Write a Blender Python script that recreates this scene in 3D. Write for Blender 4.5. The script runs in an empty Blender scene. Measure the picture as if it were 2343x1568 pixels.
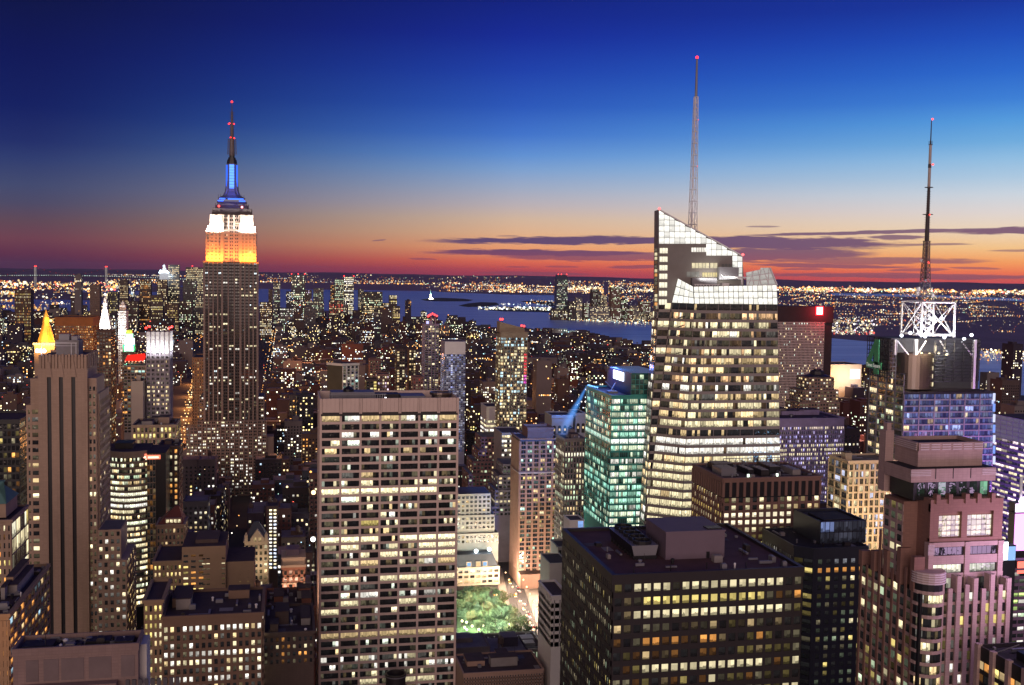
import bpy, math, random
from mathutils import Vector, Matrix
RN = random.Random(11)
S = bpy.context.scene
COL = S.collection
V = Vector
# ------------------------------------------------------------------ camera
# World: +Y runs along the avenues, +X along the cross streets, metres. The viewpoint is an
# observation deck 260 m up; the camera is turned 11.8 degrees off the avenue direction.
FW, FH, FO = 2342.0, 1568.0, 2500.0
CZ = 260.0
YAW, PITCH, ROLL = math.radians(11.8), math.atan(157 / 2500.0), math.radians(0.9)
fwd = V((math.sin(YAW) * math.cos(PITCH), math.cos(YAW) * math.cos(PITCH), -math.sin(PITCH)))
_r0 = V((math.cos(YAW), -math.sin(YAW), 0))
_u0 = _r0.cross(fwd)
rgt = _r0 * math.cos(ROLL) + _u0 * math.sin(ROLL)
upv = _u0 * math.cos(ROLL) - _r0 * math.sin(ROLL)
cam = bpy.data.objects.new('camera', bpy.data.cameras.new('camera'))
COL.objects.link(cam)
cam.matrix_world = Matrix(((rgt.x, upv.x, -fwd.x, 0), (rgt.y, upv.y, -fwd.y, 0), (rgt.z, upv.z, -fwd.z, CZ), (0, 0, 0, 1)))
cam.data.sensor_width = 36; cam.data.lens = 36 * FO / FW
cam.data.clip_start = 1; cam.data.clip_end = 200000
S.camera = cam
S.render.engine = 'CYCLES'
S.view_settings.view_transform = 'Standard'; S.view_settings.look = 'None'
S.view_settings.exposure = 0; S.view_settings.gamma = 1
cy = S.cycles
cy.use_denoising = True
cy.max_bounces = 4; cy.diffuse_bounces = 2; cy.glossy_bounces = 2; cy.transmission_bounces = 2
cy.transparent_max_bounces = 6; cy.volume_bounces = 0
cy.sample_clamp_indirect = 3; cy.caustics_reflective = False; cy.caustics_refractive = False

def ray(px, py): return fwd * FO + rgt * (px - FW / 2) - upv * (py - FH / 2)
def at(px, py, Y):                       # the point seen there that lies on the plane at avenue distance Y
    d = ray(px, py); t = Y / d.y
    return V((d.x * t, Y, CZ + d.z * t))
def gnd(px, py, z=0.0):                  # the point seen there on the ground
    d = ray(px, py); t = (z - CZ) / d.z
    return V((d.x * t, d.y * t, z))
def proj(p):
    q = V(p) - V((0, 0, CZ)); k = q.dot(fwd)
    return (FW / 2 + FO * q.dot(rgt) / k, FH / 2 - FO * q.dot(upv) / k, k) if k > 1 else (-9e9, -9e9, k)
def elev(px, py):
    d = ray(px, py).normalized(); return math.asin(d.z)
def azim(px, py):
    d = ray(px, py); return math.atan2(d.x, d.y) - YAW
def lin(c): return tuple((x / 255 / 12.92 if x <= 10 else ((x / 255 + .055) / 1.055) ** 2.4) for x in c)

# ------------------------------------------------------------------ world: dusk sky
wd = bpy.data.worlds.new('World'); S.world = wd; wd.use_nodes = True
NT = wd.node_tree; NT.nodes.clear()
def nn(t, k, **kw):
    n = t.nodes.new(k)
    for a, b in kw.items(): setattr(n, a, b)
    return n
def mth(t, op, a, b=None, c=None, clamp=False):
    n = t.nodes.new('ShaderNodeMath'); n.operation = op; n.use_clamp = clamp
    for i, v in enumerate((a, b, c)):
        if v is None: continue
        if isinstance(v, (int, float)): n.inputs[i].default_value = v
        else: t.links.new(v, n.inputs[i])
    return n.outputs[0]
def mixc(t, f, a, b, mode='MIX'):
    n = t.nodes.new('ShaderNodeMix'); n.data_type = 'RGBA'; n.blend_type = mode
    for i, v in ((0, f), (6, a), (7, b)):
        if isinstance(v, (int, float)): n.inputs[i].default_value = v
        elif isinstance(v, tuple): n.inputs[i].default_value = (*v[:3], 1)
        else: t.links.new(v, n.inputs[i])
    return n.outputs[2]
def sstep(t, x, a, b):
    n = t.nodes.new('ShaderNodeMapRange'); n.interpolation_type = 'SMOOTHSTEP'
    n.inputs[1].default_value = a; n.inputs[2].default_value = b
    t.links.new(x, n.inputs[0]); return n.outputs[0]
def build_sky(t):
    tc = nn(t, 'ShaderNodeTexCoord'); sp = nn(t, 'ShaderNodeSeparateXYZ')
    t.links.new(tc.outputs['Generated'], sp.inputs[0])
    x, y, z = sp.outputs
    hx = mth(t, 'ADD', mth(t, 'MULTIPLY', x, math.cos(YAW)), mth(t, 'MULTIPLY', y, -math.sin(YAW)))
    hy = mth(t, 'ADD', mth(t, 'MULTIPLY', x, math.sin(YAW)), mth(t, 'MULTIPLY', y, math.cos(YAW)))
    az = mth(t, 'ARCTAN2', hx, hy); el = mth(t, 'ARCSINE', z)
    E1 = 0.32
    def ramp(stops, px):
        r = nn(t, 'ShaderNodeValToRGB'); t.links.new(mth(t, 'MULTIPLY_ADD', el, 1 / (E1 + .02), .02 / (E1 + .02), clamp=True), r.inputs[0])
        s = sorted(((elev(px, py) + .02) / (E1 + .02), lin(c)) for py, c in stops)
        e = r.color_ramp.elements
        e[0].position = max(0, s[0][0]); e[0].color = (*s[0][1], 1)
        e[1].position = 1; c = s[-1][1]; e[1].color = (c[0] * .7, c[1] * .7, c[2] * .75, 1)
        for p, c in s[1:]:
            q = e.new(min(p, .99)); q.color = (*c, 1)
        return r.outputs[0]
    Lst = [(0, (15, 22, 72)), (121, (16, 25, 88)), (243, (20, 33, 98)), (324, (34, 47, 106)), (364, (47, 61, 112)), (425, (67, 75, 112)), (466, (78, 75, 103)), (506, (97, 73, 88)), (547, (112, 66, 81)), (579, (98, 50, 76)), (606, (76, 38, 74))]
    Cst = [(0, (20, 36, 128)), (81, (24, 44, 150)), (162, (32, 65, 170)), (243, (44, 88, 186)), (308, (66, 116, 203)), (356, (97, 145, 211)), (389, (126, 161, 208)), (429, (158, 171, 197)), (470, (188, 177, 181)), (502, (212, 182, 158)), (535, (226, 178, 140)), (567, (236, 160, 114)), (600, (226, 106, 82)), (620, (200, 72, 80)), (630, (176, 62, 84))]
    L = ramp(Lst, 90)
    C = ramp(Cst, 1180)
    Rr = ramp([(0, (26, 56, 158)), (81, (32, 78, 186)), (162, (44, 104, 204)), (227, (62, 128, 214)), (275, (85, 155, 221)), (324, (112, 172, 222)), (364, (146, 190, 226)), (405, (173, 201, 225)), (445, (204, 213, 223)), (486, (224, 214, 210)), (526, (238, 214, 186)), (567, (246, 198, 140)), (600, (250, 162, 98)), (628, (250, 118, 82)), (648, (238, 88, 82))], 2290)
    a1, a2, a3 = azim(70, 600), azim(1180, 600), azim(2290, 600)
    f1 = mth(t, 'MULTIPLY_ADD', az, 1 / (a2 - a1), -a1 / (a2 - a1), clamp=True)
    f1 = mth(t, 'POWER', f1, 1.4)
    f2 = mth(t, 'MULTIPLY_ADD', az, 1 / (a3 - a2), -a2 / (a3 - a2), clamp=True)
    sky = mixc(t, f2, mixc(t, f1, L, C), Rr)
    # cloud streaks low over the sunset: (x0, x1, y, tilt, half thickness, opacity) seen from the deck
    cb = nn(t, 'ShaderNodeCombineXYZ')
    t.links.new(mth(t, 'MULTIPLY', az, 22.0), cb.inputs[0]); t.links.new(mth(t, 'MULTIPLY', el, 200.0), cb.inputs[1])
    n1 = nn(t, 'ShaderNodeTexNoise'); n1.inputs['Scale'].default_value = 1; n1.inputs['Detail'].default_value = 5
    t.links.new(cb.outputs[0], n1.inputs['Vector'])
    cb2 = nn(t, 'ShaderNodeCombineXYZ')
    t.links.new(mth(t, 'MULTIPLY', az, 60.0), cb2.inputs[0]); t.links.new(mth(t, 'MULTIPLY', el, 900.0), cb2.inputs[1])
    n2 = nn(t, 'ShaderNodeTexNoise'); n2.inputs['Scale'].default_value = 1; n2.inputs['Detail'].default_value = 4
    t.links.new(cb2.outputs[0], n2.inputs['Vector'])
    wob = mth(t, 'ADD', mth(t, 'SUBTRACT', n1.outputs[0], .5), mth(t, 'MULTIPLY', mth(t, 'SUBTRACT', n2.outputs[0], .5), .7))
    streaks = [(930, 1800, 549, -6, 11, .95), (1480, 2110, 556, 8, 17, .95), (940, 1560, 579, 6, 9, .95), (1100, 1620, 588, 4, 11, .8), (1560, 2030, 583, -4, 18, .9),
               (1650, 2420, 530, -20, 4.5, .9), (2120, 2700, 526, -10, 9, .95), (1975, 2130, 543, 0, 6, .85), (1990, 2240, 560, -2, 3, .7), (1720, 2300, 597, 0, 9, .75),
               (1690, 2110, 609, 8, 6, .85), (1780, 1892, 616, 0, 3.5, .7), (2020, 2180, 618, -4, 4.5, .7), (1690, 2500, 632, 10, 7, .8), (2160, 2300, 614, 4, 3, .65),
               (1380, 1530, 611, 0, 5, .8), (1060, 1370, 626, 4, 4.5, .7), (1150, 1216, 611, 0, 2.5, .6), (930, 1006, 593, 2, 3, .6), (848, 886, 550, -4, 2.5, .5),
               (1240, 1330, 611, 2, 3, .6), (690, 760, 611, 3, 2.4, .35), (1700, 1790, 519, 0, 2, .6), (1130, 1190, 540, 0, 2, .5), (2250, 2420, 573, -3, 3, .6)]
    tot = None
    for xa, xb, yy, tilt, th, op in streaks:
        a0, a1_ = azim(xa, yy), azim(xb, yy)
        xm = (xa + xb) / 2
        e0, e1 = elev(xa, yy - tilt / 2), elev(xb, yy + tilt / 2)
        ac, ec, hl, sl = (a0 + a1_) / 2, (e0 + e1) / 2, (a1_ - a0) / 2, (e1 - e0) / (a1_ - a0)
        T = th / FO * .95
        da = mth(t, 'SUBTRACT', az, ac)
        de = mth(t, 'SUBTRACT', mth(t, 'SUBTRACT', el, ec), mth(t, 'MULTIPLY', da, sl))
        de = mth(t, 'MULTIPLY_ADD', wob, T * 1.5, de)
        u = mth(t, 'POWER', mth(t, 'MULTIPLY', da, 1 / hl), 2.0)
        v = mth(t, 'POWER', mth(t, 'MULTIPLY', de, 1 / T), 2.0)
        m = mth(t, 'MULTIPLY', sstep(t, mth(t, 'SUBTRACT', 1.0, mth(t, 'ADD', u, v)), 0.0, .55), op)
        tot = m if tot is None else mth(t, 'MAXIMUM', tot, m)
    ccol = mixc(t, sstep(t, el, .004, .03), lin((146, 74, 96)), lin((84, 66, 112)))
    ccol = mixc(t, mth(t, 'MULTIPLY', f2, .5), ccol, lin((150, 104, 120)))
    sky = mixc(t, tot, sky, ccol)
    # behind the viewpoint: the warm skyglow of the lit city to the north
    back = mth(t, 'MULTIPLY', sstep(t, mth(t, 'MULTIPLY', hy, -1.0), .05, .7), 1.0)
    lo = mth(t, 'POWER', 2.718, mth(t, 'MULTIPLY', mth(t, 'ABSOLUTE', el), -3.2))
    glow = mixc(t, lo, (.010, .013, .035), (.50, .30, .235))
    sky = mixc(t, back, sky, glow)
    side = mth(t, 'MULTIPLY', sstep(t, mth(t, 'ABSOLUTE', az), .75, 1.5), mth(t, 'SUBTRACT', 1.0, back))
    sky = mixc(t, mth(t, 'MULTIPLY', side, .6), sky, (.05, .045, .07))
    st = nn(t, 'ShaderNodeTexSky'); st.sky_type = 'NISHITA'; st.sun_disc = False
    st.sun_elevation = math.radians(-1.5); st.sun_rotation = YAW + math.radians(40)
    bg1 = nn(t, 'ShaderNodeBackground'); t.links.new(sky, bg1.inputs[0]); bg1.inputs[1].default_value = 1
    bg2 = nn(t, 'ShaderNodeBackground'); t.links.new(st.outputs[0], bg2.inputs[0]); bg2.inputs[1].default_value = .001
    ad = nn(t, 'ShaderNodeAddShader'); t.links.new(bg1.outputs[0], ad.inputs[0]); t.links.new(bg2.outputs[0], ad.inputs[1])
    out = nn(t, 'ShaderNodeOutputWorld'); t.links.new(ad.outputs[0], out.inputs[0])
build_sky(NT)
# soft glow of the lit city north of the viewpoint (the sun is already down): low, wide and warm
sl = bpy.data.lights.new('city_glow', 'SUN'); sl.energy = 1.6; sl.angle = math.radians(50); sl.color = (1, .74, .66)
so = bpy.data.objects.new('city_glow', sl); COL.objects.link(so)
_d = V((math.sin(YAW + .1), math.cos(YAW + .1), -.10)).normalized()
so.rotation_euler = _d.to_track_quat('-Z', 'Y').to_euler()

# ------------------------------------------------------------------ materials
MATS = {}
def mat(name, col, rough=.85, metal=0.0, var=.18, scale=.15, emit=None, es=0, spec=.4, streak=0):
    if name in MATS: return MATS[name]
    m = bpy.data.materials.new(name); m.use_nodes = True; t = m.node_tree
    b = t.nodes['Principled BSDF']
    b.inputs['Roughness'].default_value = rough; b.inputs['Metallic'].default_value = metal
    b.inputs['Specular IOR Level'].default_value = spec
    if var:
        course = None
        if streak:                           # stone or brick courses: faint joints, the odd darker block
            tb = nn(t, 'ShaderNodeTexCoord'); sx = nn(t, 'ShaderNodeSeparateXYZ'); t.links.new(tb.outputs['Object'], sx.inputs[0])
            cb = nn(t, 'ShaderNodeCombineXYZ'); t.links.new(mth(t, 'ADD', sx.outputs[0], sx.outputs[1]), cb.inputs[0]); t.links.new(sx.outputs[2], cb.inputs[1])
            bk = nn(t, 'ShaderNodeTexBrick'); bk.inputs['Scale'].default_value = .3; bk.inputs['Mortar Size'].default_value = .03; bk.inputs['Color1'].default_value = (1, 1, 1, 1); bk.inputs['Color2'].default_value = (.90, .90, .91, 1); bk.inputs['Mortar'].default_value = (.84, .83, .83, 1); bk.offset = 0; bk.inputs['Mortar Size'].default_value = .02
            t.links.new(cb.outputs[0], bk.inputs['Vector']); course = bk.outputs[0]
        tc = nn(t, 'ShaderNodeTexCoord'); mp = nn(t, 'ShaderNodeMapping')
        mp.inputs['Scale'].default_value = (1, 1, .25 if streak else 1)
        t.links.new(tc.outputs['Object'], mp.inputs[0])
        a = nn(t, 'ShaderNodeTexNoise'); a.inputs['Scale'].default_value = scale; a.inputs['Detail'].default_value = 6; a.inputs['Roughness'].default_value = .65
        t.links.new(mp.outputs[0], a.inputs['Vector'])
        v = mth(t, 'MULTIPLY_ADD', mth(t, 'SUBTRACT', a.outputs[0], .5), var * 4, 1.0)
        mx = nn(t, 'ShaderNodeMix'); mx.data_type = 'RGBA'; mx.blend_type = 'MULTIPLY'; mx.inputs[0].default_value = 1
        mx.inputs[6].default_value = (*col, 1); t.links.new(v, mx.inputs[7])
        t.links.new(mixc(t, 1.0, mx.outputs[2], course, 'MULTIPLY') if course else mx.outputs[2], b.inputs['Base Color'])
    else:
        b.inputs['Base Color'].default_value = (*col, 1)
    if emit:
        b.inputs['Emission Color'].default_value = (*emit, 1); b.inputs['Emission Strength'].default_value = es
        m.cycles.emission_sampling = 'NONE'
    MATS[name] = m; return m
def window_mat(name, base, rough=.08, pat=1.0, spec=.5, wav=.25):
    # a pane: reflective glass over a room whose light is the face attribute "lit"; the room's
    # ceiling lights, furniture and blinds are a procedural pattern in the pane's own UV
    m = bpy.data.materials.new(name); m.use_nodes = True; t = m.node_tree; b = t.nodes['Principled BSDF']
    b.inputs['Base Color'].default_value = (*base, 1); b.inputs['Roughness'].default_value = rough; b.inputs['Specular IOR Level'].default_value = spec
    at_ = nn(t, 'ShaderNodeAttribute'); at_.attribute_name = 'lit'
    uv = nn(t, 'ShaderNodeUVMap'); uv.uv_map = 'UVMap'
    sx = nn(t, 'ShaderNodeSeparateXYZ'); t.links.new(uv.outputs[0], sx.inputs[0])
    fv = mth(t, 'FRACT', sx.outputs[1]); fl = mth(t, 'FLOOR', sx.outputs[1])
    def white(a, b_):
        c = nn(t, 'ShaderNodeCombineXYZ'); t.links.new(a, c.inputs[0]); t.links.new(b_, c.inputs[1])
        w = nn(t, 'ShaderNodeTexWhiteNoise'); w.noise_dimensions = '2D'; t.links.new(c.outputs[0], w.inputs[0]); return w.outputs[0]
    no = nn(t, 'ShaderNodeTexNoise'); no.inputs['Scale'].default_value = 5; no.inputs['Detail'].default_value = 3; no.inputs['Roughness'].default_value = .7
    t.links.new(uv.outputs[0], no.inputs['Vector'])
    rooms = white(mth(t, 'FLOOR', mth(t, 'MULTIPLY', sx.outputs[0], 2.0)), fl)              # what stands in each half of the room
    blind = mth(t, 'GREATER_THAN', fv, mth(t, 'MULTIPLY_ADD', white(mth(t, 'FLOOR', sx.outputs[0]), mth(t, 'ADD', fl, 7.0)), 1.6, .1))
    desk = mth(t, 'LESS_THAN', fv, mth(t, 'MULTIPLY', mth(t, 'MULTIPLY', rooms, no.outputs[0]), .95))
    k = mth(t, 'MULTIPLY_ADD', rooms, .55 * pat, 1 - .38 * pat)
    k = mth(t, 'MULTIPLY', k, mth(t, 'MULTIPLY_ADD', blind, .22 * pat, 1.0))
    k = mth(t, 'MULTIPLY', k, mth(t, 'SUBTRACT', 1.0, mth(t, 'MULTIPLY', desk, .7 * pat)))
    k = mth(t, 'MULTIPLY', k, mth(t, 'MULTIPLY_ADD', no.outputs[0], .5 * pat, 1 - .25 * pat))
    t.links.new(at_.outputs['Color'], b.inputs['Emission Color']); t.links.new(k, b.inputs['Emission Strength'])
    if wav:
        tc = nn(t, 'ShaderNodeTexCoord'); wn = nn(t, 'ShaderNodeTexNoise'); wn.inputs['Scale'].default_value = .35; wn.inputs['Detail'].default_value = 2
        t.links.new(tc.outputs['Object'], wn.inputs['Vector'])
        bp = nn(t, 'ShaderNodeBump'); bp.inputs['Strength'].default_value = wav; bp.inputs['Distance'].default_value = 1
        t.links.new(wn.outputs[0], bp.inputs['Height']); t.links.new(bp.outputs[0], b.inputs['Normal'])
    m.cycles.emission_sampling = 'NONE'
    MATS[name] = m; return m
def lamp_mat():                          # lamps and screens: they give off what their face attribute says
    m = bpy.data.materials.new('lamp_light'); m.use_nodes = True; t = m.node_tree; t.nodes.clear()
    a = nn(t, 'ShaderNodeAttribute'); a.attribute_name = 'lit'
    e = nn(t, 'ShaderNodeEmission'); t.links.new(a.outputs['Color'], e.inputs[0])
    o = nn(t, 'ShaderNodeOutputMaterial'); t.links.new(e.outputs[0], o.inputs[0])
    m.cycles.emission_sampling = 'NONE'; MATS['lamp_light'] = m; return m
GLASS = window_mat('window_glass', (.012, .012, .014))
GLASSG = window_mat('green_window_glass', (.010, .05, .045), rough=.12)
GLASSB = window_mat('blue_window_glass', (.012, .016, .05), rough=.15)
LAMP = lamp_mat()
STONE = mat('buff_limestone', (.44, .32, .245), streak=1, scale=.08)
STONE2 = mat('grey_limestone', (.20, .165, .15), streak=1, scale=.08)
TRAV = mat('pale_travertine', (.66, .525, .475), var=.07, scale=.12)
PINK = mat('pink_granite', (.27, .15, .13), var=.08)
BROWN = mat('brown_brick', (.24, .135, .09), streak=1, scale=.1)
REDBR = mat('red_brick', (.21, .085, .06), streak=1, scale=.1)
DKBR = mat('dark_brick', (.10, .07, .065), streak=1)
CREAM = mat('cream_terracotta', (.50, .41, .32), var=.1)
WHITE = mat('white_glazed_brick', (.62, .60, .57), var=.07)
GREY = mat('grey_concrete', (.25, .23, .23))
DARK = mat('dark_bronze_metal', (.026, .022, .026), rough=.5, var=.1)
BLACK = mat('black_metal', (.016, .016, .02), rough=.4, var=.1)
ROOF = mat('dark_roof_membrane', (.062, .042, .046), var=.25, scale=.25)
ROOF2 = mat('grey_roof_gravel', (.10, .095, .11), var=.25, scale=.25)
STEEL = mat('white_painted_steel', (.72, .72, .74), rough=.5, var=.05)
GREYM = mat('grey_metal_panel', (.22, .22, .25), rough=.45, metal=.3, var=.08)
SILVER = mat('brushed_silver_metal', (.26, .21, .18), rough=.3, metal=.9, var=.05)
SLAB = mat('plum_metal_panel', (.16, .12, .16), rough=.6, var=.08)
GRNM = mat('green_painted_metal', (.05, .32, .15), rough=.5, var=.08)
COPPER = mat('green_copper_roof', (.10, .22, .20), var=.15)
GOLD = mat('gilded_roof_tile', (.75, .42, .08), rough=.4, metal=.3, var=.08)
ASPH = mat('asphalt', (.045, .04, .042), var=.2)
PAVE = mat('pavement', (.20, .17, .15), var=.15)
# lit-window colours (linear) and a picker
WARM, CRM, WHT, GRN, ORG, BLU, YEL, RED = (1, .72, .36), (1, .86, .52), (1, .95, .84), (.80, 1, .66), (1, .42, .10), (.45, .65, 1), (1, .78, .25), (1, .12, .08)
def sc(c, k): return (c[0] * k, c[1] * k, c[2] * k)
def litgen(p=.3, pal=(CRM, WARM, WHT), rows=None, dim=.35, k=1.15, rowvar=.5, seed=None, dark=.010, coh=.45):
    # p: share of windows lit; rowvar: how much floors differ; rows: {row: (p, colour, strength)} for floors lit end to end
    rg = random.Random(seed if seed is not None else RN.random()); memo = {}; bay = {}
    def f(r, c, s=0):
        if (r, c) in bay and rg.random() < coh: return sc(bay[(r, c)], rg.uniform(.8, 1.1))
        bay[(r, c)] = g(r, c); return bay[(r, c)]
    def g(r, c):
        if r not in memo:
            memo[r] = min(1, max(0, p * (1 + rowvar * rg.uniform(-1, 1.6)))), rg.choice(pal)
        pp, rc = memo[r]
        if rows and r in rows:
            q, col, kk = rows[r]
            if rg.random() < q: return sc(col, kk * rg.uniform(.75, 1.15))
        x = rg.random()
        if x < pp:
            c_ = rc if rg.random() < .6 else rg.choice(pal)
            return sc(c_, k * rg.choice((1.25, 1.25, 1.6, 1, .65, .4)))
        if x < pp + dim * (1 - pp): return sc(rg.choice(pal), rg.uniform(.02, .16))
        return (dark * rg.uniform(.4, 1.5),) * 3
    return f

# ------------------------------------------------------------------ mesh builder
class MB:
    def __init__(s): s.v = []; s.f = []; s.m = []; s.l = {}; s.uv = {}
    def quad(s, a, b, c, d, m=0, lit=None, uvo=None):
        i = len(s.v); s.v += [tuple(a), tuple(b), tuple(c), tuple(d)]; s.f.append((i, i + 1, i + 2, i + 3)); s.m.append(m)
        if lit is not None: s.l[len(s.f) - 1] = lit
        if uvo is not None: s.uv[len(s.f) - 1] = uvo
    def poly(s, pts, m=0, lit=None):
        i = len(s.v); s.v += [tuple(p) for p in pts]; s.f.append(tuple(range(i, i + len(pts)))); s.m.append(m)
        if lit is not None: s.l[len(s.f) - 1] = lit
    def hexa(s, b, t, m=0, bottom=True, lit=None):        # b, t: four corners each, counterclockwise from above
        i = len(s.v); s.v += [tuple(p) for p in b] + [tuple(p) for p in t]
        fs = [(i + 4, i + 5, i + 6, i + 7)] + [(i + k, i + (k + 1) % 4, i + 4 + (k + 1) % 4, i + 4 + k) for k in range(4)]
        if bottom: fs.append((i + 3, i + 2, i + 1, i))
        for f in fs:
            s.f.append(f); s.m.append(m)
            if lit is not None: s.l[len(s.f) - 1] = lit
    def box(s, x0, x1, y0, y1, z0, z1, m=0, bottom=True, lit=None, tm=None):
        s.hexa([(x0, y0, z0), (x1, y0, z0), (x1, y1, z0), (x0, y1, z0)], [(x0, y0, z1), (x1, y0, z1), (x1, y1, z1), (x0, y1, z1)], m, bottom, lit)
        if tm is not None: s.m[-6 if bottom else -5] = tm
    def prism(s, pts, z0, z1, m=0, tm=None, top=True):    # pts counterclockwise from above; z1 may be a list
        n = len(pts); i = len(s.v); zt = z1 if isinstance(z1, (list, tuple)) else [z1] * n
        s.v += [(p[0], p[1], z0) for p in pts] + [(p[0], p[1], q) for p, q in zip(pts, zt)]
        for k in range(n):
            s.f.append((i + k, i + (k + 1) % n, i + n + (k + 1) % n, i + n + k)); s.m.append(m)
        if top: s.f.append(tuple(range(i + n, i + 2 * n))); s.m.append(m if tm is None else tm)
    def loft(s, b, t, m=0, tm=None):
        n = len(b); i = len(s.v); s.v += [tuple(p) for p in b] + [tuple(p) for p in t]
        for k in range(n):
            s.f.append((i + k, i + (k + 1) % n, i + n + (k + 1) % n, i + n + k)); s.m.append(m)
        s.f.append(tuple(range(i + n, i + 2 * n))); s.m.append(m if tm is None else tm)
    def tube(s, p, q, r0, r1=None, n=8, m=0, lit=None, cap=True):
        p, q = V(p), V(q); r1 = r0 if r1 is None else r1; d = (q - p).normalized()
        a = d.orthogonal().normalized(); b = d.cross(a); i = len(s.v)
        for c, r in ((p, r0), (q, r1)):
            for k in range(n):
                w = 2 * math.pi * (k + .5) / n; s.v.append(tuple(c + a * (r * math.cos(w)) + b * (r * math.sin(w))))
        fs = [(i + k, i + (k + 1) % n, i + n + (k + 1) % n, i + n + k) for k in range(n)]
        if cap: fs += [tuple(range(i + n, i + 2 * n)), tuple(reversed(range(i, i + n)))]
        for f in fs:
            s.f.append(f); s.m.append(m)
            if lit is not None: s.l[len(s.f) - 1] = lit
    def lathe(s, cx, cy, prof, n=20, m=0, a0=0, a1=2 * math.pi):
        i = len(s.v); full = abs(a1 - a0 - 2 * math.pi) < 1e-6; nn_ = n if full else n + 1
        for r, z in prof:
            for k in range(nn_):
                w = a0 + (a1 - a0) * k / n; s.v.append((cx + r * math.cos(w), cy + r * math.sin(w), z))
        for j in range(len(prof) - 1):
            for k in range(n):
                k2 = (k + 1) % nn_
                s.f.append((i + j * nn_ + k, i + j * nn_ + k2, i + (j + 1) * nn_ + k2, i + (j + 1) * nn_ + k)); s.m.append(m)
    def octa(s, c, r, lit, m=0):             # a lamp: round where it is large enough to see its shape
        i = len(s.v); c = V(c)
        if r * 1093 / max(1, proj(c)[2]) > .9:
            n0 = len(s.f); s.lathe(c.x, c.y, [(0.001 * r, c.z - r), (.6 * r, c.z - .8 * r), (.95 * r, c.z - .3 * r), (.95 * r, c.z + .3 * r), (.6 * r, c.z + .8 * r), (0.001 * r, c.z + r)], 10, m)
            for k in range(n0, len(s.f)): s.l[k] = lit
            return
        s.v += [tuple(c + V(d) * r) for d in ((1, 0, 0), (0, 1, 0), (-1, 0, 0), (0, -1, 0), (0, 0, 1), (0, 0, -1))]
        for k in range(4):
            for f in ((i + k, i + (k + 1) % 4, i + 4), (i + (k + 1) % 4, i + k, i + 5)):
                s.f.append(f); s.m.append(m); s.l[len(s.f) - 1] = lit
    def build(s, name, mats, parent=None, smooth=False, kind=None, loc=None):
        if not s.f: return None
        me = bpy.data.meshes.new(name)
        o = V(parent.location) if parent is not None else V(loc or (0, 0, 0))
        if parent is not None and parent.parent is not None: o = o + V(parent.parent.location)
        me.from_pydata([(x - o.x, y - o.y, z - o.z) for x, y, z in s.v], [], s.f)
        for m in (mats if isinstance(mats, (list, tuple)) else [mats]): me.materials.append(m)
        me.polygons.foreach_set('material_index', s.m)
        if smooth: me.polygons.foreach_set('use_smooth', [True] * len(s.f))
        if s.l:
            a = me.attributes.new('lit', 'FLOAT_COLOR', 'FACE'); buf = []
            for i in range(len(s.f)): buf += [*s.l.get(i, (0, 0, 0)), 1.0]
            a.data.foreach_set('color', buf)
        if s.uv:
            u = me.uv_layers.new(name='UVMap'); buf = []
            for i, f in enumerate(s.f):
                du, dv = s.uv.get(i, (0, 0)); q = ((du, dv), (du + .999, dv), (du + .999, dv + .999), (du, dv + .999))
                for k in range(len(f)): buf += q[k % 4]
            u.data.foreach_set('uv', buf)
        me.update()
        ob = bpy.data.objects.new(name, me); COL.objects.link(ob)
        if parent is not None: ob.parent = parent
        elif loc: ob.location = loc
        if kind: ob['kind'] = kind
        return ob
def tag(o, label=None, cat=None, group=None, kind=None):
    for k, v in (('label', label), ('category', cat), ('group', group), ('kind', kind)):
        if v: o[k] = v
    return o
def empty(name, loc, label=None, cat=None, group=None):
    o = bpy.data.objects.new(name, None); COL.objects.link(o); o.location = loc; o.empty_display_size = 5
    return tag(o, label, cat, group)
FOOT = []                                  # footprints taken by the individually built buildings
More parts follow.
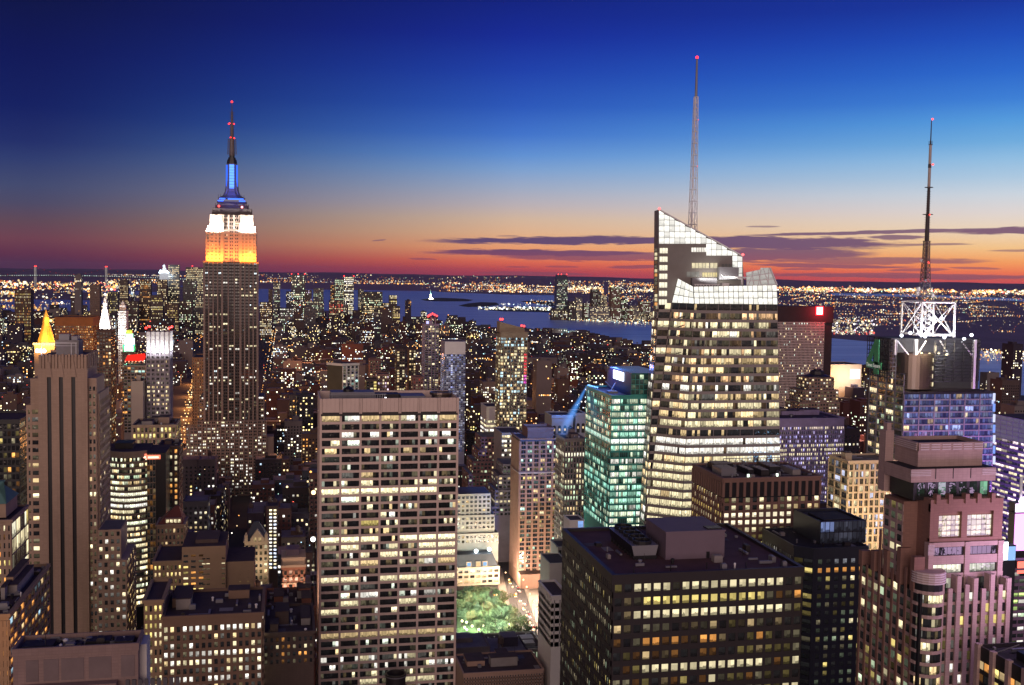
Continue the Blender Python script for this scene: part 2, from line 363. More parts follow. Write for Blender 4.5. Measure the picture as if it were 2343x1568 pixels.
class Bld:
    def __init__(s, name, label, x0, x1, y0, y1, cat='building', group=None, foot=True):
        s.e = empty(name, (round((x0 + x1) / 2, 2), round((y0 + y1) / 2, 2), 0), label, cat, group)
        s.p = {}; s.panes = []
        if foot: FOOT.append((x0, x1, y0, y1))
    def mb(s, part, mats): # a part's mesh under construction
        if part not in s.p: s.p[part] = (MB(), mats)
        return s.p[part][0]
    def facade(s, P00, P10, P11, P01, cols, rows, lit, wall, pw=.8, pd=.45, sh=1.2, sd=.4, sub=1, mw=.15, glass=None, part='facade_frame', piers=True, spans=True, off=.06, ends=True, topm=0, skip=None):
        P00, P10, P11, P01 = map(V, (P00, P10, P11, P01))
        n = (P10 - P00).cross(P01 - P00).normalized()
        Wd = ((P10 - P00).length + (P11 - P01).length) / 2; Hh = ((P01 - P00).length + (P11 - P10).length) / 2
        def B(u, v, d=0): return (P00 * (1 - u) + P10 * u) * (1 - v) + (P01 * (1 - u) + P11 * u) * v + n * d
        fr = s.mb(part, [wall]) if wall else None
        def ob(u0, u1, v0, v1, d):
            q = (B(u0, v0), B(u1, v0), B(u1, v1), B(u0, v1)); r = tuple(x + n * d for x in q); i = len(fr.v)
            fr.v += [tuple(x) for x in q + r]
            for f in ((4, 5, 6, 7), (0, 1, 5, 4), (1, 2, 6, 5), (2, 3, 7, 6), (3, 0, 4, 7)): fr.f.append(tuple(i + k for k in f)); fr.m.append(0)
        hu, hv = pw / Wd / 2, sh / Hh
        tv = 1 - topm / Hh
        if wall and piers:
            for c in range(cols + 1):
                if not ends and c in (0, cols): continue
                u = c / cols; ob(max(0, u - hu), min(1, u + hu), 0, 1, pd)
        if wall and spans:
            for r in range(rows + 1):
                v = r / rows * tv
                ob(0, 1, v, min(1, v + hv) if r < rows else 1, sd) if v < 1 - 1e-4 else None
        for r in range(rows):
            v0, v1 = r / rows * tv + hv, (r + 1) / rows * tv
            for c in range(cols):
                if skip and skip(r, c): continue
                u0, u1 = c / cols + hu, (c + 1) / cols - hu
                du = (u1 - u0) / sub; g = mw / Wd / 2 if sub > 1 else 0
                for k in range(sub):
                    a, b = u0 + du * k + g, u0 + du * (k + 1) - g
                    s.panes.append((B(a, v0, off), B(b, v0, off), B(b, v1, off), B(a, v1, off), lit(r, c, k), glass or GLASS))
    def done(s, nwin=0, minpx=3.0):
        made = {}
        for k, (m, mats) in s.p.items():
            made[k] = m.build(k, mats, s.e)
        area = []
        if nwin:
            for i, p in enumerate(s.panes):
                q = [proj(x) for x in p[:4]]; cx, cyy = sum(a[0] for a in q) / 4, sum(a[1] for a in q) / 4
                if not (0 < cx < FW and 0 < cyy < FH): continue
                A = 0
                for a in range(4): A += q[a][0] * q[(a + 1) % 4][1] - q[(a + 1) % 4][0] * q[a][1]
                A = -A / 2 * (1024 / FW) ** 2                     # image y runs down: a face turned to the camera is negative
                if A > minpx: area.append((A * (1 + 2 * min(1, max(p[4]))), i))
            area.sort(reverse=True)
        own = {i for _, i in area[:nwin]}
        rest = {}
        for i, p in enumerate(s.panes):
            uvo = (RN.randint(0, 60), RN.randint(0, 60))
            if i in own:
                m = MB(); m.quad(*p[:4], 0, p[4], uvo); m.build('window', p[5], s.e)
            else:
                rest.setdefault(p[5].name, (MB(), p[5]))[0].quad(*p[:4], 0, p[4], uvo)
        for k, (m, g) in rest.items():
            o = m.build('window_glazing', g, s.e, kind='stuff')
        s.parts = made
        return s
def lamp(name, kind, loc, energy, color, size=1.0, aim=None, sizey=None, spot=None, blend=.5):
    l = bpy.data.lights.new(name, kind); l.energy = energy; l.color = color
    if kind == 'AREA':
        l.size = size
        if sizey: l.shape = 'RECTANGLE'; l.size_y = sizey
    elif kind == 'SPOT': l.spot_size = spot; l.spot_blend = blend; l.shadow_soft_size = size
    else: l.shadow_soft_size = size
    o = bpy.data.objects.new(name, l); COL.objects.link(o); o.location = loc
    if aim is not None: o.rotation_euler = (V(aim) - V(loc)).to_track_quat('-Z', 'Y').to_euler()
    return o
# ------------------------------------------------------------------ setting: ground, water, hills
def sheet(name, pts, m, z, kind='structure'):
    mb = MB(); mb.poly([(p[0], p[1], z) for p in pts], 0); o = mb.build(name, m); o['kind'] = kind
    n = o.data.polygons[0].normal
    if n.z < 0: o.data.flip_normals()
    return o
LAND = mat('far_land', (.17, .12, .17), var=.3, scale=.002)
sheet('ground', [(-70000, -3000), (70000, -3000), (70000, 60000), (-70000, 60000)], LAND, -1.0)
def water_mat():
    m = bpy.data.materials.new('harbour_water'); m.use_nodes = True; t = m.node_tree; b = t.nodes['Principled BSDF']
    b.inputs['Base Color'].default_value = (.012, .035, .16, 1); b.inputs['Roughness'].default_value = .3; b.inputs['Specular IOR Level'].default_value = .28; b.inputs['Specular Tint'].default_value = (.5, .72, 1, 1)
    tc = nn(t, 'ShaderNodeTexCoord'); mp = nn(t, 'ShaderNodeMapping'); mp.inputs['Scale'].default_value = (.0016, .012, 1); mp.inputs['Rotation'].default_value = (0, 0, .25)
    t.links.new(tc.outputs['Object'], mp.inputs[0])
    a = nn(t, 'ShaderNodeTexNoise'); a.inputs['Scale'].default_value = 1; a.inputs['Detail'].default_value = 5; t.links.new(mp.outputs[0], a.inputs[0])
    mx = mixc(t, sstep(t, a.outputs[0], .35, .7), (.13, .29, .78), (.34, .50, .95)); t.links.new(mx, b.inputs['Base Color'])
    w = nn(t, 'ShaderNodeTexNoise'); w.inputs['Scale'].default_value = .06; w.inputs['Detail'].default_value = 4; t.links.new(tc.outputs['Object'], w.inputs[0])
    bp = nn(t, 'ShaderNodeBump'); bp.inputs['Strength'].default_value = .5; bp.inputs['Distance'].default_value = 6; t.links.new(w.outputs[0], bp.inputs['Height']); t.links.new(bp.outputs[0], b.inputs['Normal'])
    return m
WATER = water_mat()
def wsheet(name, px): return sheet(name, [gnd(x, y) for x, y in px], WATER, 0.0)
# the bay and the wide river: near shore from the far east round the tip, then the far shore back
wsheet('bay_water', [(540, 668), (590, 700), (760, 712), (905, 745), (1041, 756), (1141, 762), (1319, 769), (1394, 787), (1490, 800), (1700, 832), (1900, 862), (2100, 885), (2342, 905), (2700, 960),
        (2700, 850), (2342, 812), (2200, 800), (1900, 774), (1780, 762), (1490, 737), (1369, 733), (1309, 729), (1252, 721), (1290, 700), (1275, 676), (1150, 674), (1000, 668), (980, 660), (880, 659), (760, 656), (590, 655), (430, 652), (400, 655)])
wsheet('narrows_water', [(60, 646), (330, 654), (400, 655), (430, 652), (590, 655), (560, 640), (330, 632), (200, 629), (60, 629)])
wsheet('east_river_water', [(-60, 716), (130, 712), (330, 714), (420, 712), (420, 698), (330, 690), (130, 686), (-60, 684)])
wsheet('creek_water', [(160, 668), (400, 678), (400, 671), (240, 662), (160, 662)])
wsheet('newark_bay_water', [(1900, 676), (2100, 680), (2342, 690), (2342, 684), (2100, 674), (1900, 671)])
def ridge(name, prof, dist, m, thick=4000):
    mb = MB(); f = []; b = []
    for x, y in prof:
        d = ray(x, y); k = dist / math.hypot(d.x, d.y); p = V((d.x * k, d.y * k, CZ + d.z * k)); f.append(p)
        k2 = (dist + thick) / math.hypot(d.x, d.y); b.append(V((d.x * k2, d.y * k2, 0)))
    fr = [V((p.x * (dist - thick * .6) / dist, p.y * (dist - thick * .6) / dist, 0)) for p in f]
    for i in range(len(f) - 1):
        mb.quad(fr[i], fr[i + 1], f[i + 1], f[i]); mb.quad(f[i], f[i + 1], b[i + 1], b[i])
    o = mb.build(name, m, smooth=True); o['kind'] = 'structure'
HILL = mat('wooded_far_hill', (.17, .12, .21), var=.2, scale=.0006)
rg = random.Random(4)
def hp(x0, x1, dy, amp):
    return [(x, 608.8 + x * .0157 + dy + amp * (math.sin(x * .013 + 1) + .6 * math.sin(x * .031) + rg.uniform(-.25, .25))) for x in range(x0, x1 + 1, 26)]
ridge('hills', hp(-300, 2700, 4.2, .9), 30000, HILL)
ridge('hills', [(x, y + max(0, (x - 1000) / 60.0)) for x, y in hp(560, 1400, 8.0, 1.6)], 17000, HILL, 2500)
ridge('hills', hp(-300, 620, 8.5, 1.4), 19000, HILL, 2500)
# islands
ISLE = mat('dark_island_turf', (.014, .018, .014), var=.2, scale=.02)
def isle(name, px, z): sheet(name, [gnd(x, y) for x, y in px], ISLE, z)
isle('island', [(962, 686), (985, 683), (1010, 682), (1060, 684), (1083, 687), (1070, 690), (1010, 690), (975, 689)], 1.5)
isle('island', [(1048, 700), (1070, 695), (1100, 692), (1135, 693), (1142, 698), (1110, 702), (1070, 703)], 1.5)
isle('island', [(1092, 708), (1120, 704), (1200, 703), (1262, 704), (1290, 700), (1275, 716), (1220, 714), (1150, 713)], 1.5)
isle('island', [(1190, 690), (1230, 688), (1275, 692), (1290, 700), (1262, 702), (1240, 697), (1205, 693)], 1.5)

# ------------------------------------------------------------------ far lights: nobody could count them
mbl = MB()
def far_point(x, y):                     # on the plain, or on the slope of the hills where the plain ends
    d = ray(x, y); h = math.hypot(d.x, d.y); tn = d.z / h; near, zf = (15500, 205 / 1500) if x < 1380 else (27600, 210 / 2400)
    k = 260 / -tn if tn < -1e-5 else 1e9
    if k > near: k = min((260 + zf * near) / (zf - tn), near * 1.1)
    z = CZ + tn * k + 6
    return V((d.x / h * k, d.y / h * k, z))
rg = random.Random(21)
PALF = [ORG] * 8 + [(1, .3, .1)] * 4 + [WARM] * 6 + [CRM] * 3 + [WHT] * 4 + [RED] + [(.5, 1, .7)]
def field(x0, x1, y0, y1, n, k=2.0, size=.62, pal=PALF, slope=.0157, cl=0, xc=1171):
    cs = [(rg.uniform(x0, x1), rg.uniform(y0, y1)) for _ in range(cl)]
    for _ in range(int(n * 2.6)):
        if cl and rg.random() < .75:
            c = rg.choice(cs); x, y = c[0] + rg.gauss(0, 16), c[1] + rg.gauss(0, 1.6)
        else: x, y = rg.uniform(x0, x1), rg.uniform(y0, y1)
        y += (x - xc) * slope
        p = far_point(x, y)
        d = math.hypot(p.x, p.y); r = size * rg.choice((.5, .6, .8, .8, 1.5)) * .85 * d / (FO * 1024 / FW)
        mbl.octa(p, r, sc(rg.choice(pal), k * rg.choice((.25, .4, .6, 1, 1.6))))
field(1760, 2400, 648, 656, 620, 2.6, .75, cl=40)
field(1760, 2400, 656, 674, 300, 1.6, .6, cl=30)
field(1760, 2400, 674, 745, 520, 1.5, .55, cl=45)
field(1880, 2000, 722, 752, 90, 2.0, .7, [WHT, CRM, WARM, (.9, .8, 1)])
field(1290, 1520, 641, 650, 120, 1.8, .6, cl=14)
field(1150, 1520, 652, 668, 330, 2.4, .7, [ORG, WARM, WARM, CRM, WHT], cl=22)
field(960, 1180, 650, 664, 130, 1.8, .62, cl=12)
field(880, 1300, 634, 652, 80, 1.0, .45, cl=10)
field(590, 900, 636, 652, 130, 1.2, .55, cl=14)
field(590, 980, 653, 655.5, 90, 1.8, .6)
field(1000, 1290, 667, 670, 40, 1.8, .6, [ORG, WARM, WHT])
field(1310, 1520, 672, 724, 230, 1.4, .55, cl=20)
field(-40, 330, 662, 682, 260, 2.2, .75, [ORG, ORG, WARM, WARM, CRM, WHT, RED], cl=24)
field(-40, 330, 686, 700, 110, 2.0, .75, [ORG, WARM, CRM, WHT], cl=12)
field(-40, 130, 700, 790, 130, 1.8, .8, [ORG, ORG, WARM, WHT], cl=12)
field(240, 480, 643, 645.5, 70, 1.6, .55, [ORG, WARM, WHT])
field(240, 400, 654, 662, 60, 2.0, .6, [ORG, WARM, WHT])
field(1094, 1260, 704, 711, 70, 2.2, .75, [WHT, (.7, .95, 1), WHT, CRM])
field(1140, 1262, 697, 699, 16, 1.8, .6, [WHT, (.7, .9, 1)])
field(1200, 1290, 687, 697, 24, 1.8, .6, [WHT, (.7, .9, 1), ORG])
field(1255, 1500, 719, 731, 170, 1.9, .6, [WHT, CRM, (.7, 1, .9), WARM, ORG], slope=.07, xc=1255)
field(2240, 2400, 785, 812, 120, 2.0, .7, [ORG, WARM, CRM, WHT])
field(1900, 2000, 748, 756, 60, 1.8, .6, [WHT, CRM, RED])
def road(x0, y0, x1, y1, n, k=1.8, pal=(ORG, ORG, WARM, WHT)):
    for i in range(n):
        f = (i + rg.uniform(-.2, .2)) / n; x = x0 + (x1 - x0) * f; p = far_point(x, y0 + (y1 - y0) * f + (x - 1171) * .0157)
        mbl.octa(p, .42 * math.hypot(p.x, p.y) / (FO * 1024 / FW), sc(rg.choice(pal), k * rg.uniform(.5, 1.3)))
for _ in range(26): a, b = rg.uniform(1780, 2300), rg.uniform(658, 730); road(a, b, a + rg.uniform(40, 150), b + rg.uniform(-9, 9), rg.randint(10, 26))
for _ in range(14): a, b = rg.uniform(-40, 260), rg.uniform(664, 780); road(a, b, a + rg.uniform(40, 120), b + rg.uniform(-8, 8), rg.randint(8, 18))
for _ in range(12): a, b = rg.uniform(1000, 1440), rg.uniform(652, 668); road(a, b, a + rg.uniform(40, 120), b + rg.uniform(-2, 2), rg.randint(10, 24), 2.4)
for _ in range(8): a, b = rg.uniform(590, 900), rg.uniform(640, 651); road(a, b, a + rg.uniform(30, 90), b + rg.uniform(-1, 1), rg.randint(8, 16), 1.4)
mbl.build('distant_city_lights', LAMP, kind='stuff')
# ------------------------------------------------------------------ buildings
def T(name, label, xl, xr, yt, Y, dep, wall, cols=8, fl=3.8, yb=None, side=None, scols=None, lit=None, slit=None, pw=1.0, pd=.4, sh=1.4, sd=.35, sub=1, top=2.5, roof=None,
      nwin=0, group=None, cat='building', glass=None, par=1.2, piers=True, spans=True, spw=None, done=False, core=None, bulk=0, zb=None, cap=None, mw=.15):
    a, b = at(xl, yt, Y), at(xr, yt, Y)
    x0, x1, z1 = a.x, b.x, (a.z + b.z) / 2
    z0 = zb if zb is not None else (max(0, at((xl + xr) / 2, yb, Y).z) if yb else 0)
    B = Bld(name, label, x0, x1, Y, Y + dep, cat, group)
    B.x0, B.x1, B.y0, B.y1, B.z = x0, x1, Y, Y + dep, z1
    w = B.mb('wall', [wall, core or wall])
    w.box(x0, x1, Y, Y + dep, 0, z1 - par, 1, False)
    r = B.mb('roof', [roof or ROOF]); r.quad((x0 + .3, Y + .3, z1 - par + .05), (x1 - .3, Y + .3, z1 - par + .05), (x1 - .3, Y + dep - .3, z1 - par + .05), (x0 + .3, Y + dep - .3, z1 - par + .05))
    if par > 0:
        p = B.mb('parapet', [cap or wall]); e = .25 + (pd if cols else 0)
        p.box(x0 - e, x1 + e, Y - e, Y + .5, z1 - par, z1); p.box(x0 - e, x1 + e, Y + dep - .5, Y + dep, z1 - par, z1)
        p.box(x0 - e, x0 + .5, Y + .5, Y + dep - .5, z1 - par, z1); p.box(x1 - .5, x1 + e, Y + .5, Y + dep - .5, z1 - par, z1)
    zt = z1 - max(top, par + .01)
    rows = max(1, round((zt - z0) / fl)); lit = lit or litgen()
    kw = dict(pw=pw, pd=pd, sh=sh, sd=sd, glass=glass, piers=piers, spans=spans, mw=mw)
    if cols: B.facade((x0, Y, z0), (x1, Y, z0), (x1, Y, zt), (x0, Y, zt), cols, rows, lit, wall, sub=sub, **kw)
    if spw: kw['pw'] = spw
    sc_ = scols or max(1, round(dep / ((x1 - x0) / max(cols, 1))))
    if side == 'R' : B.facade((x1, Y, z0), (x1, Y + dep, z0), (x1, Y + dep, zt), (x1, Y, zt), sc_, rows, slit or lit, wall, sub=sub, **kw)
    if side == 'L' : B.facade((x0, Y + dep, z0), (x0, Y, z0), (x0, Y, zt), (x0, Y + dep, zt), sc_, rows, slit or lit, wall, sub=sub, **kw)
    if side == 'N' : pass
    B.zt, B.rows = zt, rows
    rg = random.Random(int(xl * 7 + yt))
    for i in range(bulk):
        wx, wy, h = rg.uniform(.12, .35) * (x1 - x0), rg.uniform(.2, .5) * dep, rg.uniform(2.5, 6)
        cx, cyy = rg.uniform(x0 + wx / 2 + 1, x1 - wx / 2 - 1), rg.uniform(Y + wy / 2 + 2, Y + dep - wy / 2 - 1)
        q = MB(); q.box(cx - wx / 2, cx + wx / 2, cyy - wy / 2, cyy + wy / 2, z1 - par, z1 - par + h, 0, False); q.box(cx - wx / 2 - .2, cx + wx / 2 + .2, cyy - wy / 2 - .2, cyy + wy / 2 + .2, z1 - par + h, z1 - par + h + .3, 1)
        q.build('rooftop_bulkhead', [wall if rg.random() < .6 else GREY, ROOF], B.e)
    if bulk: clutter(B, x0 + 1, x1 - 1, Y + 1, Y + dep - 1, z1 - par + .06, bulk * 5, int(xl + yt))
    if done: B.done(nwin)
    return B
def clutter(B, x0, x1, y0, y1, z, n, seed):
    # ducts, vents, small plant and patches lying about on a roof
    rg = random.Random(seed)
    for i in range(n):
        x, y, k = rg.uniform(x0, x1), rg.uniform(y0, y1), rg.random(); q = MB()
        if k < .3:
            L = rg.uniform(3, 9); h = rg.uniform(.5, 1.0); a, b = (L, .8) if rg.random() < .5 else (.8, L)
            q.box(x, min(x1, x + a), y, min(y1, y + b), z + .35, z + .35 + h); nm, m = 'duct', GREYM
        elif k < .55:
            r = rg.uniform(.3, .9); q.lathe(x, y, [(r * .7, z), (r * .7, z + 1.1), (r, z + 1.2), (r, z + 1.6), (0, z + 1.9)], 8); nm, m = 'vent_cowl', rg.choice((GREYM, STEEL, BLACK))
        elif k < .8:
            a, b, h = rg.uniform(1, 3.2), rg.uniform(1, 3.2), rg.uniform(.8, 2.2); q.box(x, min(x1, x + a), y, min(y1, y + b), z, z + h); q.box(x + .2, min(x1, x + a) - .2, y + .2, min(y1, y + b) - .2, z + h, z + h + .25); nm, m = 'roof_plant', rg.choice((GREY, GREYM, DARK))
        elif k < .9: q.tube((x, y, z), (x, y, z + rg.uniform(2.5, 6)), .12, .06, 5); nm, m = 'roof_mast', BLACK
        else: a, b = rg.uniform(3, 8), rg.uniform(2, 6); q.box(x, min(x1, x + a), y, min(y1, y + b), z, z + .03); nm, m = 'roof_patch', rg.choice((ROOF2, GREY, BLACK))
        q.build(nm, m, B.e)
def red_beacon(B, p, r=.9, col=(6, .25, .2)):
    q = MB(); q.tube((p[0], p[1], p[2] - r * 2.5), p, r * .2, n=6, m=0); q.octa((p[0], p[1], p[2] + r * .5), r, col, 1); q.build('beacon', [BLACK, LAMP], B.e if hasattr(B, 'e') else B)
def watertank(B, x, y, z, r=2.2, h=4.2, leg=3):
    q = MB()
    for dx, dy in ((-1, -1), (1, -1), (1, 1), (-1, 1)): q.box(x + dx * r * .6 - .15, x + dx * r * .6 + .15, y + dy * r * .6 - .15, y + dy * r * .6 + .15, z, z + leg, 0)
    q.lathe(x, y, [(0, z + leg), (r, z + leg), (r * .96, z + leg + h), (r * 1.06, z + leg + h), (0, z + leg + h + r * .7)], 12, 1)
    q.build('water_tank', [BLACK, DKBR], B.e)

# ---- the broad white office slab in the middle
def grid_slab():
    Y = 585.0; a, b = at(734, 911, Y), at(1047, 911, Y); x0, x1, z = a.x, b.x, (a.z + b.z) / 2; dep = 38
    B = Bld('office_tower', 'broad pale office slab with horizontal window bands and blank top band', x0, x1, Y, Y + dep)
    w = B.mb('wall', [BLACK]); w.box(x0, x1, Y, Y + dep, 0, z - 10, 0, False)
    zf = at(890, 951, Y).z; pitch = (at(890, 951, Y).z - at(890, 951 + 18.35 * 10, Y).z) / 10
    rows = 36; zb = zf - pitch * rows
    R_ = {0: (.30, WARM, .9), 1: (.30, CRM, 1.0), 9: (.97, CRM, 2.0), 13: (.2, YEL, .6), 15: (.8, CRM, 2.0), 16: (.12, CRM, 1.4), 17: (.15, CRM, 1.4), 18: (.2, WARM, 1), 20: (.4, CRM, 1.3), 23: (.3, CRM, 1.1), 24: (.3, CRM, 1.1), 27: (.95, WARM, .6), 33: (.2, CRM, .8)}
    base = litgen(.15, (CRM, WARM, WHT, CRM, (.9, 1, .8)), None, .3, 1.1, .9, 5, .005, .35)
    rg = random.Random(9)
    seg = {}
    def lit(r, c, k):
        r = rows - 1 - r
        if r in R_ and (r, c) not in seg: seg[(r, c)] = rg.random() < R_[r][0]
        if r in R_ and seg[(r, c)]: return sc(R_[r][1], R_[r][2] * rg.choice((1, 1, .9, .8)))
        if r in (16, 17) and c >= 5: return sc(CRM, 1.5)
        return base(r, c, k)
    B.facade((x0, Y, zb), (x1, Y, zb), (x1, Y, zf), (x0, Y, zf), 7, rows, lit, TRAV, pw=1.15, pd=.6, sh=pitch * .31, sd=.5, sub=6, mw=.07)
    # blank panelled top with two seams by every column, a shadow slot under it
    t = B.mb('top_band', [TRAV, DARK, GREY]); n = 7
    t.box(x0 - .1, x1 + .1, Y + .3, Y + 1.2, zf + 1.9, z - 1, 0)
    t.box(x0, x1, Y + .1, Y + .5, zf + .2, zf + 1.7, 1)
    for i in range(n):
        xa, xb = x0 + (x1 - x0) * i / n, x0 + (x1 - x0) * (i + 1) / n
        for j in range(4):
            p0, p1 = xa + .9 + (xb - xa - 1.8) * j / 4, xa + .9 + (xb - xa - 1.8) * (j + 1) / 4
            t.box(p0 + .03, p1 - .03, Y - .7, Y + .3, zf + 2.0, z, 0)
        t.box(xa + .08, xa + .72, Y - .74, Y + .3, zf + 1.2, z, 0); t.box(xb - .72, xb - .08, Y - .74, Y + .3, zf + 1.2, z, 0)
    t.box(x0 - .6, x0, Y - .7, Y + dep, 0, z, 0); t.box(x1, x1 + .6, Y - .7, Y + dep, 0, z, 0); t.box(x0, x1, Y + dep - .8, Y + dep, z - 10, z, 0)
    r = B.mb('roof', [ROOF2, ROOF]); r.box(x0, x1, Y + 1.2, Y + dep - .8, z - 10, z - 4.2, 0, False)
    zz = z - 4.2
    def unit(nm, xa, xb, ya, yb, h, mm): q = MB(); q.box(xa, xb, ya, yb, zz, zz + h, 0, False); q.build(nm, mm, B.e)
    unit('rooftop_bulkhead', x0 + 6, x0 + 30, Y + 20, Y + 34, 5.2, GREYM); unit('rooftop_bulkhead', x0 + 30.5, x0 + 44, Y + 24, Y + 35, 3.6, DARK)
    unit('mechanical_screen', x0 + 44.5, x0 + 58, Y + 18, Y + 34, 3.2, GREYM)
    q = MB()
    for i in range(24): q.box(x0 + 5 + i * 1.3, x0 + 5.4 + i * 1.3, Y + 15, Y + 15.4, zz, zz + 4.4, 0)
    q.box(x0 + 5, x0 + 36, Y + 14.9, Y + 15.5, zz + 4.4, zz + 4.8, 0); q.build('steel_railing_frame', GREYM, B.e)
    q = MB(); q.lathe(x0 + 67, Y + 22, [(5, zz), (5, zz + 3.2), (6.2, zz + 3.6), (6.2, zz + 5), (5.4, zz + 5), (5.0, zz + 4.2), (0, zz + 4.2)], 28, 0); q.build('cooling_fan_drum', SILVER, B.e)
    q = MB(); q.lathe(x0 + 16, Y + 26, [(3, zz + 5.2), (3, zz + 6.4), (0, zz + 8.6)], 12, 0); q.build('roof_cowl', BLACK, B.e)
    q = MB(); q.box(x0 + 34.5, x0 + 35.6, Y + 9, Y + 9.5, zz, zz + 3.6, 0, lit=(2.4, 2.4, 2.6)); q.build('roof_lamp', LAMP, B.e)
    B.done(100); return B
grid_slab()

# ---- big black office block
def black_block():
    Y = 330.0; p = at(1403, 1314, Y); q = at(1836, 1297, Y); x0, x1, z = p.x, q.x, (p.z + q.z) / 2; dep = gnd(1298, 1209, z).y - Y
    B = Bld('black_office_block', 'black office block with flat roof carrying fan units and plum penthouse', x0, x1, Y, Y + dep)
    B.mb('wall', [BLACK]).box(x0, x1, Y, Y + dep, 0, z - 1.2, 0, False)
    zt = at(1620, 1328, Y).z; pitch = (at(1620, 1328, Y).z - at(1620, 1328 + 30.7 * 6, Y).z) / 6; rows = 13; zb = zt - rows * pitch
    on = {0: (.95, CRM, 1.0), 1: (.97, YEL, 1.0), 2: (.97, CRM, 1.15), 4: (.35, ORG, .8), 6: (.97, CRM, 1.0)}
    off = litgen(.10, (WARM, YEL, CRM, ORG), None, .75, .6, .5, 31)
    spans = {0: [(2, 6), (7, 18)], 1: [(3, 16)], 2: [(2, 18)], 6: [(3, 16)]}
    rg = random.Random(77)
    def lit(r, c, k):
        r = rows - 1 - r
        if r in spans and any(a <= c < b for a, b in spans[r]): return sc(on[r][1] if r != 2 else CRM, on[r][2] * rg.uniform(.65, 1.1))
        if r == 4 and rg.random() < .3: return sc(ORG, rg.uniform(.3, .9))
        if r == 8 and rg.random() < .4: return sc(CRM, .9)
        return off(r, c, k)
    B.facade((x0, Y, zb), (x1, Y, zb), (x1, Y, zt), (x0, Y, zt), 20, rows, lit, DARK, pw=.95, pd=.35, sh=pitch * .42, sd=.4)
    off2 = litgen(.30, (YEL, CRM, GRN), None, .6, .9, .8, 41)
    B.facade((x0, Y + dep, zb), (x0, Y, zb), (x0, Y, zt), (x0, Y + dep, zt), 30, rows, off2, DARK, pw=.95, pd=.35, sh=pitch * .42, sd=.4)
    pr = B.mb('parapet', [DARK]); h = z - zt + .1
    pr.box(x0 - .5, x1 + .5, Y - .5, Y + .9, zt, z); pr.box(x0 - .5, x0 + .9, Y + .9, Y + dep - .9, zt, z); pr.box(x1 - .9, x1 + .5, Y + .9, Y + dep - .9, zt, z); pr.box(x0 - .5, x1 + .5, Y + dep - .9, Y + dep + .4, zt, z)
    rz = z - 1.1; B.mb('roof', [mat('plum_roof_membrane', (.10, .05, .055), var=.3, scale=.2)]).quad((x0, Y, rz), (x1, Y, rz), (x1, Y + dep, rz), (x0, Y + dep, rz))
    # penthouse, by the roof points its base corners cover
    f0, f1 = gnd(1522, 1281, rz), gnd(1663, 1280, rz); ya = f0.y; yb = ya + 21
    hz = at(1522, 1220, ya).z
    q_ = MB(); q_.box(f0.x, f1.x, ya, yb, rz, hz, 0, False); q_.box(f0.x - .25, f1.x + .25, ya - .25, yb + .25, hz, hz + .5, 1)
    ph = q_.build('penthouse', [SLAB, SLAB], B.e)
    q_ = MB(); q_.box(f1.x - 6, f1.x - .6, ya + 1, ya + 5, hz + .5, hz + .9, 0); q_.build('roof_hatch', BLACK, B.e)
    q_ = MB(); q_.box(f1.x - 6.6, f1.x - 5.4, ya - .05, ya, rz, rz + 2.3, 0); q_.build('service_door', BLACK, B.e)
    # bank of fan units: a trough on legs, wider at the top, with five fan drums
    c0, c1 = gnd(1446, 1281, rz), gnd(1510, 1284, rz); ya = c0.y; yb = ya + 27; xa, xb = c0.x, c1.x; zl, zh = rz + 1.3, at(1478, 1248, ya).z
    q_ = MB(); q_.hexa([(xa + .6, ya, zl), (xb - .6, ya, zl), (xb - .6, yb, zl), (xa + .6, yb, zl)], [(xa - .3, ya, zh), (xb + .3, ya, zh), (xb + .3, yb, zh), (xa - .3, yb, zh)], 0)
    q_.m[-2] = 1; q_.m[-3] = 1
    for i in range(9): q_.box(xa + .2, xb - .2, ya + i * (yb - ya) / 8.5, ya + .4 + i * (yb - ya) / 8.5, rz, zl, 1)
    cu = q_.build('cooling_unit', [GREYM, BLACK], B.e)
    for i in range(5):
        q_ = MB(); cyy = ya + 3.2 + i * (yb - ya - 5.5) / 4; r = (xb - xa) * .36
        q_.lathe((xa + xb) / 2, cyy, [(r, zh), (r, zh + 1.3), (r * .92, zh + 1.3), (r * .9, zh + .4), (.3, zh + .4)], 20, 0)
        for k in range(6):
            w = k * math.pi / 3; q_.box((xa + xb) / 2 - .1, (xa + xb) / 2 + .1, cyy - .1, cyy + .1, zh + .4, zh + .5)
        d = q_.build('fan_drum', BLACK, cu)
    q_ = MB()
    for s_ in (xa - .3, xb + .3):
        q_.box(s_ - .04, s_ + .04, ya, yb, zh + 1, zh + 1.08)
        for i in range(12): q_.box(s_ - .04, s_ + .04, ya + i * (yb - ya) / 11.2, ya + .08 + i * (yb - ya) / 11.2, zh, zh + 1)
    q_.build('railing_frame', BLACK, cu)
    for i in range(5):
        q_ = MB(); xx = x0 + 8 + i * 13; q_.box(xx, xx + .25, Y + 4 + i % 3, Y + 4.25 + i % 3, rz, rz + 2.2); q_.build('vent_pipe', BLACK, B.e)
    clutter(B, x0 + 3, x1 - 4, Y + 3, Y + 16, rz, 12, 5); clutter(B, f1.x + 3, x1 - 4, Y + 16, Y + dep - 4, rz, 9, 6); clutter(B, x0 + 2, c0.x - 2, Y + 16, Y + dep - 4, rz, 6, 7)
    B.done(100)
black_block()

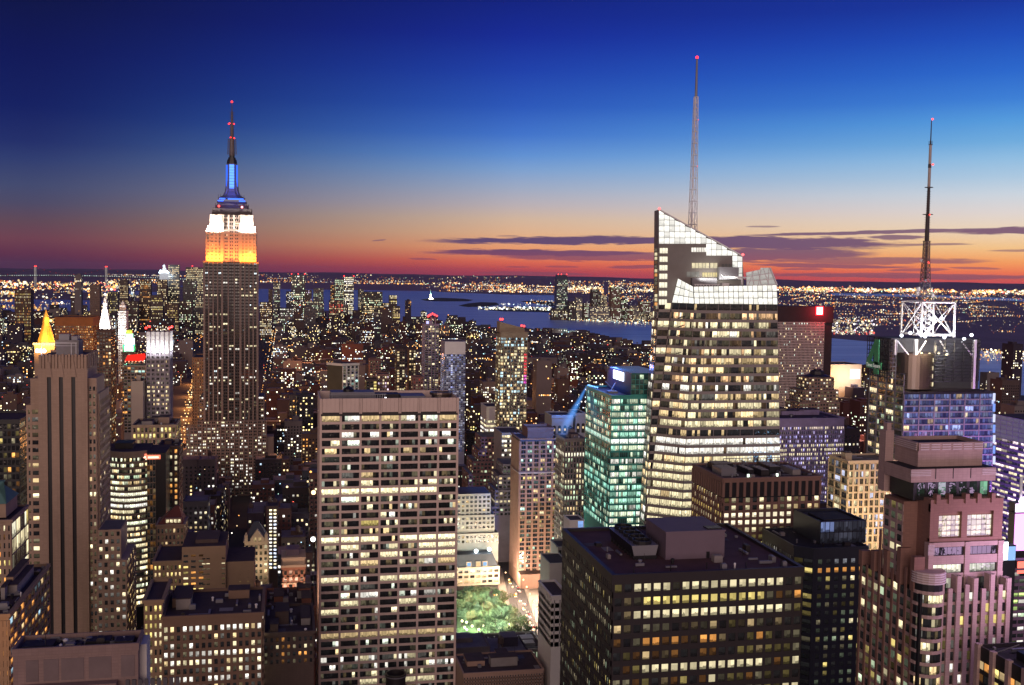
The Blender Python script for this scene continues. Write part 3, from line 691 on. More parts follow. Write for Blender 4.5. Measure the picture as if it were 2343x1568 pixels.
# ---- stepped stone tower with three dark stripes
def stripe_tower():
    Y = 575.0
    lab = 'stepped buff stone tower with three dark vertical stripes up its shaft'
    a, b = at(63, 930, Y), at(220, 903, Y); xs0, xs1 = at(88, 810, Y).x, at(199, 810, Y).x; zc = at(143, 811, Y).z
    B = Bld('stone_tower', lab, a.x, b.x, Y, Y + 40)
    w = B.mb('wall', [STONE])
    zA, zB = at(62, 928, Y).z, at(234, 902, Y).z
    z68, z191 = at(68, 867, Y).z, at(200, 866, Y).z
    w.box(xs0, xs1, Y, Y + 30, 0, zc - 1.2, 0, False)                       # shaft
    xl1, xr1 = at(68, 867, Y).x, at(220, 866, Y).x
    w.box(xl1, xs0, Y + 1.2, Y + 26, 0, z68, 0); w.box(xs1, xr1, Y + 1.2, Y + 26, 0, z191, 0)
    xl2, xr2 = at(58, 928, Y).x, at(224, 902, Y).x
    w.box(xl2, xl1, Y + 1.5, Y + 34, 0, zA, 0); w.box(xr1, xr2, Y + 3, Y + 36, 0, zB, 0)
    cols = 3
    st = B.mb('dark_stripe', [BLACK]); zs = at(140, 858, Y).z
    wS = xs1 - xs0
    # flat wall piers between the stripes and two window columns on each wing
    px = [(at(x, 1150, Y).x) for x in (116, 143, 171)]
    prs = B.mb('pier_cladding', [STONE])
    edges = [xs0] + px + [xs1]
    for x in px: st.box(x - .95, x + .95, Y - .1, Y + .05, 0, zs + 1.5); 
    ed = [xs0 - .2] + [v for x in px for v in (x - .95, x + .95)] + [xs1 + .2]
    for i in range(0, len(ed), 2): prs.box(ed[i], ed[i + 1], Y - .9, Y, 0, zs, 0)
    prs.box(xs0 - .2, xs1 + .2, Y - .9, Y, zs, zc - 7, 0)
    for x in px: prs.hexa([(x - 1.5, Y - 1.3, zs - 1), (x + 1.5, Y - 1.3, zs - 1), (x + 1.5, Y - .9, zs - 1), (x - 1.5, Y - .9, zs - 1)], [(x - .4, Y - 1.3, zs + 6.5), (x + .4, Y - 1.3, zs + 6.5), (x + .4, Y - .9, zs + 6.5), (x - .4, Y - .9, zs + 6.5)])
    cr = B.mb('fluted_crown', [STONE])
    nfl = 15
    for i in range(nfl):
        xa = xs0 + wS * i / nfl; cr.box(xa + .2, xa + wS / nfl - .2, Y - .5 - .35 * (i % 2), Y + .6, zc - 7, zc - .2 + .4 * (i % 2))
    for i in range(10): cr.box(xs1 - .5, xs1 + .4 + .3 * (i % 2), Y + 1 + i * 2.9, Y + 3.6 + i * 2.9, zc - 7, zc)
    cr.box(xs0, xs1, Y + 29, Y + 30, zc - 2, zc)
    B.mb('roof', [ROOF2]).quad((xs0, Y, zc - 1.1), (xs1, Y, zc - 1.1), (xs1, Y + 30, zc - 1.1), (xs0, Y + 30, zc - 1.1))
    pa, pb = at(128, 790, Y + 10), at(180, 790, Y + 10); zp = at(150, 779, Y + 10).z
    q = MB(); q.box(pa.x, pb.x, Y + 10, Y + 22, zc - 1.1, zp, 0, False); q.box(pa.x + 1, pa.x + 6, Y + 12, Y + 18, zp, zp + 3, 1); q.box(pa.x + 7, pb.x - 1, Y + 12, Y + 20, zp, zp + 2, 1)
    q.build('penthouse', [GREY, GREYM], B.e)
    q = MB()
    for x in (pa.x - 6, pa.x + 8, pb.x - .6): q.box(x, x + .3, Y + 5, Y + 5.3, zc - 1, zc + 5.4)
    q.box(pa.x - 6, pb.x, Y + 5, Y + 5.3, zc + 5.1, zc + 5.5); q.box(pa.x - 6, pb.x, Y + 5, Y + 5.3, zc + 3.8, zc + 4); q.build('roof_frame', STEEL, B.e)
    for dx in (-7.5, -4.2, -5.8):
        q = MB(); q.octa((pa.x + dx, Y + 2 + dx * -.2, zc + 1.5), 1.0, (5, 5, 6.5)); q.build('floodlight', LAMP, B.e)
    lt = litgen(.09, (CRM, WHT, WARM), None, .55, 1.2, .4, 3)
    z0 = 40
    def fc(xa, xb, yy, z1, cols, side=None, d=None):
        rows = max(1, round((z1 - 2.5 - z0) / 3.82)); zt = z0 + rows * 3.82
        B.facade((xa, yy, z0), (xb, yy, z0), (xb, yy, zt), (xa, yy, zt), cols, rows, lt, STONE, pw=.8, pd=.3, sh=1.7, sd=.25)
    def fs(x, ya, yb, z1, cols):
        rows = max(1, round((z1 - 2.5 - z0) / 3.82)); zt = z0 + rows * 3.82
        B.facade((x, ya, z0), (x, yb, z0), (x, yb, zt), (x, ya, zt), cols, rows, lt, STONE, pw=1.5, pd=.35, sh=1.7, sd=.3)
    fc(xl2 + .5, xl1, Y + 1.5, zA, 1); fc(xl1 + .3, xs0 - .3, Y + 1.2, z68 - 14, 1); fc(xs1 + .3, xr1 - .3, Y + 1.2, z191, 2)
    fs(xr2, Y + 3, Y + 36, zB, 8)
    # lower wing towards the viewer
    Yw = 566.0; wa, wb = at(224, 1213, Yw), at(277, 1213, Yw)
    w.box(wa.x, wb.x, Yw, Yw + 22, 0, wa.z, 0); B.mb('wing_roof', [ROOF2]).quad((wa.x + .5, Yw + .5, wa.z + .1), (wb.x - .5, Yw + .5, wa.z + .1), (wb.x - .5, Yw + 21, wa.z + .1), (wa.x + .5, Yw + 21, wa.z + .1))
    z1 = wa.z - 1; rows = 17; B.facade((wa.x, Yw, z1 - rows * 3.82), (wb.x, Yw, z1 - rows * 3.82), (wb.x, Yw, z1), (wa.x, Yw, z1), 4, rows, litgen(.12, (CRM, WHT), {0: (0.9, WHT, 1.4)}, .5, 1.3, .4, 12), STONE, pw=1.3, pd=.35, sh=1.7, sd=.3)
    q_ = at(290, 1281, Yw - 3); w.box(wa.x, q_.x, Yw - 3, Yw + 30, 0, q_.z, 0)
    rows = 14; z1 = q_.z - 1
    B.facade((q_.x, Yw - 3, z1 - rows * 3.82), (q_.x, Yw + 30, z1 - rows * 3.82), (q_.x, Yw + 30, z1), (q_.x, Yw - 3, z1), 8, rows, litgen(.3, (CRM, WARM, YEL)), STONE, pw=1.3, pd=.35, sh=1.7, sd=.3)
    rows = 14; B.facade((wa.x, Yw - 3, z1 - rows * 3.82), (q_.x, Yw - 3, z1 - rows * 3.82), (q_.x, Yw - 3, z1), (wa.x, Yw - 3, z1), 5, rows, litgen(.18, (CRM, WHT), {1: (.9, WHT, 1.4)}, .5, 1.3, .4, 12), STONE, pw=1.3, pd=.35, sh=1.7, sd=.3)
    B.done(100)
stripe_tower()
# ---- the tallest tower on the left: stone shaft, floodlit in orange and white, blue mast
def tall_spire_tower():
    Y = 1290.0
    X = lambda px, py=700: at(px, py, Y).x
    Zp = lambda py, px=528: at(px, py, Y).z
    x0, x1 = X(467, 610), X(589, 610)
    B = Bld('spire_tower', 'tall stepped stone tower floodlit orange and white below a blue lit mast with antenna', X(426, 976), X(625, 976), Y - 6, Y + 46, 'skyscraper')
    c = (x0 + x1) / 2
    zs = Zp(598); dep = 40
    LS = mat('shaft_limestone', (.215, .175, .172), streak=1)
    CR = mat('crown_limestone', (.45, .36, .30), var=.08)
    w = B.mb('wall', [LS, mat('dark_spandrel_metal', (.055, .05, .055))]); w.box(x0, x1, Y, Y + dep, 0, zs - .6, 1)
    xa0, xa1 = X(455, 910), X(604, 910); za = Zp(910); w.box(xa0, xa1, Y + 3, Y + dep + 4, 0, za, 0)
    xb0, xb1 = X(426, 976), X(626, 976); zb_ = Zp(976); w.box(xb0, X(470, 976), Y - 3, Y + 20, 0, zb_, 0); w.box(X(590, 985), xb1, Y - 2, Y + 20, 0, Zp(1000), 0)
    w.box(X(452, 958), X(610, 958), Y - 4, Y + 10, 0, Zp(962), 0)
    # window strips between the piers: left wing, recessed middle, right wing
    rows = 76; z0 = zs - 2 - rows * 3.62
    on = {}
    rg = random.Random(8)
    for r, p, k in ((6, .35, 1.3), (10, .3, 1.1), (16, .25, 1), (20, .35, 1.2), (26, .4, 1.3), (27, .5, 1.2), (36, .4, 1.3), (37, .3, 1.1), (47, .4, 1), (50, .6, 1.2), (51, .55, 1.1), (52, .5, 1.2), (54, .45, 1), (59, .85, 1.3), (60, .5, 1.1), (61, .6, 1.2), (62, .75, 1.2), (64, .5, 1.1), (66, .7, 1.2), (67, .5, 1)):
        on[rows - 1 - r] = (p, CRM if r % 3 else WHT, k)
    base = litgen(.035, (WHT, CRM, (.8, .95, 1), WARM), on, .06, 1.4, .6, 6, .004)
    gl = window_mat('shaft_window_glass', (.012, .012, .014), wav=0)
    def strips(xa, xb, yy, za_, zb2, cols, nrows, lit, wall=LS, pw=1.5, glass=gl):
        B.facade((xa, yy, za_), (xb, yy, za_), (xb, yy, zb2), (xa, yy, zb2), cols, nrows, lit, wall, pw=pw, pd=.7, sh=1.75, sd=.12, sub=2, mw=.5, glass=glass, spans=False)
    wl, wr = X(508, 620), X(550, 620)
    strips(x0, wl, Y, z0, zs - 2, 4, rows, base); strips(wr, x1, Y, z0, zs - 2, 4, rows, base); strips(wl, wr, Y + .8 - .8, z0, zs - 2, 3, rows, base)
    pr = B.mb('pier_cladding', [LS])
    for x in (x0, wl, wr, x1): pr.box(x - 1.2, x + 1.2, Y - 1.1, Y - .2, 0, zs - .3)
    r2 = 40; B.facade((xa1, Y + 3, za - r2 * 3.62), (xa1, Y + 3 + .01, za - r2 * 3.62), (xa1, Y + 3.01, za), (xa1, Y + 3, za), 1, 1, base, None)
    lo = litgen(.2, (WHT, CRM), None, .1, 1.2, .5, 15, .004)
    B.facade((x1 + .6, Y + 3, z0), (xa1, Y + 3, z0), (xa1, Y + 3, za), (x1 + .6, Y + 3, za), 1, 35, lo, LS, pw=1.5, pd=.5, sh=1.6, sd=.1, sub=2, mw=.4)
    B.facade((xa0, Y + 3, z0), (x0 - .6, Y + 3, z0), (x0 - .6, Y + 3, za), (xa0, Y + 3, za), 1, 35, lo, LS, pw=1.5, pd=.5, sh=1.6, sd=.1, sub=2, mw=.4)
    zq = Zp(962); B.facade((X(452, 958), Y - 4, zq - 27 * 3.62), (X(610, 958), Y - 4, zq - 27 * 3.62), (X(610, 958), Y - 4, zq - 1), (X(452, 958), Y - 4, zq - 1), 15, 27, litgen(.25, (WHT, CRM, WHT), None, .1, 1.3, .6, 16, .004), LS, pw=1.6, pd=.7, sh=1.7, sd=.05, sub=2, mw=.5)
    B.facade((xb0, Y - 3, zb_ - 22 * 3.62), (X(452, 976), Y - 3, zb_ - 22 * 3.62), (X(452, 976), Y - 3, zb_ - 1), (xb0, Y - 3, zb_ - 1), 3, 22, litgen(.25, (WHT, CRM), None, .3, 1.1, .6, 17), LS, pw=1.4, pd=.4, sh=1.7, sd=.2, sub=2, mw=.4)
    # orange tier
    zo = Zp(527); xo0, xo1 = X(470.5, 560), X(586, 560)
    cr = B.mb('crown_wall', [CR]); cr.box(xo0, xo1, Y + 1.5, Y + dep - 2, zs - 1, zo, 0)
    nr = round((zo - zs - 3) / 3.62)
    lo2 = litgen(.06, (WHT, CRM), None, .1, 1.0, .3, 18, .004)
    wl2, wr2 = X(508, 560), X(550, 560)
    for a_, b_, n_ in ((xo0, wl2, 4), (wr2, xo1, 4), (wl2 + 1.4, wr2 - 1.4, 3)):
        B.facade((a_, Y + 1.5, zs), (b_, Y + 1.5, zs), (b_, Y + 1.5, zo - 1), (a_, Y + 1.5, zo - 1), n_, nr, lo2, CR, pw=2.0, pd=.7, sh=2.0, sd=.15, sub=2, mw=.7, glass=gl, part='crown_frame')
    for x in (wl2, wr2): cr.box(x - 1.7, x + 1.7, Y + .3, Y + 1.5, zs - .6, zo + 8)
    # white tier
    zw = Zp(492); xw0, xw1 = X(479, 510), X(579, 510)
    cr.box(xw0, xw1, Y + 5, Y + dep - 5, zo - .5, zw, 0)
    for a_, b_ in ((xw0, X(509, 510)), (X(548, 510), xw1)):
        for i in range(5):
            xa = a_ + (b_ - a_) * i / 5; cr.box(xa + .25, xa + (b_ - a_) / 5 - .25, Y + 4.2, Y + 5, zo, zw + .5 - (i == 2) * .8)
    B.facade((X(510, 510), Y + 5, zo), (X(547, 510), Y + 5, zo), (X(547, 510), Y + 5, zw), (X(510, 510), Y + 5, zw), 3, 4, lo2, CR, pw=1.8, pd=1.6, sh=1.8, sd=.15, sub=2, mw=.4, part='crown_frame', glass=gl)
    cr.box(X(474, 520), X(484, 520), Y + 4, Y + 14, zo - .5, Zp(517), 0); cr.box(X(574, 520), X(584, 520), Y + 4, Y + 14, zo - .5, Zp(517), 0)
    # dark upper tiers
    dk = B.mb('upper_tier', [mat('dark_tier_stone', (.075, .06, .06))])
    dk.box(X(484, 485), X(575, 485), Y + 7, Y + 33, zw - .4, Zp(477), 0); dk.box(X(491, 470), X(567, 470), Y + 9, Y + 31, Zp(477) - .1, Zp(466), 0)
    dk.box(X(495, 460), X(563, 460), Y + 11, Y + 29, Zp(466) - .1, Zp(460), 0)
    for x in (486, 500, 545, 558, 572): dk.box(X(x - 2, 480), X(x + 2, 480), Y + 6, Y + 7, Zp(484), Zp(476), 0)
    # blue lit base ring and mast
    MT = mat('mast_metal', (.12, .13, .20), rough=.5, var=.1)
    ym = Y + 20
    ms = B.mb('mast', [MT, BLACK])
    def oct_(xc, r, z): return [(xc + r * math.cos(math.pi / 8 + k * math.pi / 4), ym + r * math.sin(math.pi / 8 + k * math.pi / 4), z) for k in range(8)]
    s_ = (X(541, 400) - X(517, 400)) / 2; cx = (X(516.5, 400) + X(541, 400)) / 2
    lv = [(452, 2.6), (446, 1.75), (436, 1.35), (415, 1.16), (372, .98)]
    for (pa, ra), (pb, rb) in zip(lv, lv[1:]): ms.loft(oct_(cx, s_ * ra * 1.08, Zp(pa)), oct_(cx, s_ * rb * 1.08, Zp(pb)), 0)
    for k in range(4):                            # buttress wings
        a_ = math.pi / 4 + k * math.pi / 2; dx, dy = math.cos(a_), math.sin(a_)
        px_, py_ = cx + dx * s_ * 1.25, ym + dy * s_ * 1.25
        ms.hexa([(px_ - 2.4, py_ - 2.4, Zp(452)), (px_ + 2.4, py_ - 2.4, Zp(452)), (px_ + 2.4, py_ + 2.4, Zp(452)), (px_ - 2.4, py_ + 2.4, Zp(452))],
                [(px_ - dx * 2.6 - 1, py_ - dy * 2.6 - 1, Zp(400)), (px_ - dx * 2.6 + 1, py_ - dy * 2.6 - 1, Zp(400)), (px_ - dx * 2.6 + 1, py_ - dy * 2.6 + 1, Zp(400)), (px_ - dx * 2.6 - 1, py_ - dy * 2.6 + 1, Zp(400))], 0)
    for (pa, pb, r) in ((372, 366, 1.08), (366, 362, 1.0), (362, 357, .8), (357, 352, .55)): ms.loft(oct_(cx, s_ * r, Zp(pa)), oct_(cx, s_ * r * .95, Zp(pb)), 1, 1)
    bl = (.22, .62, 3.2)
    for i in range(11):
        q = MB(); za_, zb2 = Zp(446 - i * 6.6), Zp(446 - (i + 1) * 6.6 + 1); f = 1.0
        yy = ym - s_ * (1.36 if i == 0 else 1.2 if i < 4 else 1.12)
        q.box(cx - 2.6, cx + 2.6, yy - .5, yy, za_, zb2, 0, lit=bl); q.build('mast_window', LAMP, B.e)
    for sx in (-1, 1):
        q = MB(); q.box(cx + sx * s_ * .98 - .9, cx + sx * s_ * .98 + .9, ym - s_ * .75, ym - s_ * .6, Zp(425), Zp(375), 0, lit=(.05, .2, 1.4)); q.build('mast_side_light', LAMP, B.e)
    for a_, b_, yy, pz in ((497, 510, 9, 459), (546, 560, 9, 459), (501, 514, 10.5, 454), (520, 556, 10.5, 454)):
        q = MB(); q.box(X(a_, 456), X(b_, 456), Y + yy, Y + yy + .6, Zp(pz + 1.4), Zp(pz - 1.4), 0, lit=(.12, .4, 2.6)); q.build('blue_light_bar', LAMP, B.e)
    for a_ in (498, 503, 552, 557):
        ms.tube((X(a_, 456), Y + 12, Zp(458)), (X(a_, 456), Y + 12, Zp(444)), .35, .2, 5, 1)
    # antenna
    an = B.mb('antenna', [mat('antenna_steel', (.10, .08, .08), rough=.5), BLACK])
    an.tube((cx, ym, Zp(353)), (cx, ym, Zp(312)), 3.2, 2.8, 10, 0); an.tube((cx, ym, Zp(312)), (cx, ym, Zp(278)), 2.0, 1.8, 8, 0)
    an.tube((cx, ym, Zp(278)), (cx, ym, Zp(250)), 1.3, 1.0, 8, 0); an.tube((cx, ym, Zp(250)), (cx, ym, Zp(229)), .6, .4, 6, 0)
    for k in range(26):
        z = Zp(352 - k * 4); rr = 3.9 if k < 10 else 2.7
        an.box(cx - rr, cx + rr, ym - .3, ym + .3, z, z + .4, 1); 
    for sx in (-1, 1): an.tube((cx + sx * 4.6, ym, Zp(350)), (cx + sx * 4.2, ym, Zp(314)), .5, .4, 6, 0)
    for dx, py in ((0, 228), (-2.6, 278), (2.2, 279), (-1.4, 311), (2.6, 312), (-3.4, 279.5)): 
        q = MB(); q.octa((cx + dx, ym - 2, Zp(py)), 1.0 if py > 230 else 1.2, (4.5, .12, .08)); q.build('beacon', LAMP, B.e)
    for px_, py in ((500, 472), (553, 473)): 
        q = MB(); q.octa((X(px_, py), Y + 6, Zp(py)), 1.3, (4, .3, .25) if px_ < 540 else (4, 1.2, 1.4)); q.build('beacon', LAMP, B.e)
    B.done(100, 1.2)
    # its floodlights: orange on the ledge of the shaft, white one tier up, blue round the mast
    og = (1, .36, .035)
    for a_, b_ in ((469, 508), (550, 588)):
        xa, xb = X(a_, 598), X(b_, 598)
        lamp('orange_floodlight', 'AREA', ((xa + xb) / 2, Y - 6.5, zs + .5), 30000, (1, .23, .018), xb - xa, ((xa + xb) / 2, Y + 5, zs + 17), 2.0)
    lamp('orange_floodlight', 'AREA', (c, Y - 5, zs + 4), 6000, (1, .18, .02), 10, (c, Y + 5, zs + 26), 2.0)
    for a_, b_ in ((474, 508), (549, 584)):
        xa, xb = X(a_, 526), X(b_, 526)
        lamp('white_floodlight', 'AREA', ((xa + xb) / 2, Y - 4, zo + .6), 34000, (1, .95, .88), xb - xa, ((xa + xb) / 2, Y + 6, zo + 13), 2.0)
        for i in range(5):
            pass
    for x in (473, 477, 481, 496, 500, 562, 568, 573, 578, 583):
        q = MB(); q.box(X(x - 1.2, 525), X(x + 1.2, 525), Y + 1.6, Y + 2.6, zo, zo + 1.6, 0, lit=(2.5, 2.5, 2.8)); q.build('white_flood_fitting', LAMP, B.e)
    lamp('blue_floodlight', 'AREA', (cx, ym - 26, Zp(458)), 9000, (.03, .10, 1), 24, (cx, ym, Zp(415)), 3)
tall_spire_tower()

# ---- faceted glass tower with a lit slanting crown and a lattice spire
CROWN = window_mat('lit_crown_glass', (.10, .11, .11), rough=.3, pat=.35, wav=0)
def in_poly(p, poly):
    c = False; n = len(poly)
    for i in range(n):
        a, b = poly[i], poly[(i + 1) % n]
        if (a[1] > p[1]) != (b[1] > p[1]) and p[0] < (b[0] - a[0]) * (p[1] - a[1]) / (b[1] - a[1]) + a[0]: c = not c
    return c
def crystal_tower():
    Yb, Ya, Yl = 610.0, 624.0, 636.0
    B = Bld('crystal_tower', 'faceted glass tower with brightly lit slanting white crown and tall lattice spire', at(1463, 1198, Yl).x, at(1787, 1198, Yb).x, Yb, Yb + 60, 'skyscraper')
    FR = mat('curtain_wall_aluminium', (.27, .235, .225), rough=.55, var=.1)
    z1, z0 = at(1680, 697, Yb).z, at(1680, 1205, Yb).z
    def pt(px, py, Y, z):                    # x of a corner at height z
        a = at(px, py, Y); return V((a.x, Y, z))
    top = [pt(1495, 692, Yl, z1), pt(1505, 692, Ya, z1), pt(1537, 695, Ya, z1), pt(1588, 697, Yb, z1), pt(1778, 697, Yb, z1)]
    bot = [pt(1462, 1200, Yl, z0), pt(1474, 1200, Ya, z0), pt(1477, 1200, Ya, z0), pt(1557, 1200, Yb, z0), pt(1787, 1200, Yb, z0)]
    gb = [V((p.x + (p.x - q.x) * .9, p.y, 0)) for p, q in zip(bot, top)]
    ins = [V((.5, .5, 0)), V((.5, .4, 0)), V((.2, .5, 0)), V((0, .5, 0)), V((-.5, .5, 0))]
    back = lambda ps, z: [V((ps[4].x, Yb + 55, z)), V((ps[0].x + 16, Yb + 55, z))]
    w = B.mb('wall', [mat('smoked_curtain_glass', (.05, .045, .05), rough=.25), ROOF])
    w.loft([p for p in gb] + back(gb, 0), [p for p in bot] + back(bot, z0), 0)
    lo_, hi_ = bot + back(bot, z0), top + back(top, z1)
    for k in range(25): w.loft([a.lerp(b, k / 25) for a, b in zip(lo_, hi_)], [a.lerp(b, (k + 1) / 25) for a, b in zip(lo_, hi_)], 0, 1 if k == 24 else 0)
    rows = 25
    on = {rows - 1 - r: v for r, v in {11: (.7, CRM, 1.1), 12: (.3, WARM, 1), 15: (.95, WHT, 1.35), 16: (.9, WHT, 1.2), 10: (.3, WARM, .9), 17: (.7, CRM, 1.2), 18: (.9, CRM, 1.2), 19: (.92, CRM, 1.2), 20: (.85, CRM, 1.15), 21: (.9, CRM, 1.2), 22: (.9, CRM, 1.2), 23: (.92, CRM, 1.2), 24: (.9, CRM, 1.2), 13: (.6, CRM, 1.1), 2: (.5, CRM, 1), 5: (.4, CRM, 1.1), 6: (.4, WARM, 1)}.items()}
    dark = {rows - 1: 1, rows - 15: 1}
    base = litgen(.42, (CRM, WARM, CRM, WHT, (1, .6, .3)), on, .7, 1.2, .4, 91, .02)
    def lit(r, c, k):
        if r in dark: return (.015, .015, .015) if RN.random() < .93 else sc(WARM, .8)
        return base(r, c, k)
    kw = dict(pw=.3, pd=.12, sh=1.75, sd=.08, sub=5, mw=.10)
    B.facade(bot[3], bot[4], top[4], top[3], 7, rows, lit, FR, **kw)
    B.facade(bot[2], bot[3], top[3], top[2], 3, rows, lit, FR, **kw)
    B.facade(bot[1], bot[2], top[2], top[1], 1, rows, litgen(.4, (CRM, WARM), None, .4, 1.1, .3, 92), FR, pw=.6, pd=.2, sh=1.7, sd=.2, sub=2, mw=.2)
    B.facade(bot[0], bot[1], top[1], top[0], 2, rows, litgen(.45, (CRM, WHT, WARM), None, .5, 1.1, .4, 93), FR, pw=.6, pd=.2, sh=1.7, sd=.2, sub=2, mw=.2)
    # upper rear mass with the slanting top
    P = lambda px, py, Y=Ya: at(px, py, Y)
    f = [P(1505, 697), P(1703, 697), P(1701, 636), P(1697.5, 586), P(1507, 480)]
    u = MB(); bk = [p + V((2, 14, 0)) for p in f]; i = len(u.v); u.v += [tuple(p) for p in f + bk]
    u.f.append((0, 1, 2, 3, 4)); u.m.append(0)
    for k in range(5): u.f.append(((k + 1) % 5, k, 5 + k, 5 + (k + 1) % 5)); u.m.append(0)
    u.f.append((9, 8, 7, 6, 5)); u.m.append(0)
    u.build('upper_mass', [mat('grey_crown_wall', (.20, .185, .175), rough=.5, var=.1)], B.e)
    gr = B.mb('crown_mullion', [mat('grey_mullion', (.10, .10, .10))])
    zone = [(1507, 559), (1500, 470), (1700, 590), (1704, 640), (1681, 640), (1681, 603), (1671, 603), (1671, 592), (1620, 589), (1620, 560)]
    mx, my = 12.0, 13.6
    def panel(cells_px, Y, k):
        pts = [at(*c, Y - .12) for c in cells_px]; return pts
    def slope(x): return 480 + (x - 1507) * (586 - 480) / (1697.5 - 1507)
    x = 1507.0; cells = 0
    while x < 1698:
        xn = min(x + mx, 1698); y = 640.0
        while y > 478:
            yn = y - my; cxp, cyp = (x + xn) / 2, (y + yn) / 2
            ta, tb = max(yn, slope(x) + 1.5), max(yn, slope(xn) + 1.5)
            if in_poly((cxp, min(cyp, 638)), zone) and (ta < y - 1 or tb < y - 1):
                q = [(x + .4, y - .4), (xn - .4, y - .4), (xn - .4, min(tb + .4, y - .5)), (x + .4, min(ta + .4, y - .5))]
                l_ = RN.choice((1.3, 1.2, 1.1, .85, 1.35)) * (1 if cyp < 600 else .9)
                B.panes.append((*[at(a, b, Ya - .15) for a, b in q], sc((1, .98, .90), l_), CROWN))
                gr.quad(*[at(a, b, Ya - .05) for a, b in ((x, y), (xn, y), (xn, tb), (x, ta))])
            y = yn
        x = xn
    # slanting rim
    rim = B.mb('crown_rim', [STEEL]); a, b = P(1507, 479), P(1698, 585.5)
    rim.hexa([a + V((0, -.3, -.5)), b + V((0, -.3, -.5)), b + V((0, .4, -.5)), a + V((0, .4, -.5))], [a + V((0, -.3, .3)), b + V((0, -.3, .3)), b + V((0, .4, .3)), a + V((0, .4, .3))])
    # left glass strip of the upper mass: a column of lit lobby windows
    for r in range(7):
        ya = 571 + r * 19.6
        for k in range(3):
            xa = 1509 + k * 6.2 - r * .3
            B.panes.append((at(xa, ya + 9, Ya - .15), at(xa + 5.6, ya + 9, Ya - .15), at(xa + 5.6, ya - 3, Ya - .15), at(xa, ya - 3, Ya - .15), sc((1, .93, .7), 1.15), CROWN))
    for r in range(14):                      # thin east face
        ya = 571 + r * 9.5
        B.panes.append((at(1497, ya + 5, Ya + 2), at(1503, ya + 5, Ya + .2), at(1503, ya - 2, Ya + .2), at(1497.5, ya - 2, Ya + 2), sc(RN.choice((CRM, ORG, CRM)), RN.choice((.1, .8, .9))), CROWN))
    for (xa, xb, ya, yb, n, col) in ((1581, 1622, 567, 577, 7, sc(WHT, 1.1)), (1582, 1622, 602, 614, 5, sc(CRM, .8)), (1624, 1641, 602, 614, 2, sc(CRM, .7)), (1606, 1642, 624, 634, 6, sc(YEL, .7)), (1570, 1600, 622, 634, 3, sc(WHT, .12)), (1650, 1680, 604, 622, 4, (.01, .01, .01))):
        for k in range(n):
            a_, b_ = xa + (xb - xa) * k / n + .5, xa + (xb - xa) * (k + 1) / n - .5
            B.panes.append((*[at(p_, q_, Ya - .15) for p_, q_ in ((a_, yb), (b_, yb), (b_, ya), (a_, ya))], sc(col, RN.uniform(.8, 1.1)), CROWN))
    # front crown: lit screen wall over the front and the chamfer
    zc = at(1680, 658, Yb).z
    sw = B.mb('crown_screen_wall', [mat('grey_crown_wall', (.2, .185, .175))])
    ct = [pt(1551, 640, Ya, at(1551, 638, Ya).z), pt(1586, 659, Yb, zc), pt(1776, 655, Yb, at(1776, 653, Yb).z)]
    cb = [top[2], top[3], top[4]]
    for i in range(2):
        for k in range(6):
            q = [cb[i].lerp(ct[i], k / 6), cb[i + 1].lerp(ct[i + 1], k / 6), cb[i + 1].lerp(ct[i + 1], (k + 1) / 6), cb[i].lerp(ct[i], (k + 1) / 6)]; sw.quad(*q); sw.quad(*[p + V((0, .6, 0)) for p in reversed(q)])
        cols = (4, 17)[i]
        B.facade(cb[i], cb[i + 1], ct[i + 1], ct[i], cols, 3, lambda r, c, k=0: sc((1, .98, .88), RN.choice((1.4, 1.3, 1.2, 1.0)) * (1.1 - .08 * r)), None, pw=.35, sh=.35, glass=CROWN, off=.3)
        B.facade(cb[i], cb[i + 1], ct[i + 1], ct[i], cols, 3, lambda r, c, k=0: (0, 0, 0), BLACK, pw=.22, pd=.2, sh=.25, sd=.2, glass=CROWN, part='crown_mullion', skip=lambda r, c: True)
    # glass sail on the right shoulder: white lattice with panes
    a0, a1, a2, a3 = at(1707, 655, Yb + 6), at(1775, 653, Yb + 6), at(1759, 613, Yb + 6), at(1706, 624, Yb + 6)
    B.facade(a0, a1, a2, a3, 4, 3, lambda r, c, k=0: sc((1, .96, .9), .42), STEEL, pw=.5, pd=.4, sh=.5, sd=.35, glass=CROWN, part='sail_lattice')
    sl_ = B.mb('sail_lattice', [STEEL])
    for i in range(3): p0 = a0.lerp(a1, i / 3 + .05) + V((0, -.6, 0)); p1 = a3.lerp(a2, (i + 1) / 3 - .03) + V((0, -.6, 0)); sl_.tube(p0, p1, .3, n=5)
    sl_.tube(a1 + V((.6, -.3, 0)), a2 + V((.6, -.3, 0)), .5, n=5)
    B.facade(a1 + V((.2, 0, 0)), a1 + V((1.5, 18, 0)), a2 + V((1.5, 16, 0)), a2 + V((.2, 0, 0)), 3, 3, lambda r, c, k=0: sc((1, .96, .9), .4), STEEL, pw=.4, pd=.3, sh=.4, sd=.25, glass=CROWN, part='sail_lattice')
    # terrace plant between the two crowns
    def pb(nm, xa, xb, ya, yb, Y, d, m):
        p, q_ = at(xa, yb, Y), at(xb, ya, Y); o = MB(); o.box(p.x, q_.x, Y, Y + d, p.z, q_.z); o.build(nm, m, B.e)
    pb('plant_box', 1645, 1690, 612, 640, Ya - 4, 3.8, GREYM); pb('plant_box', 1583, 1640, 637, 660, Ya - 3, 2.8, GREYM); pb('plant_box', 1652, 1668, 648, 660, Yb + 4, 4, STEEL); pb('plant_box', 1670, 1700, 652, 660, Yb + 4, 4, GREYM)
    o = MB()
    for i in range(9): p = at(1590 + i * 6.5, 660, Yb + 2); o.box(p.x - .2, p.x + .2, Yb + 2, Yb + 2.3, p.z - 1, p.z + 2.2)
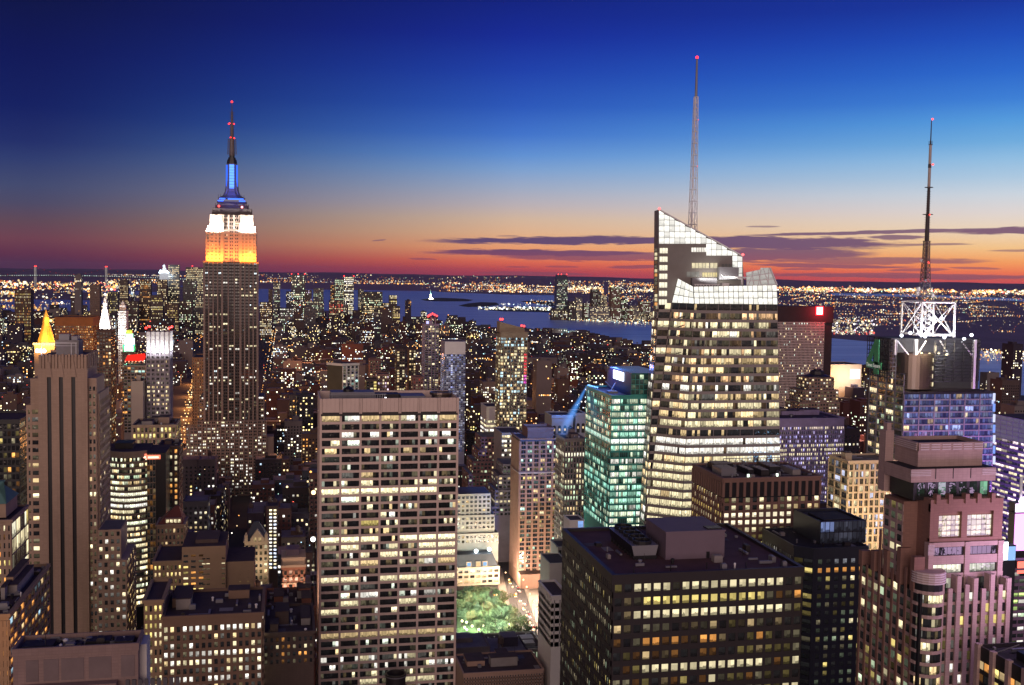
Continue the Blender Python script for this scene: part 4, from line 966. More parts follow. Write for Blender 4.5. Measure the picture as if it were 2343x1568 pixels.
    p, q_ = at(1588, 657, Yb + 2), at(1646, 656, Yb + 2); o.box(p.x, q_.x, Yb + 2, Yb + 2.4, p.z, p.z + .5); o.box(p.x, q_.x, Yb + 2, Yb + 2.4, p.z + 1.4, p.z + 1.8); o.build('terrace_railing_frame', STEEL, B.e)
    o = MB(); o.tube(at(1655, 633, Yb + 5), at(1706, 636, Yb + 5), .7, .6, 6); o.tube(at(1697, 658, Yb + 5), at(1697, 637, Yb + 5), .6, .5, 6); o.tube(at(1655, 633, Yb + 5), at(1650, 628, Yb + 5), .4, .3, 6); o.tube(at(1697, 641, Yb + 5), at(1683, 635, Yb + 5), .3, .3, 6); o.build('window_washing_crane', STEEL, B.e)
    for px_, py in ((1508, 478), (1699, 583)):
        o = MB(); o.octa(at(px_, py, Ya), .8, (5, .4, .4)); o.build('beacon', LAMP, B.e)
    # lattice spire behind the crown
    Ys = 640.0
    sp = empty('lattice_spire', (at(1584, 530, Ys).x, Ys, 0)); sp.parent = B.e; sp.location = (at(1584, 530, Ys).x - B.e.location.x, Ys - B.e.location.y, 0)
    bx = at(1584, 530, Ys).x
    lv = [540 - i * 26.5 for i in range(13)]; lz = [at(1584, y, Ys).z for y in lv]
    wd_ = [2.15 - i * .095 for i in range(13)]
    o = MB()
    for i in range(12):
        za_, zb2, ra, rb = lz[i], lz[i + 1], wd_[i], wd_[i + 1]
        cs = [(-1, -1), (1, -1), (1, 1), (-1, 1)]
        for k in range(4):
            x_, y_ = cs[k]; x2, y2 = cs[(k + 1) % 4]
            o.tube((bx + x_ * ra, Ys + y_ * ra, za_), (bx + x_ * rb, Ys + y_ * rb, zb2), .24, n=5)
            o.tube((bx + x_ * ra, Ys + y_ * ra, za_), (bx + x2 * rb, Ys + y2 * rb, zb2), .15, n=4)
            o.tube((bx + x_ * rb, Ys + y_ * rb, zb2), (bx + x2 * rb, Ys + y2 * rb, zb2), .26, n=4)
        o.tube((bx - ra * .35, Ys, za_), (bx - rb * .35, Ys, zb2), .55, n=6)
    o.build('lattice_frame', [STEEL], B.e)
    zt = lz[12]; o = MB(); z_ = lambda y: at(1587, y, Ys).z
    o.tube((bx, Ys, zt), (bx, Ys, z_(134)), .85, .55, 10, 0); o.tube((bx - 1, Ys - 1, zt), (bx - 1, Ys - 1, zt + 3), .25, n=5)
    o.build('top_pole', [GREYM], B.e)
    bpy.data.objects.remove(sp)
    o = MB(); o.octa((bx, Ys, z_(131.5)), .95, (4, .1, .15)); o.build('beacon', LAMP, B.e)
    for k in (6, 10): o = MB(); o.octa((bx + 1.2, Ys - 2, lz[k]), .3, (3, .2, .2)); o.build('beacon', LAMP, B.e)
    B.done(100)
    lamp('spire_floodlight', 'SPOT', (bx - 8, Ys - 14, lz[0] + 2), 800000, (1, .96, .9), 1.5, (bx, Ys, lz[5]), spot=math.radians(65), blend=.8)
    lamp('spire_floodlight', 'SPOT', (bx + 10, Ys + 4, lz[0] + 2), 300000, (1, .96, .9), 1.5, (bx, Ys, lz[5]), spot=math.radians(65), blend=.8)
    lamp('terrace_light', 'AREA', (at(1640, 650, Yb + 8).x, Yb + 6, at(1640, 650, Yb + 8).z + 3), 2500, (1, .95, .85), 20, (at(1640, 600, Ya).x, Ya, at(1640, 600, Ya).z), 3)
crystal_tower()

# ---- tower with the big green figure and the white lit frame under an antenna
def frame_tower():
    Yf = 670.0
    xl, xr = at(2068, 895, Yf).x, at(2276, 900, Yf).x; zt = at(2170, 897, Yf).z
    B = Bld('antenna_tower', 'glass tower with dark sign frames, green figure four and white lit cube frame', xl, xr, Yf, Yf + 50, 'skyscraper')
    w = B.mb('wall', [BLACK, ROOF]); w.box(xl, xr, Yf, Yf + 48, 0, zt, 0, False, tm=1)
    fl = 4.3; rows = 28; zb = zt - 1.5 - rows * fl
    bl = litgen(.14, (CRM, WARM, (.5, .6, 1), (.45, .55, 1)), None, .9, 1.1, .4, 51, .02)
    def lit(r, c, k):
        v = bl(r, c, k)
        return v if max(v) > .3 else sc(RN.choice(((.30, .36, .9), (.4, .5, 1), (.6, .7, 1))), RN.uniform(.02, .42))  # blue reflections are put into the unlit panes as random glow
    B.facade((xl, Yf, zb), (xr, Yf, zb), (xr, Yf, zt - 1.5), (xl, Yf, zt - 1.5), 6, rows, lit, GREYM, pw=.8, pd=.4, sh=.9, sd=.25, sub=5, mw=.3, glass=GLASSB)
    # stone gridded east face, lower shoulder in front of it
    zs = at(2030, 850, Yf + 10).z
    ST = mat('brown_granite_grid', (.14, .11, .10))
    xs = at(2068, 1000, Yf).x
    dl = gnd(1968, 870, zs).y if False else Yf + 45
    B.facade((xl, dl, zb), (xl, Yf, zb), (xl, Yf, zt + 12), (xl, dl, zt + 12), 4, rows + 3, litgen(.12, (CRM, WARM, GRN), None, .5, 1.1, .5, 52), ST, pw=1.4, pd=.5, sh=1.0, sd=.3, sub=4, mw=.3)
    w.box(xl + .1, xl + 10, Yf + 6, Yf + 47, zt, zt + 12.5, 0)
    # round metal corner drum
    cx_, cy_ = at(2088, 850, Yf + 14).x, Yf + 16; r = (at(2133, 850, Yf).x - at(2044, 850, Yf).x) / 2
    za_, zb2 = at(2088, 893, Yf).z, at(2088, 811, Yf).z
    o = MB(); n = 16
    for i in range(n):
        z_a, z_b = za_ + (zb2 - za_) * i / n, za_ + (zb2 - za_) * (i + 1) / n
        o.lathe(cx_, cy_, [(r, z_a + .25), (r, z_b - .25), (r * .96, z_b - .3), (r * .96, z_b + .3), (r, z_b + .25)], 36, 0)
    o.lathe(cx_, cy_, [(r, zb2), (0, zb2)], 36, 1); o.build('metal_drum', [SILVER, ROOF], B.e, smooth=False)
    for i in range(4):
        z_ = za_ + 2 + i * (zb2 - za_) / 4.4; o = MB(); a_ = -math.pi / 2 + .62
        for k in range(2):
            w0, w1 = a_ + k * .12, a_ + k * .12 + .10
            o.quad((cx_ + (r + .1) * math.cos(w0), cy_ + (r + .1) * math.sin(w0), z_), (cx_ + (r + .1) * math.cos(w1), cy_ + (r + .1) * math.sin(w1), z_), (cx_ + (r + .1) * math.cos(w1), cy_ + (r + .1) * math.sin(w1), z_ + 2.8), (cx_ + (r + .1) * math.cos(w0), cy_ + (r + .1) * math.sin(w0), z_ + 2.8), 0, sc(CRM, 1.1), (k, i))
        o.build('drum_window', CROWN, B.e)
    # upper core behind the frames
    zc = at(2140, 775, Yf + 20).z
    o = MB(); o.box(at(2040, 800, Yf + 22).x, at(2240, 800, Yf + 22).x, Yf + 22, Yf + 46, zt, zc, 0); o.build('upper_core', [mat('slate_grey_panel', (.07, .07, .085)), ROOF], B.e)
    # sign frames: a lattice of dark bars
    def frame(nm, P00, P10, P11, P01, nu, nv, m, wbar=.45):
        o = MB(); P00, P10, P11, P01 = map(V, (P00, P10, P11, P01)); nrm = (P10 - P00).cross(P01 - P00).normalized()
        for dd in (0, 1.6):
            for i in range(nu + 1): o.tube(P00.lerp(P10, i / nu) - nrm * dd, P01.lerp(P11, i / nu) - nrm * dd, wbar / 2 * 1.2, n=4)
            for j in range(nv + 1): o.tube(P00.lerp(P01, j / nv) - nrm * dd, P10.lerp(P11, j / nv) - nrm * dd, wbar / 2, n=4)
        for i in range(nu):
            for j in range(0, nv, 3):
                a = P00.lerp(P10, i / nu).lerp(P01.lerp(P11, i / nu), j / nv); b = P00.lerp(P10, (i + 1) / nu).lerp(P01.lerp(P11, (i + 1) / nu), min(1, (j + 3) / nv)); o.tube(a - nrm * 1.6, b - nrm * 1.6, wbar / 3, n=4)
        return o.build(nm, m, B.e)
    z_lo, z_hi = at(2180, 873, Yf - 2).z, at(2180, 778, Yf - 2).z
    a_, b_ = at(2139, 830, Yf - 2).x, at(2225, 830, Yf - 2).x
    frame('sign_frame', (a_, Yf - 2, z_lo), (b_, Yf - 2, z_lo), (b_, Yf - 2, z_hi), (a_, Yf - 2, z_hi), 4, 13, BLACK)
    xe = at(2036, 815, Yf + 2).x; y_f = Yf + 2; y_b = Yf + 30
    ze0, ze1 = at(2036, 866, y_f).z, at(2036, 776, y_f).z
    # depth so that the back end shows at px 1983
    d = ray(1983, 815); y_b = d.y * (xe / d.x)
    frame('sign_frame', (xe, y_b, ze0), (xe, y_f, ze0), (xe, y_f, ze1), (xe, y_b, ze1), 5, 9, BLACK)
    frame('corner_truss_frame', (xe, y_f, ze0), (xe + 4, y_f - 1, ze0), (xe + 4, y_f - 1, ze1), (xe, y_f, ze1), 2, 10, GREYM, .35)
    frame('sign_frame', (at(2244, 830, Yf).x, Yf + 2, z_lo), (at(2258, 830, Yf).x, Yf + 16, z_lo), (at(2258, 830, Yf).x, Yf + 16, z_hi), (at(2244, 830, Yf).x, Yf + 2, z_hi), 3, 10, BLACK)
    for px_ in (2050, 2097, 2232):
        o = MB(); p = at(px_, 778, Yf + 1); o.box(p.x - .9, p.x + .9, Yf + 1, Yf + 3, at(px_, 812 if px_ < 2200 else 890, Yf + 1).z, p.z); o.build('white_frame_post', STEEL, B.e)
    for (xa, ya, xb, yb) in ((2052, 780, 2078, 812), (2118, 780, 2098, 812), (2150, 780, 2170, 812), (2200, 782, 2222, 812)):
        o = MB(); o.tube(at(xa, ya, Yf + 3), at(xb, yb, Yf + 3), .5, n=6); o.build('diagonal_brace', STEEL, B.e)
    # the figure 4 and the words on its crossbar, standing on the east frame
    def on_e(u, v): return V((xe - 1.0, y_b + (y_f - y_b) * u, ze0 + (ze1 - ze0) * v))
    o = MB()
    def prism_e(uv, th=.9):
        f = [on_e(*q) for q in uv]; i = len(o.v); n = len(f)
        o.v += [tuple(p + V((-th, 0, 0))) for p in f] + [tuple(p) for p in f]
        o.f.append(tuple(range(i, i + n))); o.m.append(0)
        for k in range(n): o.f.append((i + (k + 1) % n, i + k, i + n + k, i + n + (k + 1) % n)); o.m.append(0)
    prism_e([(.42, .06), (.60, .06), (.60, .955), (.42, .70)]); prism_e([(.08, .20), (.72, .20), (.72, .375), (.08, .375)])
    prism_e([(.08, .375), (.245, .375), (.60, .955), (.44, .955)]); 
    o.build('figure_four', GRNM, B.e)
    cu = bpy.data.curves.new('lettering', 'FONT'); cu.body = 'Times Square'; cu.size = 1; cu.align_x = 'LEFT'; cu.extrude = .02
    tmp = bpy.data.objects.new('tmp', cu); COL.objects.link(tmp)
    dgr = bpy.context.evaluated_depsgraph_get(); me = bpy.data.meshes.new_from_object(tmp.evaluated_get(dgr)); bpy.data.objects.remove(tmp)
    wt = max(v.co.x for v in me.vertices); Ltot = (y_b - y_f) * .60
    k = Ltot / wt; kz = (ze1 - ze0) * .115
    for v in me.vertices: 
        x_, y_, z_ = v.co; p = on_e(.095, .232); v.co = (p.x - 1.0 - z_ * 3 - B.e.location.x, p.y - x_ * k - B.e.location.y, p.z + y_ * kz * 1.25)
    LETT = mat('white_lettering', (.75, .78, .72), emit=(.8, .9, .8), es=.25, var=0); me.materials.append(LETT)
    lo = bpy.data.objects.new('lettering', me); COL.objects.link(lo); lo.parent = B.e
    # white cube frame
    Yc = Yf; zlo, zhi = at(2140, 771, Yc).z, at(2140, 692, Yc).z; xa, xb = at(2108, 730, Yc).x, at(2183, 730, Yc).x; yb = Yc + (xb - xa)
    o = MB(); rr = .55
    cs = [(xa, Yc), (xb, Yc), (xb, yb), (xa, yb)]
    for k in range(4):
        p, q = cs[k], cs[(k + 1) % 4]
        o.box(p[0] - rr, p[0] + rr, p[1] - rr, p[1] + rr, zlo, zhi)
        o.tube((*p, zhi), (*q, zhi), .65, n=4); o.tube((*p, zlo + 1), (*q, zlo + 1), .5, n=4)
        m_ = ((p[0] + q[0]) / 2, (p[1] + q[1]) / 2)
        o.tube((*p, zhi), (*q, zlo), .34, n=5); o.tube((*q, zhi), (*p, zlo), .34, n=5)
    o.build('cube_frame', STEEL, B.e)
    tx, ty = (xa + xb) / 2 - 3, (Yc + yb) / 2
    def lat(nm, xc, yc, z_a, z_b, ra, rb, n, m, t=.28):
        o = MB()
        for i in range(n):
            za, zb = z_a + (z_b - z_a) * i / n, z_a + (z_b - z_a) * (i + 1) / n; r0, r1 = ra + (rb - ra) * i / n, ra + (rb - ra) * (i + 1) / n
            cc = [(-1, -1), (1, -1), (1, 1), (-1, 1)]
            for k in range(4):
                x_, y_ = cc[k]; x2, y2 = cc[(k + 1) % 4]
                o.tube((xc + x_ * r0, yc + y_ * r0, za), (xc + x_ * r1, yc + y_ * r1, zb), t, n=4); o.tube((xc + x_ * r0, yc + y_ * r0, za), (xc + x2 * r1, yc + y2 * r1, zb), t * .6, n=4)
                o.tube((xc + x2 * r0, yc + y2 * r0, za), (xc + x_ * r1, yc + y_ * r1, zb), t * .6, n=4); o.tube((xc + x_ * r1, yc + y_ * r1, zb), (xc + x2 * r1, yc + y2 * r1, zb), t * .7, n=4)
        return o.build(nm, m, B.e)
    zz = lambda py: at(2128, py, ty).z
    lat('inner_lattice', tx, ty, zlo, zhi, 4.6, 4.2, 4, STEEL, .3)
    MAST = mat('mast_steel', (.16, .11, .11), rough=.5); MD = mat('dark_mast_steel', (.05, .04, .045), rough=.5)
    lat('mast_lattice', tx, ty, zhi - 1, zz(640), 3.0, 2.4, 4, GREYM, .3); lat('mast_lattice', tx, ty, zz(640), zz(598), 2.4, 1.8, 4, MAST, .34); lat('mast_lattice', tx, ty, zz(598), zz(553), 1.7, 1.5, 5, MAST, .36)
    o = MB(); o.tube((tx, ty, zz(640)), (tx, ty, zz(553)), .5, n=6); o.tube((tx, ty, zz(553)), (tx, ty, zz(492)), 1.5, 1.35, 10); o.tube((tx, ty, zz(492)), (tx, ty, zz(430)), 1.1, 1.0, 10)
    for i in range(22):
        z_ = zz(553 - i * 5.4); r_ = 2.3 if i < 11 else 1.7; o.box(tx - r_, tx + r_, ty - .12, ty + .12, z_, z_ + .22); o.box(tx - .12, tx + .12, ty - r_, ty + r_, z_, z_ + .22)
    for py, r_ in ((492, 3.4), (430, 2.8), (553, 2.6)): o.lathe(tx, ty, [(r_, zz(py)), (r_, zz(py) + .4), (0, zz(py) + .5)], 12)
    o.build('antenna_array', MD, B.e)
    o = MB(); o.tube((tx, ty, zz(430)), (tx, ty, zz(332)), 1.0, .9, 12); o.build('antenna_tube', mat('pale_antenna_sleeve', (.42, .36, .34), rough=.5), B.e)
    o = MB(); o.tube((tx, ty, zz(385)), (tx, ty, zz(376)), 1.1, n=12); o.lathe(tx, ty, [(1.4, zz(332)), (1.4, zz(331)), (0, zz(331))], 10)
    for k in range(4): a_ = k * math.pi / 2 + .6; o.tube((tx + 1.2 * math.cos(a_), ty + 1.2 * math.sin(a_), zz(332)), (tx + 1.2 * math.cos(a_), ty + 1.2 * math.sin(a_), zz(323)), .15, n=4)
    o.tube((tx, ty, zz(332)), (tx, ty, zz(276)), .42, .3, 8); o.build('antenna_rod', MD, B.e)
    for dx, py in ((0, 273.5), (1.6, 377), (1.4, 601), (.6, 492)):
        o = MB(); o.octa((tx + dx, ty - 1.2, zz(py)), .7, (4.5, .25, .2)); o.build('beacon', LAMP, B.e)
    o = MB(); o.lathe(tx - 5, ty - 2, [(0, zz(600)), (1.3, zz(600) + 1.4), (1.3, zz(600) + 1.6)], 12); o.tube((tx - 5, ty - 2, zz(600)), (tx - 1.5, ty, zz(600)), .2, n=5); o.build('dish_antenna', STEEL, B.e)
    for dx, dy, py in ((-7, -2, 672), (-5, 0, 662), (6, 0, 676), (2, -3, 700), (4, -3, 712), (-2, -4, 716), (5, -4, 730)):
        o = MB(); o.lathe(tx + dx, ty + dy, [(0, zz(py) - 1.6), (1.2, zz(py) - 1.3), (1.3, zz(py) + 1.3), (0, zz(py) + 1.6)], 10); o.tube((tx + dx, ty + dy, zz(py)), (tx + dx * .5, ty, zz(py)), .2, n=4); o.build('dish_antenna', STEEL, B.e)
    for px_, py in ((2062, 768), (2128, 729), (2153, 729), (2116, 770), (2160, 772), (2205, 776), (2222, 767), (2082, 762)):
        Yl = Yc - 1 if py > 750 else Yc + 4
        o = MB(); p = at(px_, py, Yl); o.octa(p, 1.15, (4, 4.2, 4.6)); o.build('floodlight', LAMP, B.e)
    for px_, py in ((2108, 809), (2126, 810), (2147, 808), (2165, 812)):
        o = MB(); p = at(px_, py, Yf + 6); o.octa(p, .8, sc(CRM, 3)); o.build('floodlight', LAMP, B.e)
    # neon edge strip on the west corner
    for i in range(7):
        o = MB(); p, q = at(2273, 900 + i * 24, Yf - 1), at(2273, 900 + i * 24 + 18, Yf - 1); o.box(p.x - .5, p.x + .9, Yf - 1.6, Yf - .8, q.z, p.z, lit=((.25, .4, 1.0) if i % 2 else (.8, .85, 1.2)) ); o.build('edge_light', LAMP, B.e)
    B.done(100)
    lamp('frame_floodlight', 'POINT', (tx, Yc - 3, zlo + 6), 22000, (.93, .96, 1), 2); lamp('frame_floodlight', 'POINT', (tx + 14, Yc - 8, zlo + 3), 16000, (.93, .96, 1), 2); lamp('frame_floodlight', 'POINT', (tx - 14, Yc - 6, zlo + 3), 16000, (.93, .96, 1), 2)
    lamp('drum_light', 'POINT', (cx_ + 3, cy_ - r - 7, zb2 + 4), 26000, (1, .8, .5), 1.5)
frame_tower()
def dfor(px, py, x, Y): d = ray(px, py); return d.y * x / d.x - Y
# ---- green glass block with a blue lit roof deck and a bright screen
def green_block():
    Y = 640.0; a, b = at(1399, 904, Y), at(1484, 901, Y); dep = dfor(1341, 877, a.x, Y)
    B = T('green_glass_block', 'green glass block with blue lit roof deck and glowing white screen', 1399, 1520, 904, Y, dep, mat('green_spandrel_glass', (.05, .30, .27), rough=.25, var=.06), 6, 4.05, 1215, 'L', 9,  # interior light on the spandrels is put into their brighter green
          litgen(.8, ((.62, 1, .72), (.9, 1, .7), (.5, 1, .75), WHT), {13: (1, (.95, 1, .9), 1.7)}, .7, 1.0, .35, 61), litgen(.38, ((.5, 1, .75), (.4, .95, .75), (.8, 1, .7)), {13: (.95, (.6, 1, .85), .9)}, .6, .8, .7, 62), pw=.5, pd=.12, sh=1.15, sd=.14, sub=4, top=2.5, glass=GLASSG, par=1.0)
    z = B.z
    u0 = at(1443, 880, Y + 1).x; zu = at(1460, 854, Y + 1).z; ud = 52
    q = B.mb('upper_block', [mat('teal_panel', (.02, .11, .10), rough=.25), mat('navy_panel', (.02, .03, .09), rough=.3)]); q.box(u0, B.x1, Y + .6, Y + ud, z - 1, zu, 0); q.m[-1 - 1] = 0; q.m[-2] = 1
    B.facade((u0, Y + .6, z), (B.x1, Y + .6, z), (B.x1, Y + .6, zu - 1), (u0, Y + .6, zu - 1), 8, 4, litgen(.05, (GRN,), None, .2, .7, .3, 63), MATS['teal_panel'], pw=.3, pd=.1, sh=.3, sd=.1, glass=GLASSG)
    y0 = dfor(1404, 862, u0, 0); y1 = dfor(1427, 862, u0, 0)
    s = MB(); zs0, zs1 = at(1415, 873, y1).z, at(1415, 853, y1).z; s.box(u0 - .5, u0 - .1, y1, y0, zs0, zs1, 0, lit=(2.6, 2.9, 3.4)); s.build('glowing_screen', LAMP, B.e)
    s = MB(); ra = Y + 18; s.box(u0 - 9, u0 - 3, ra, ra + 5, z - 1, z + .4, 0); s.tube((u0 - 8, ra, z), (u0 - 3, ra + 6, z + 5), .3, n=5); s.tube((u0 - 4, ra + 2, z), (u0 - 9, ra + 8, z + 6), .25, n=5); s.build('maintenance_crane', GREYM, B.e)
    for i in range(7):
        s = MB(); p = at(1344 + i * 2.6, 877 + i * 1.1, Y + dep - 1 - i * 3); s.octa((B.x0 + .8 + .3 * i, Y + dep - 2 - i * 2.6, z + .5), .5, (.6, 1.6, 4)); s.build('blue_spotlight', LAMP, B.e)
    B.done(100)
    lamp('roof_deck_light', 'AREA', ((B.x0 + u0) / 2, Y + 34, z + 16), 16000, (.12, .25, 1), 20, ((B.x0 + u0) / 2, Y + 30, z), 26)
    # the searchlight's beam: a narrow cone of haze glowing by itself, plus a lamp
    p0 = V((B.x0 + .3, Y + dep - 1.5, z + .4)); p1 = at(1278, 1005, Y + 70)
    m = bpy.data.materials.new('beam_glow_haze'); m.use_nodes = True; t = m.node_tree; t.nodes.clear()
    v = nn(t, 'ShaderNodeVolumePrincipled'); v.inputs['Density'].default_value = .012; v.inputs['Color'].default_value = (.6, .8, 1, 1); v.inputs['Emission Color'].default_value = (.08, .36, 1, 1); v.inputs['Emission Strength'].default_value = .09
    g = nn(t, 'ShaderNodeNewGeometry'); d_ = p1 - p0; Ln = d_.length; d_.normalize()     # the beam thins out along its length and towards its rim
    def vm(op, a, b):
        n = nn(t, 'ShaderNodeVectorMath', operation=op)
        for k, x in enumerate((a, b)):
            if isinstance(x, V): n.inputs[k].default_value = x
            else: t.links.new(x, n.inputs[k])
        return n
    rel = vm('SUBTRACT', g.outputs['Position'], p0).outputs[0]; ax = vm('DOT_PRODUCT', rel, d_).outputs['Value']; rad = vm('CROSS_PRODUCT', rel, d_)
    ln = nn(t, 'ShaderNodeVectorMath', operation='LENGTH'); t.links.new(rad.outputs[0], ln.inputs[0])
    tt = mth(t, 'MULTIPLY', ax, 1 / Ln, clamp=True); rr = mth(t, 'DIVIDE', ln.outputs['Value'], mth(t, 'MULTIPLY_ADD', tt, 5.3, .7))
    fade = mth(t, 'MULTIPLY', mth(t, 'POWER', mth(t, 'SUBTRACT', 1.0, tt), 1.3), sstep(t, rr, 1.0, .1))
    t.links.new(mth(t, 'MULTIPLY', fade, .42), v.inputs['Emission Strength']); t.links.new(mth(t, 'MULTIPLY', fade, .02), v.inputs['Density'])
    o = nn(t, 'ShaderNodeOutputMaterial'); t.links.new(v.outputs[0], o.inputs[1])
    s = MB(); s.tube(p0, p1, .7, 6, 24); s.build('beam_glow_haze', m, kind='stuff')
    lamp('blue_searchlight', 'SPOT', p0 + V((-.5, -.5, .5)), 2800000, (.05, .25, 1), .6, at(1215, 1055, 880), spot=math.radians(26), blend=.6)
green_block()

# ---- brown office block with a gridded front
def brown_grid():
    Y = 470.0; a = at(1655, 1091, Y); dep = dfor(1586, 1059, a.x, Y)
    GR = mat('rose_brown_concrete', (.24, .145, .12), var=.08)
    B = T('gridded_office_block', 'rose brown office block with tall dark louvre bays above lit window rows', 1655, 1876, 1091, Y, dep, GR, 14, 3.75, 1255, 'L', 13, litgen(.5, (CRM, WARM, YEL), {5: (.35, WARM, .6), 4: (.97, (1, .86, .6), 1.5), 3: (.93, (1, .86, .6), 1.4), 2: (.3, CRM, 1)}, .5, 1, .5, 71),
          litgen(.4, (YEL, CRM), {5: (.2, WARM, .9), 4: (.95, YEL, 1.2), 3: (.8, CRM, .9)}, .5, 1, .5, 72), pw=1.25, pd=.6, sh=1.3, sd=.35, top=9.6, par=.8, core=BLACK)
    f = B.mb('louvre_frame', [GR, BLACK]); zt = B.z - .8; zl = B.zt + .6
    n = 14
    for i in range(n + 1): x = B.x0 + (B.x1 - B.x0) * i / n; f.box(x - .62, x + .62, Y - .6, Y + .1, zl, zt - 1.4, 0)
    f.box(B.x0, B.x1, Y - .55, Y + .1, zt - 1.4, zt + .1, 0)
    n = 13
    for i in range(n + 1): y = Y + dep * i / n; f.box(B.x0 - .6, B.x0 + .1, y - .62, y + .62, zl, zt - 1.4, 0)
    f.box(B.x0 - .55, B.x0 + .1, Y, Y + dep, zt - 1.4, zt + .1, 0)
    rz = B.z - .75
    for (fx, fy, wx, wy, h, m) in ((.12, .35, .22, .3, 3.4, GREYM), (.36, .4, .08, .35, 2.6, BLACK), (.48, .3, .12, .3, 2.8, DARK), (.62, .45, .16, .4, 3.6, BLACK), (.82, .35, .12, .35, 2.4, GREY), (.2, .72, .3, .2, 3.0, DARK)):
        q = MB(); x, y = B.x0 + fx * (B.x1 - B.x0), Y + fy * dep; q.box(x - wx * 17, x + wx * 17, y - wy * dep / 2, y + wy * dep / 2, rz, rz + h, 0, False)
        for k in range(4): q.box(x - wx * 15, x + wx * 15, y - wy * dep / 2 + wy * dep * (k + .2) / 4, y - wy * dep / 2 + wy * dep * (k + .7) / 4, rz + h, rz + h + .3, 1)
        q.build('rooftop_plant', [m, GREYM], B.e)
    q = MB()
    for k in range(10): q.box(B.x0 + 12 + k * 3.2, B.x0 + 12.3 + k * 3.2, Y + dep - 9, Y + dep - 8.7, rz, rz + 4.5)
    q.box(B.x0 + 12, B.x0 + 42, Y + dep - 9.1, Y + dep - 8.6, rz + 4.4, rz + 4.7); q.build('steel_railing_frame', GREYM, B.e)
    for px_ in (1712, 1778):
        q = MB(); p = at(px_, 1083, Y + 3); q.box(p.x - .5, p.x + .5, Y + 3, Y + 3.4, rz, rz + 1.6, 0, lit=(2, 2.4, 2)); q.build('roof_lamp', LAMP, B.e)
    clutter(B, B.x0 + 2, B.x1 - 2, Y + 2, Y + dep - 2, rz, 40, 9)
    B.done(100)
brown_grid()

# ---- dark glassy tower with a chamfered corner
def dark_tower():
    Y = 420.0; a, b = at(1861, 1255, Y), at(1986, 1249, Y); z = (a.z + b.z) / 2; x0, x1 = a.x, b.x; xc = x0 - 6
    dep = dfor(1744, 1203, xc, Y); 
    B = Bld('dark_glass_tower', 'dark glassy tower with chamfered corner and few lit windows', xc, x1, Y, Y + dep)
    BL = mat('blue_black_cladding', (.035, .04, .055), rough=.35, var=.15)
    B.mb('wall', [BL]).prism([(x0, Y), (x1, Y), (x1, Y + dep), (xc, Y + dep), (xc, Y + 6)], 0, z - 1, 0)
    B.mb('roof', [mat('black_roof', (.022, .02, .026), var=.2)]).prism([(x0 + .4, Y + .4), (x1 - .4, Y + .4), (x1 - .4, Y + dep - .4), (xc + .4, Y + dep - .4), (xc + .4, Y + 6.2)], z - 1, z - .8)
    p = B.mb('parapet', [BL]); p.box(x0, x1, Y - .3, Y + .4, z - 1.2, z); p.box(xc - .3, xc + .4, Y + 6, Y + dep, z - 1.2, z); p.box(x1 - .4, x1 + .3, Y + .4, Y + dep, z - 1.2, z); p.box(xc, x1, Y + dep - .4, Y + dep, z - 1.2, z)
    p.hexa([(xc - .3, Y + 6, z - 1.2), (x0, Y - .3, z - 1.2), (x0 + .3, Y + .4, z - 1.2), (xc + .4, Y + 6.2, z - 1.2)], [(xc - .3, Y + 6, z), (x0, Y - .3, z), (x0 + .3, Y + .4, z), (xc + .4, Y + 6.2, z)])
    fl = 3.72; rows = 15; zt = z - 5; zb = zt - rows * fl
    B.facade((x0 + 1.2, Y, zb), (x1 - 1.2, Y, zb), (x1 - 1.2, Y, zt), (x0 + 1.2, Y, zt), 6, rows, litgen(.12, (CRM, YEL, GRN), {rows - 1: (.7, (.8, .8, .9), .25), rows - 2: (.75, ORG, .7), rows - 8: (.3, CRM, 1)}, .5, .9, .4, 81), BL, pw=2.0, pd=.12, sh=1.7, sd=.1)
    B.facade((xc, Y + 6, zb), (x0, Y, zb), (x0, Y, zt), (xc, Y + 6, zt), 2, rows, litgen(.15, (CRM, YEL), {rows - 2: (.9, YEL, .9)}, .5, .8, .5, 82), BL, pw=.6, pd=.1, sh=1.6, sd=.1)
    B.facade((xc, Y + dep, zb), (xc, Y + 6, zb), (xc, Y + 6, zt), (xc, Y + dep, zt), 16, rows, litgen(.10, (CRM, WHT), None, .6, .8, .5, 83), BL, pw=1.6, pd=.12, sh=1.6, sd=.1)
    # penthouse: low glassy box with an open dark well
    yp = Y + 9; pa, pb = at(1876, 1226, yp), at(1980, 1226, yp); zp = at(1930, 1192, yp).z; dp = min(dep - 12, 34)
    q = MB(); q.box(pa.x, pb.x, yp, yp + dp, z - 1, zp - 1.2, 0, False)
    for s in ((pa.x, pb.x, yp, yp + .5), (pa.x, pb.x, yp + dp - .5, yp + dp), (pa.x, pa.x + .5, yp, yp + dp), (pb.x - .5, pb.x, yp, yp + dp)): q.box(*s, zp - 1.2, zp, 0)
    q.box(pa.x + 4, pb.x - 3, yp + 5, yp + dp - 6, zp - 1.2, zp - .4, 1); q.build('penthouse', [BL, MATS['black_roof']], B.e)
    B.facade((pa.x, yp, z - .8), (pb.x, yp, z - .8), (pb.x, yp, zp - .3), (pa.x, yp, zp - .3), 10, 2, lambda r, c, k=0: sc((.35, .45, .9), .5) if (r == 1 and c < 3) else sc((.4, .42, .6), RN.uniform(.03, .12)), DARK, pw=.3, pd=.08, sh=.4, sd=.08)
    clutter(B, x0 + 2, x1 - 2, Y + 1.5, yp - 1, z - .75, 6, 3); clutter(B, xc + 2, pa.x - 1, Y + 10, Y + dep - 3, z - .75, 8, 4)
    B.done(100)
dark_tower()

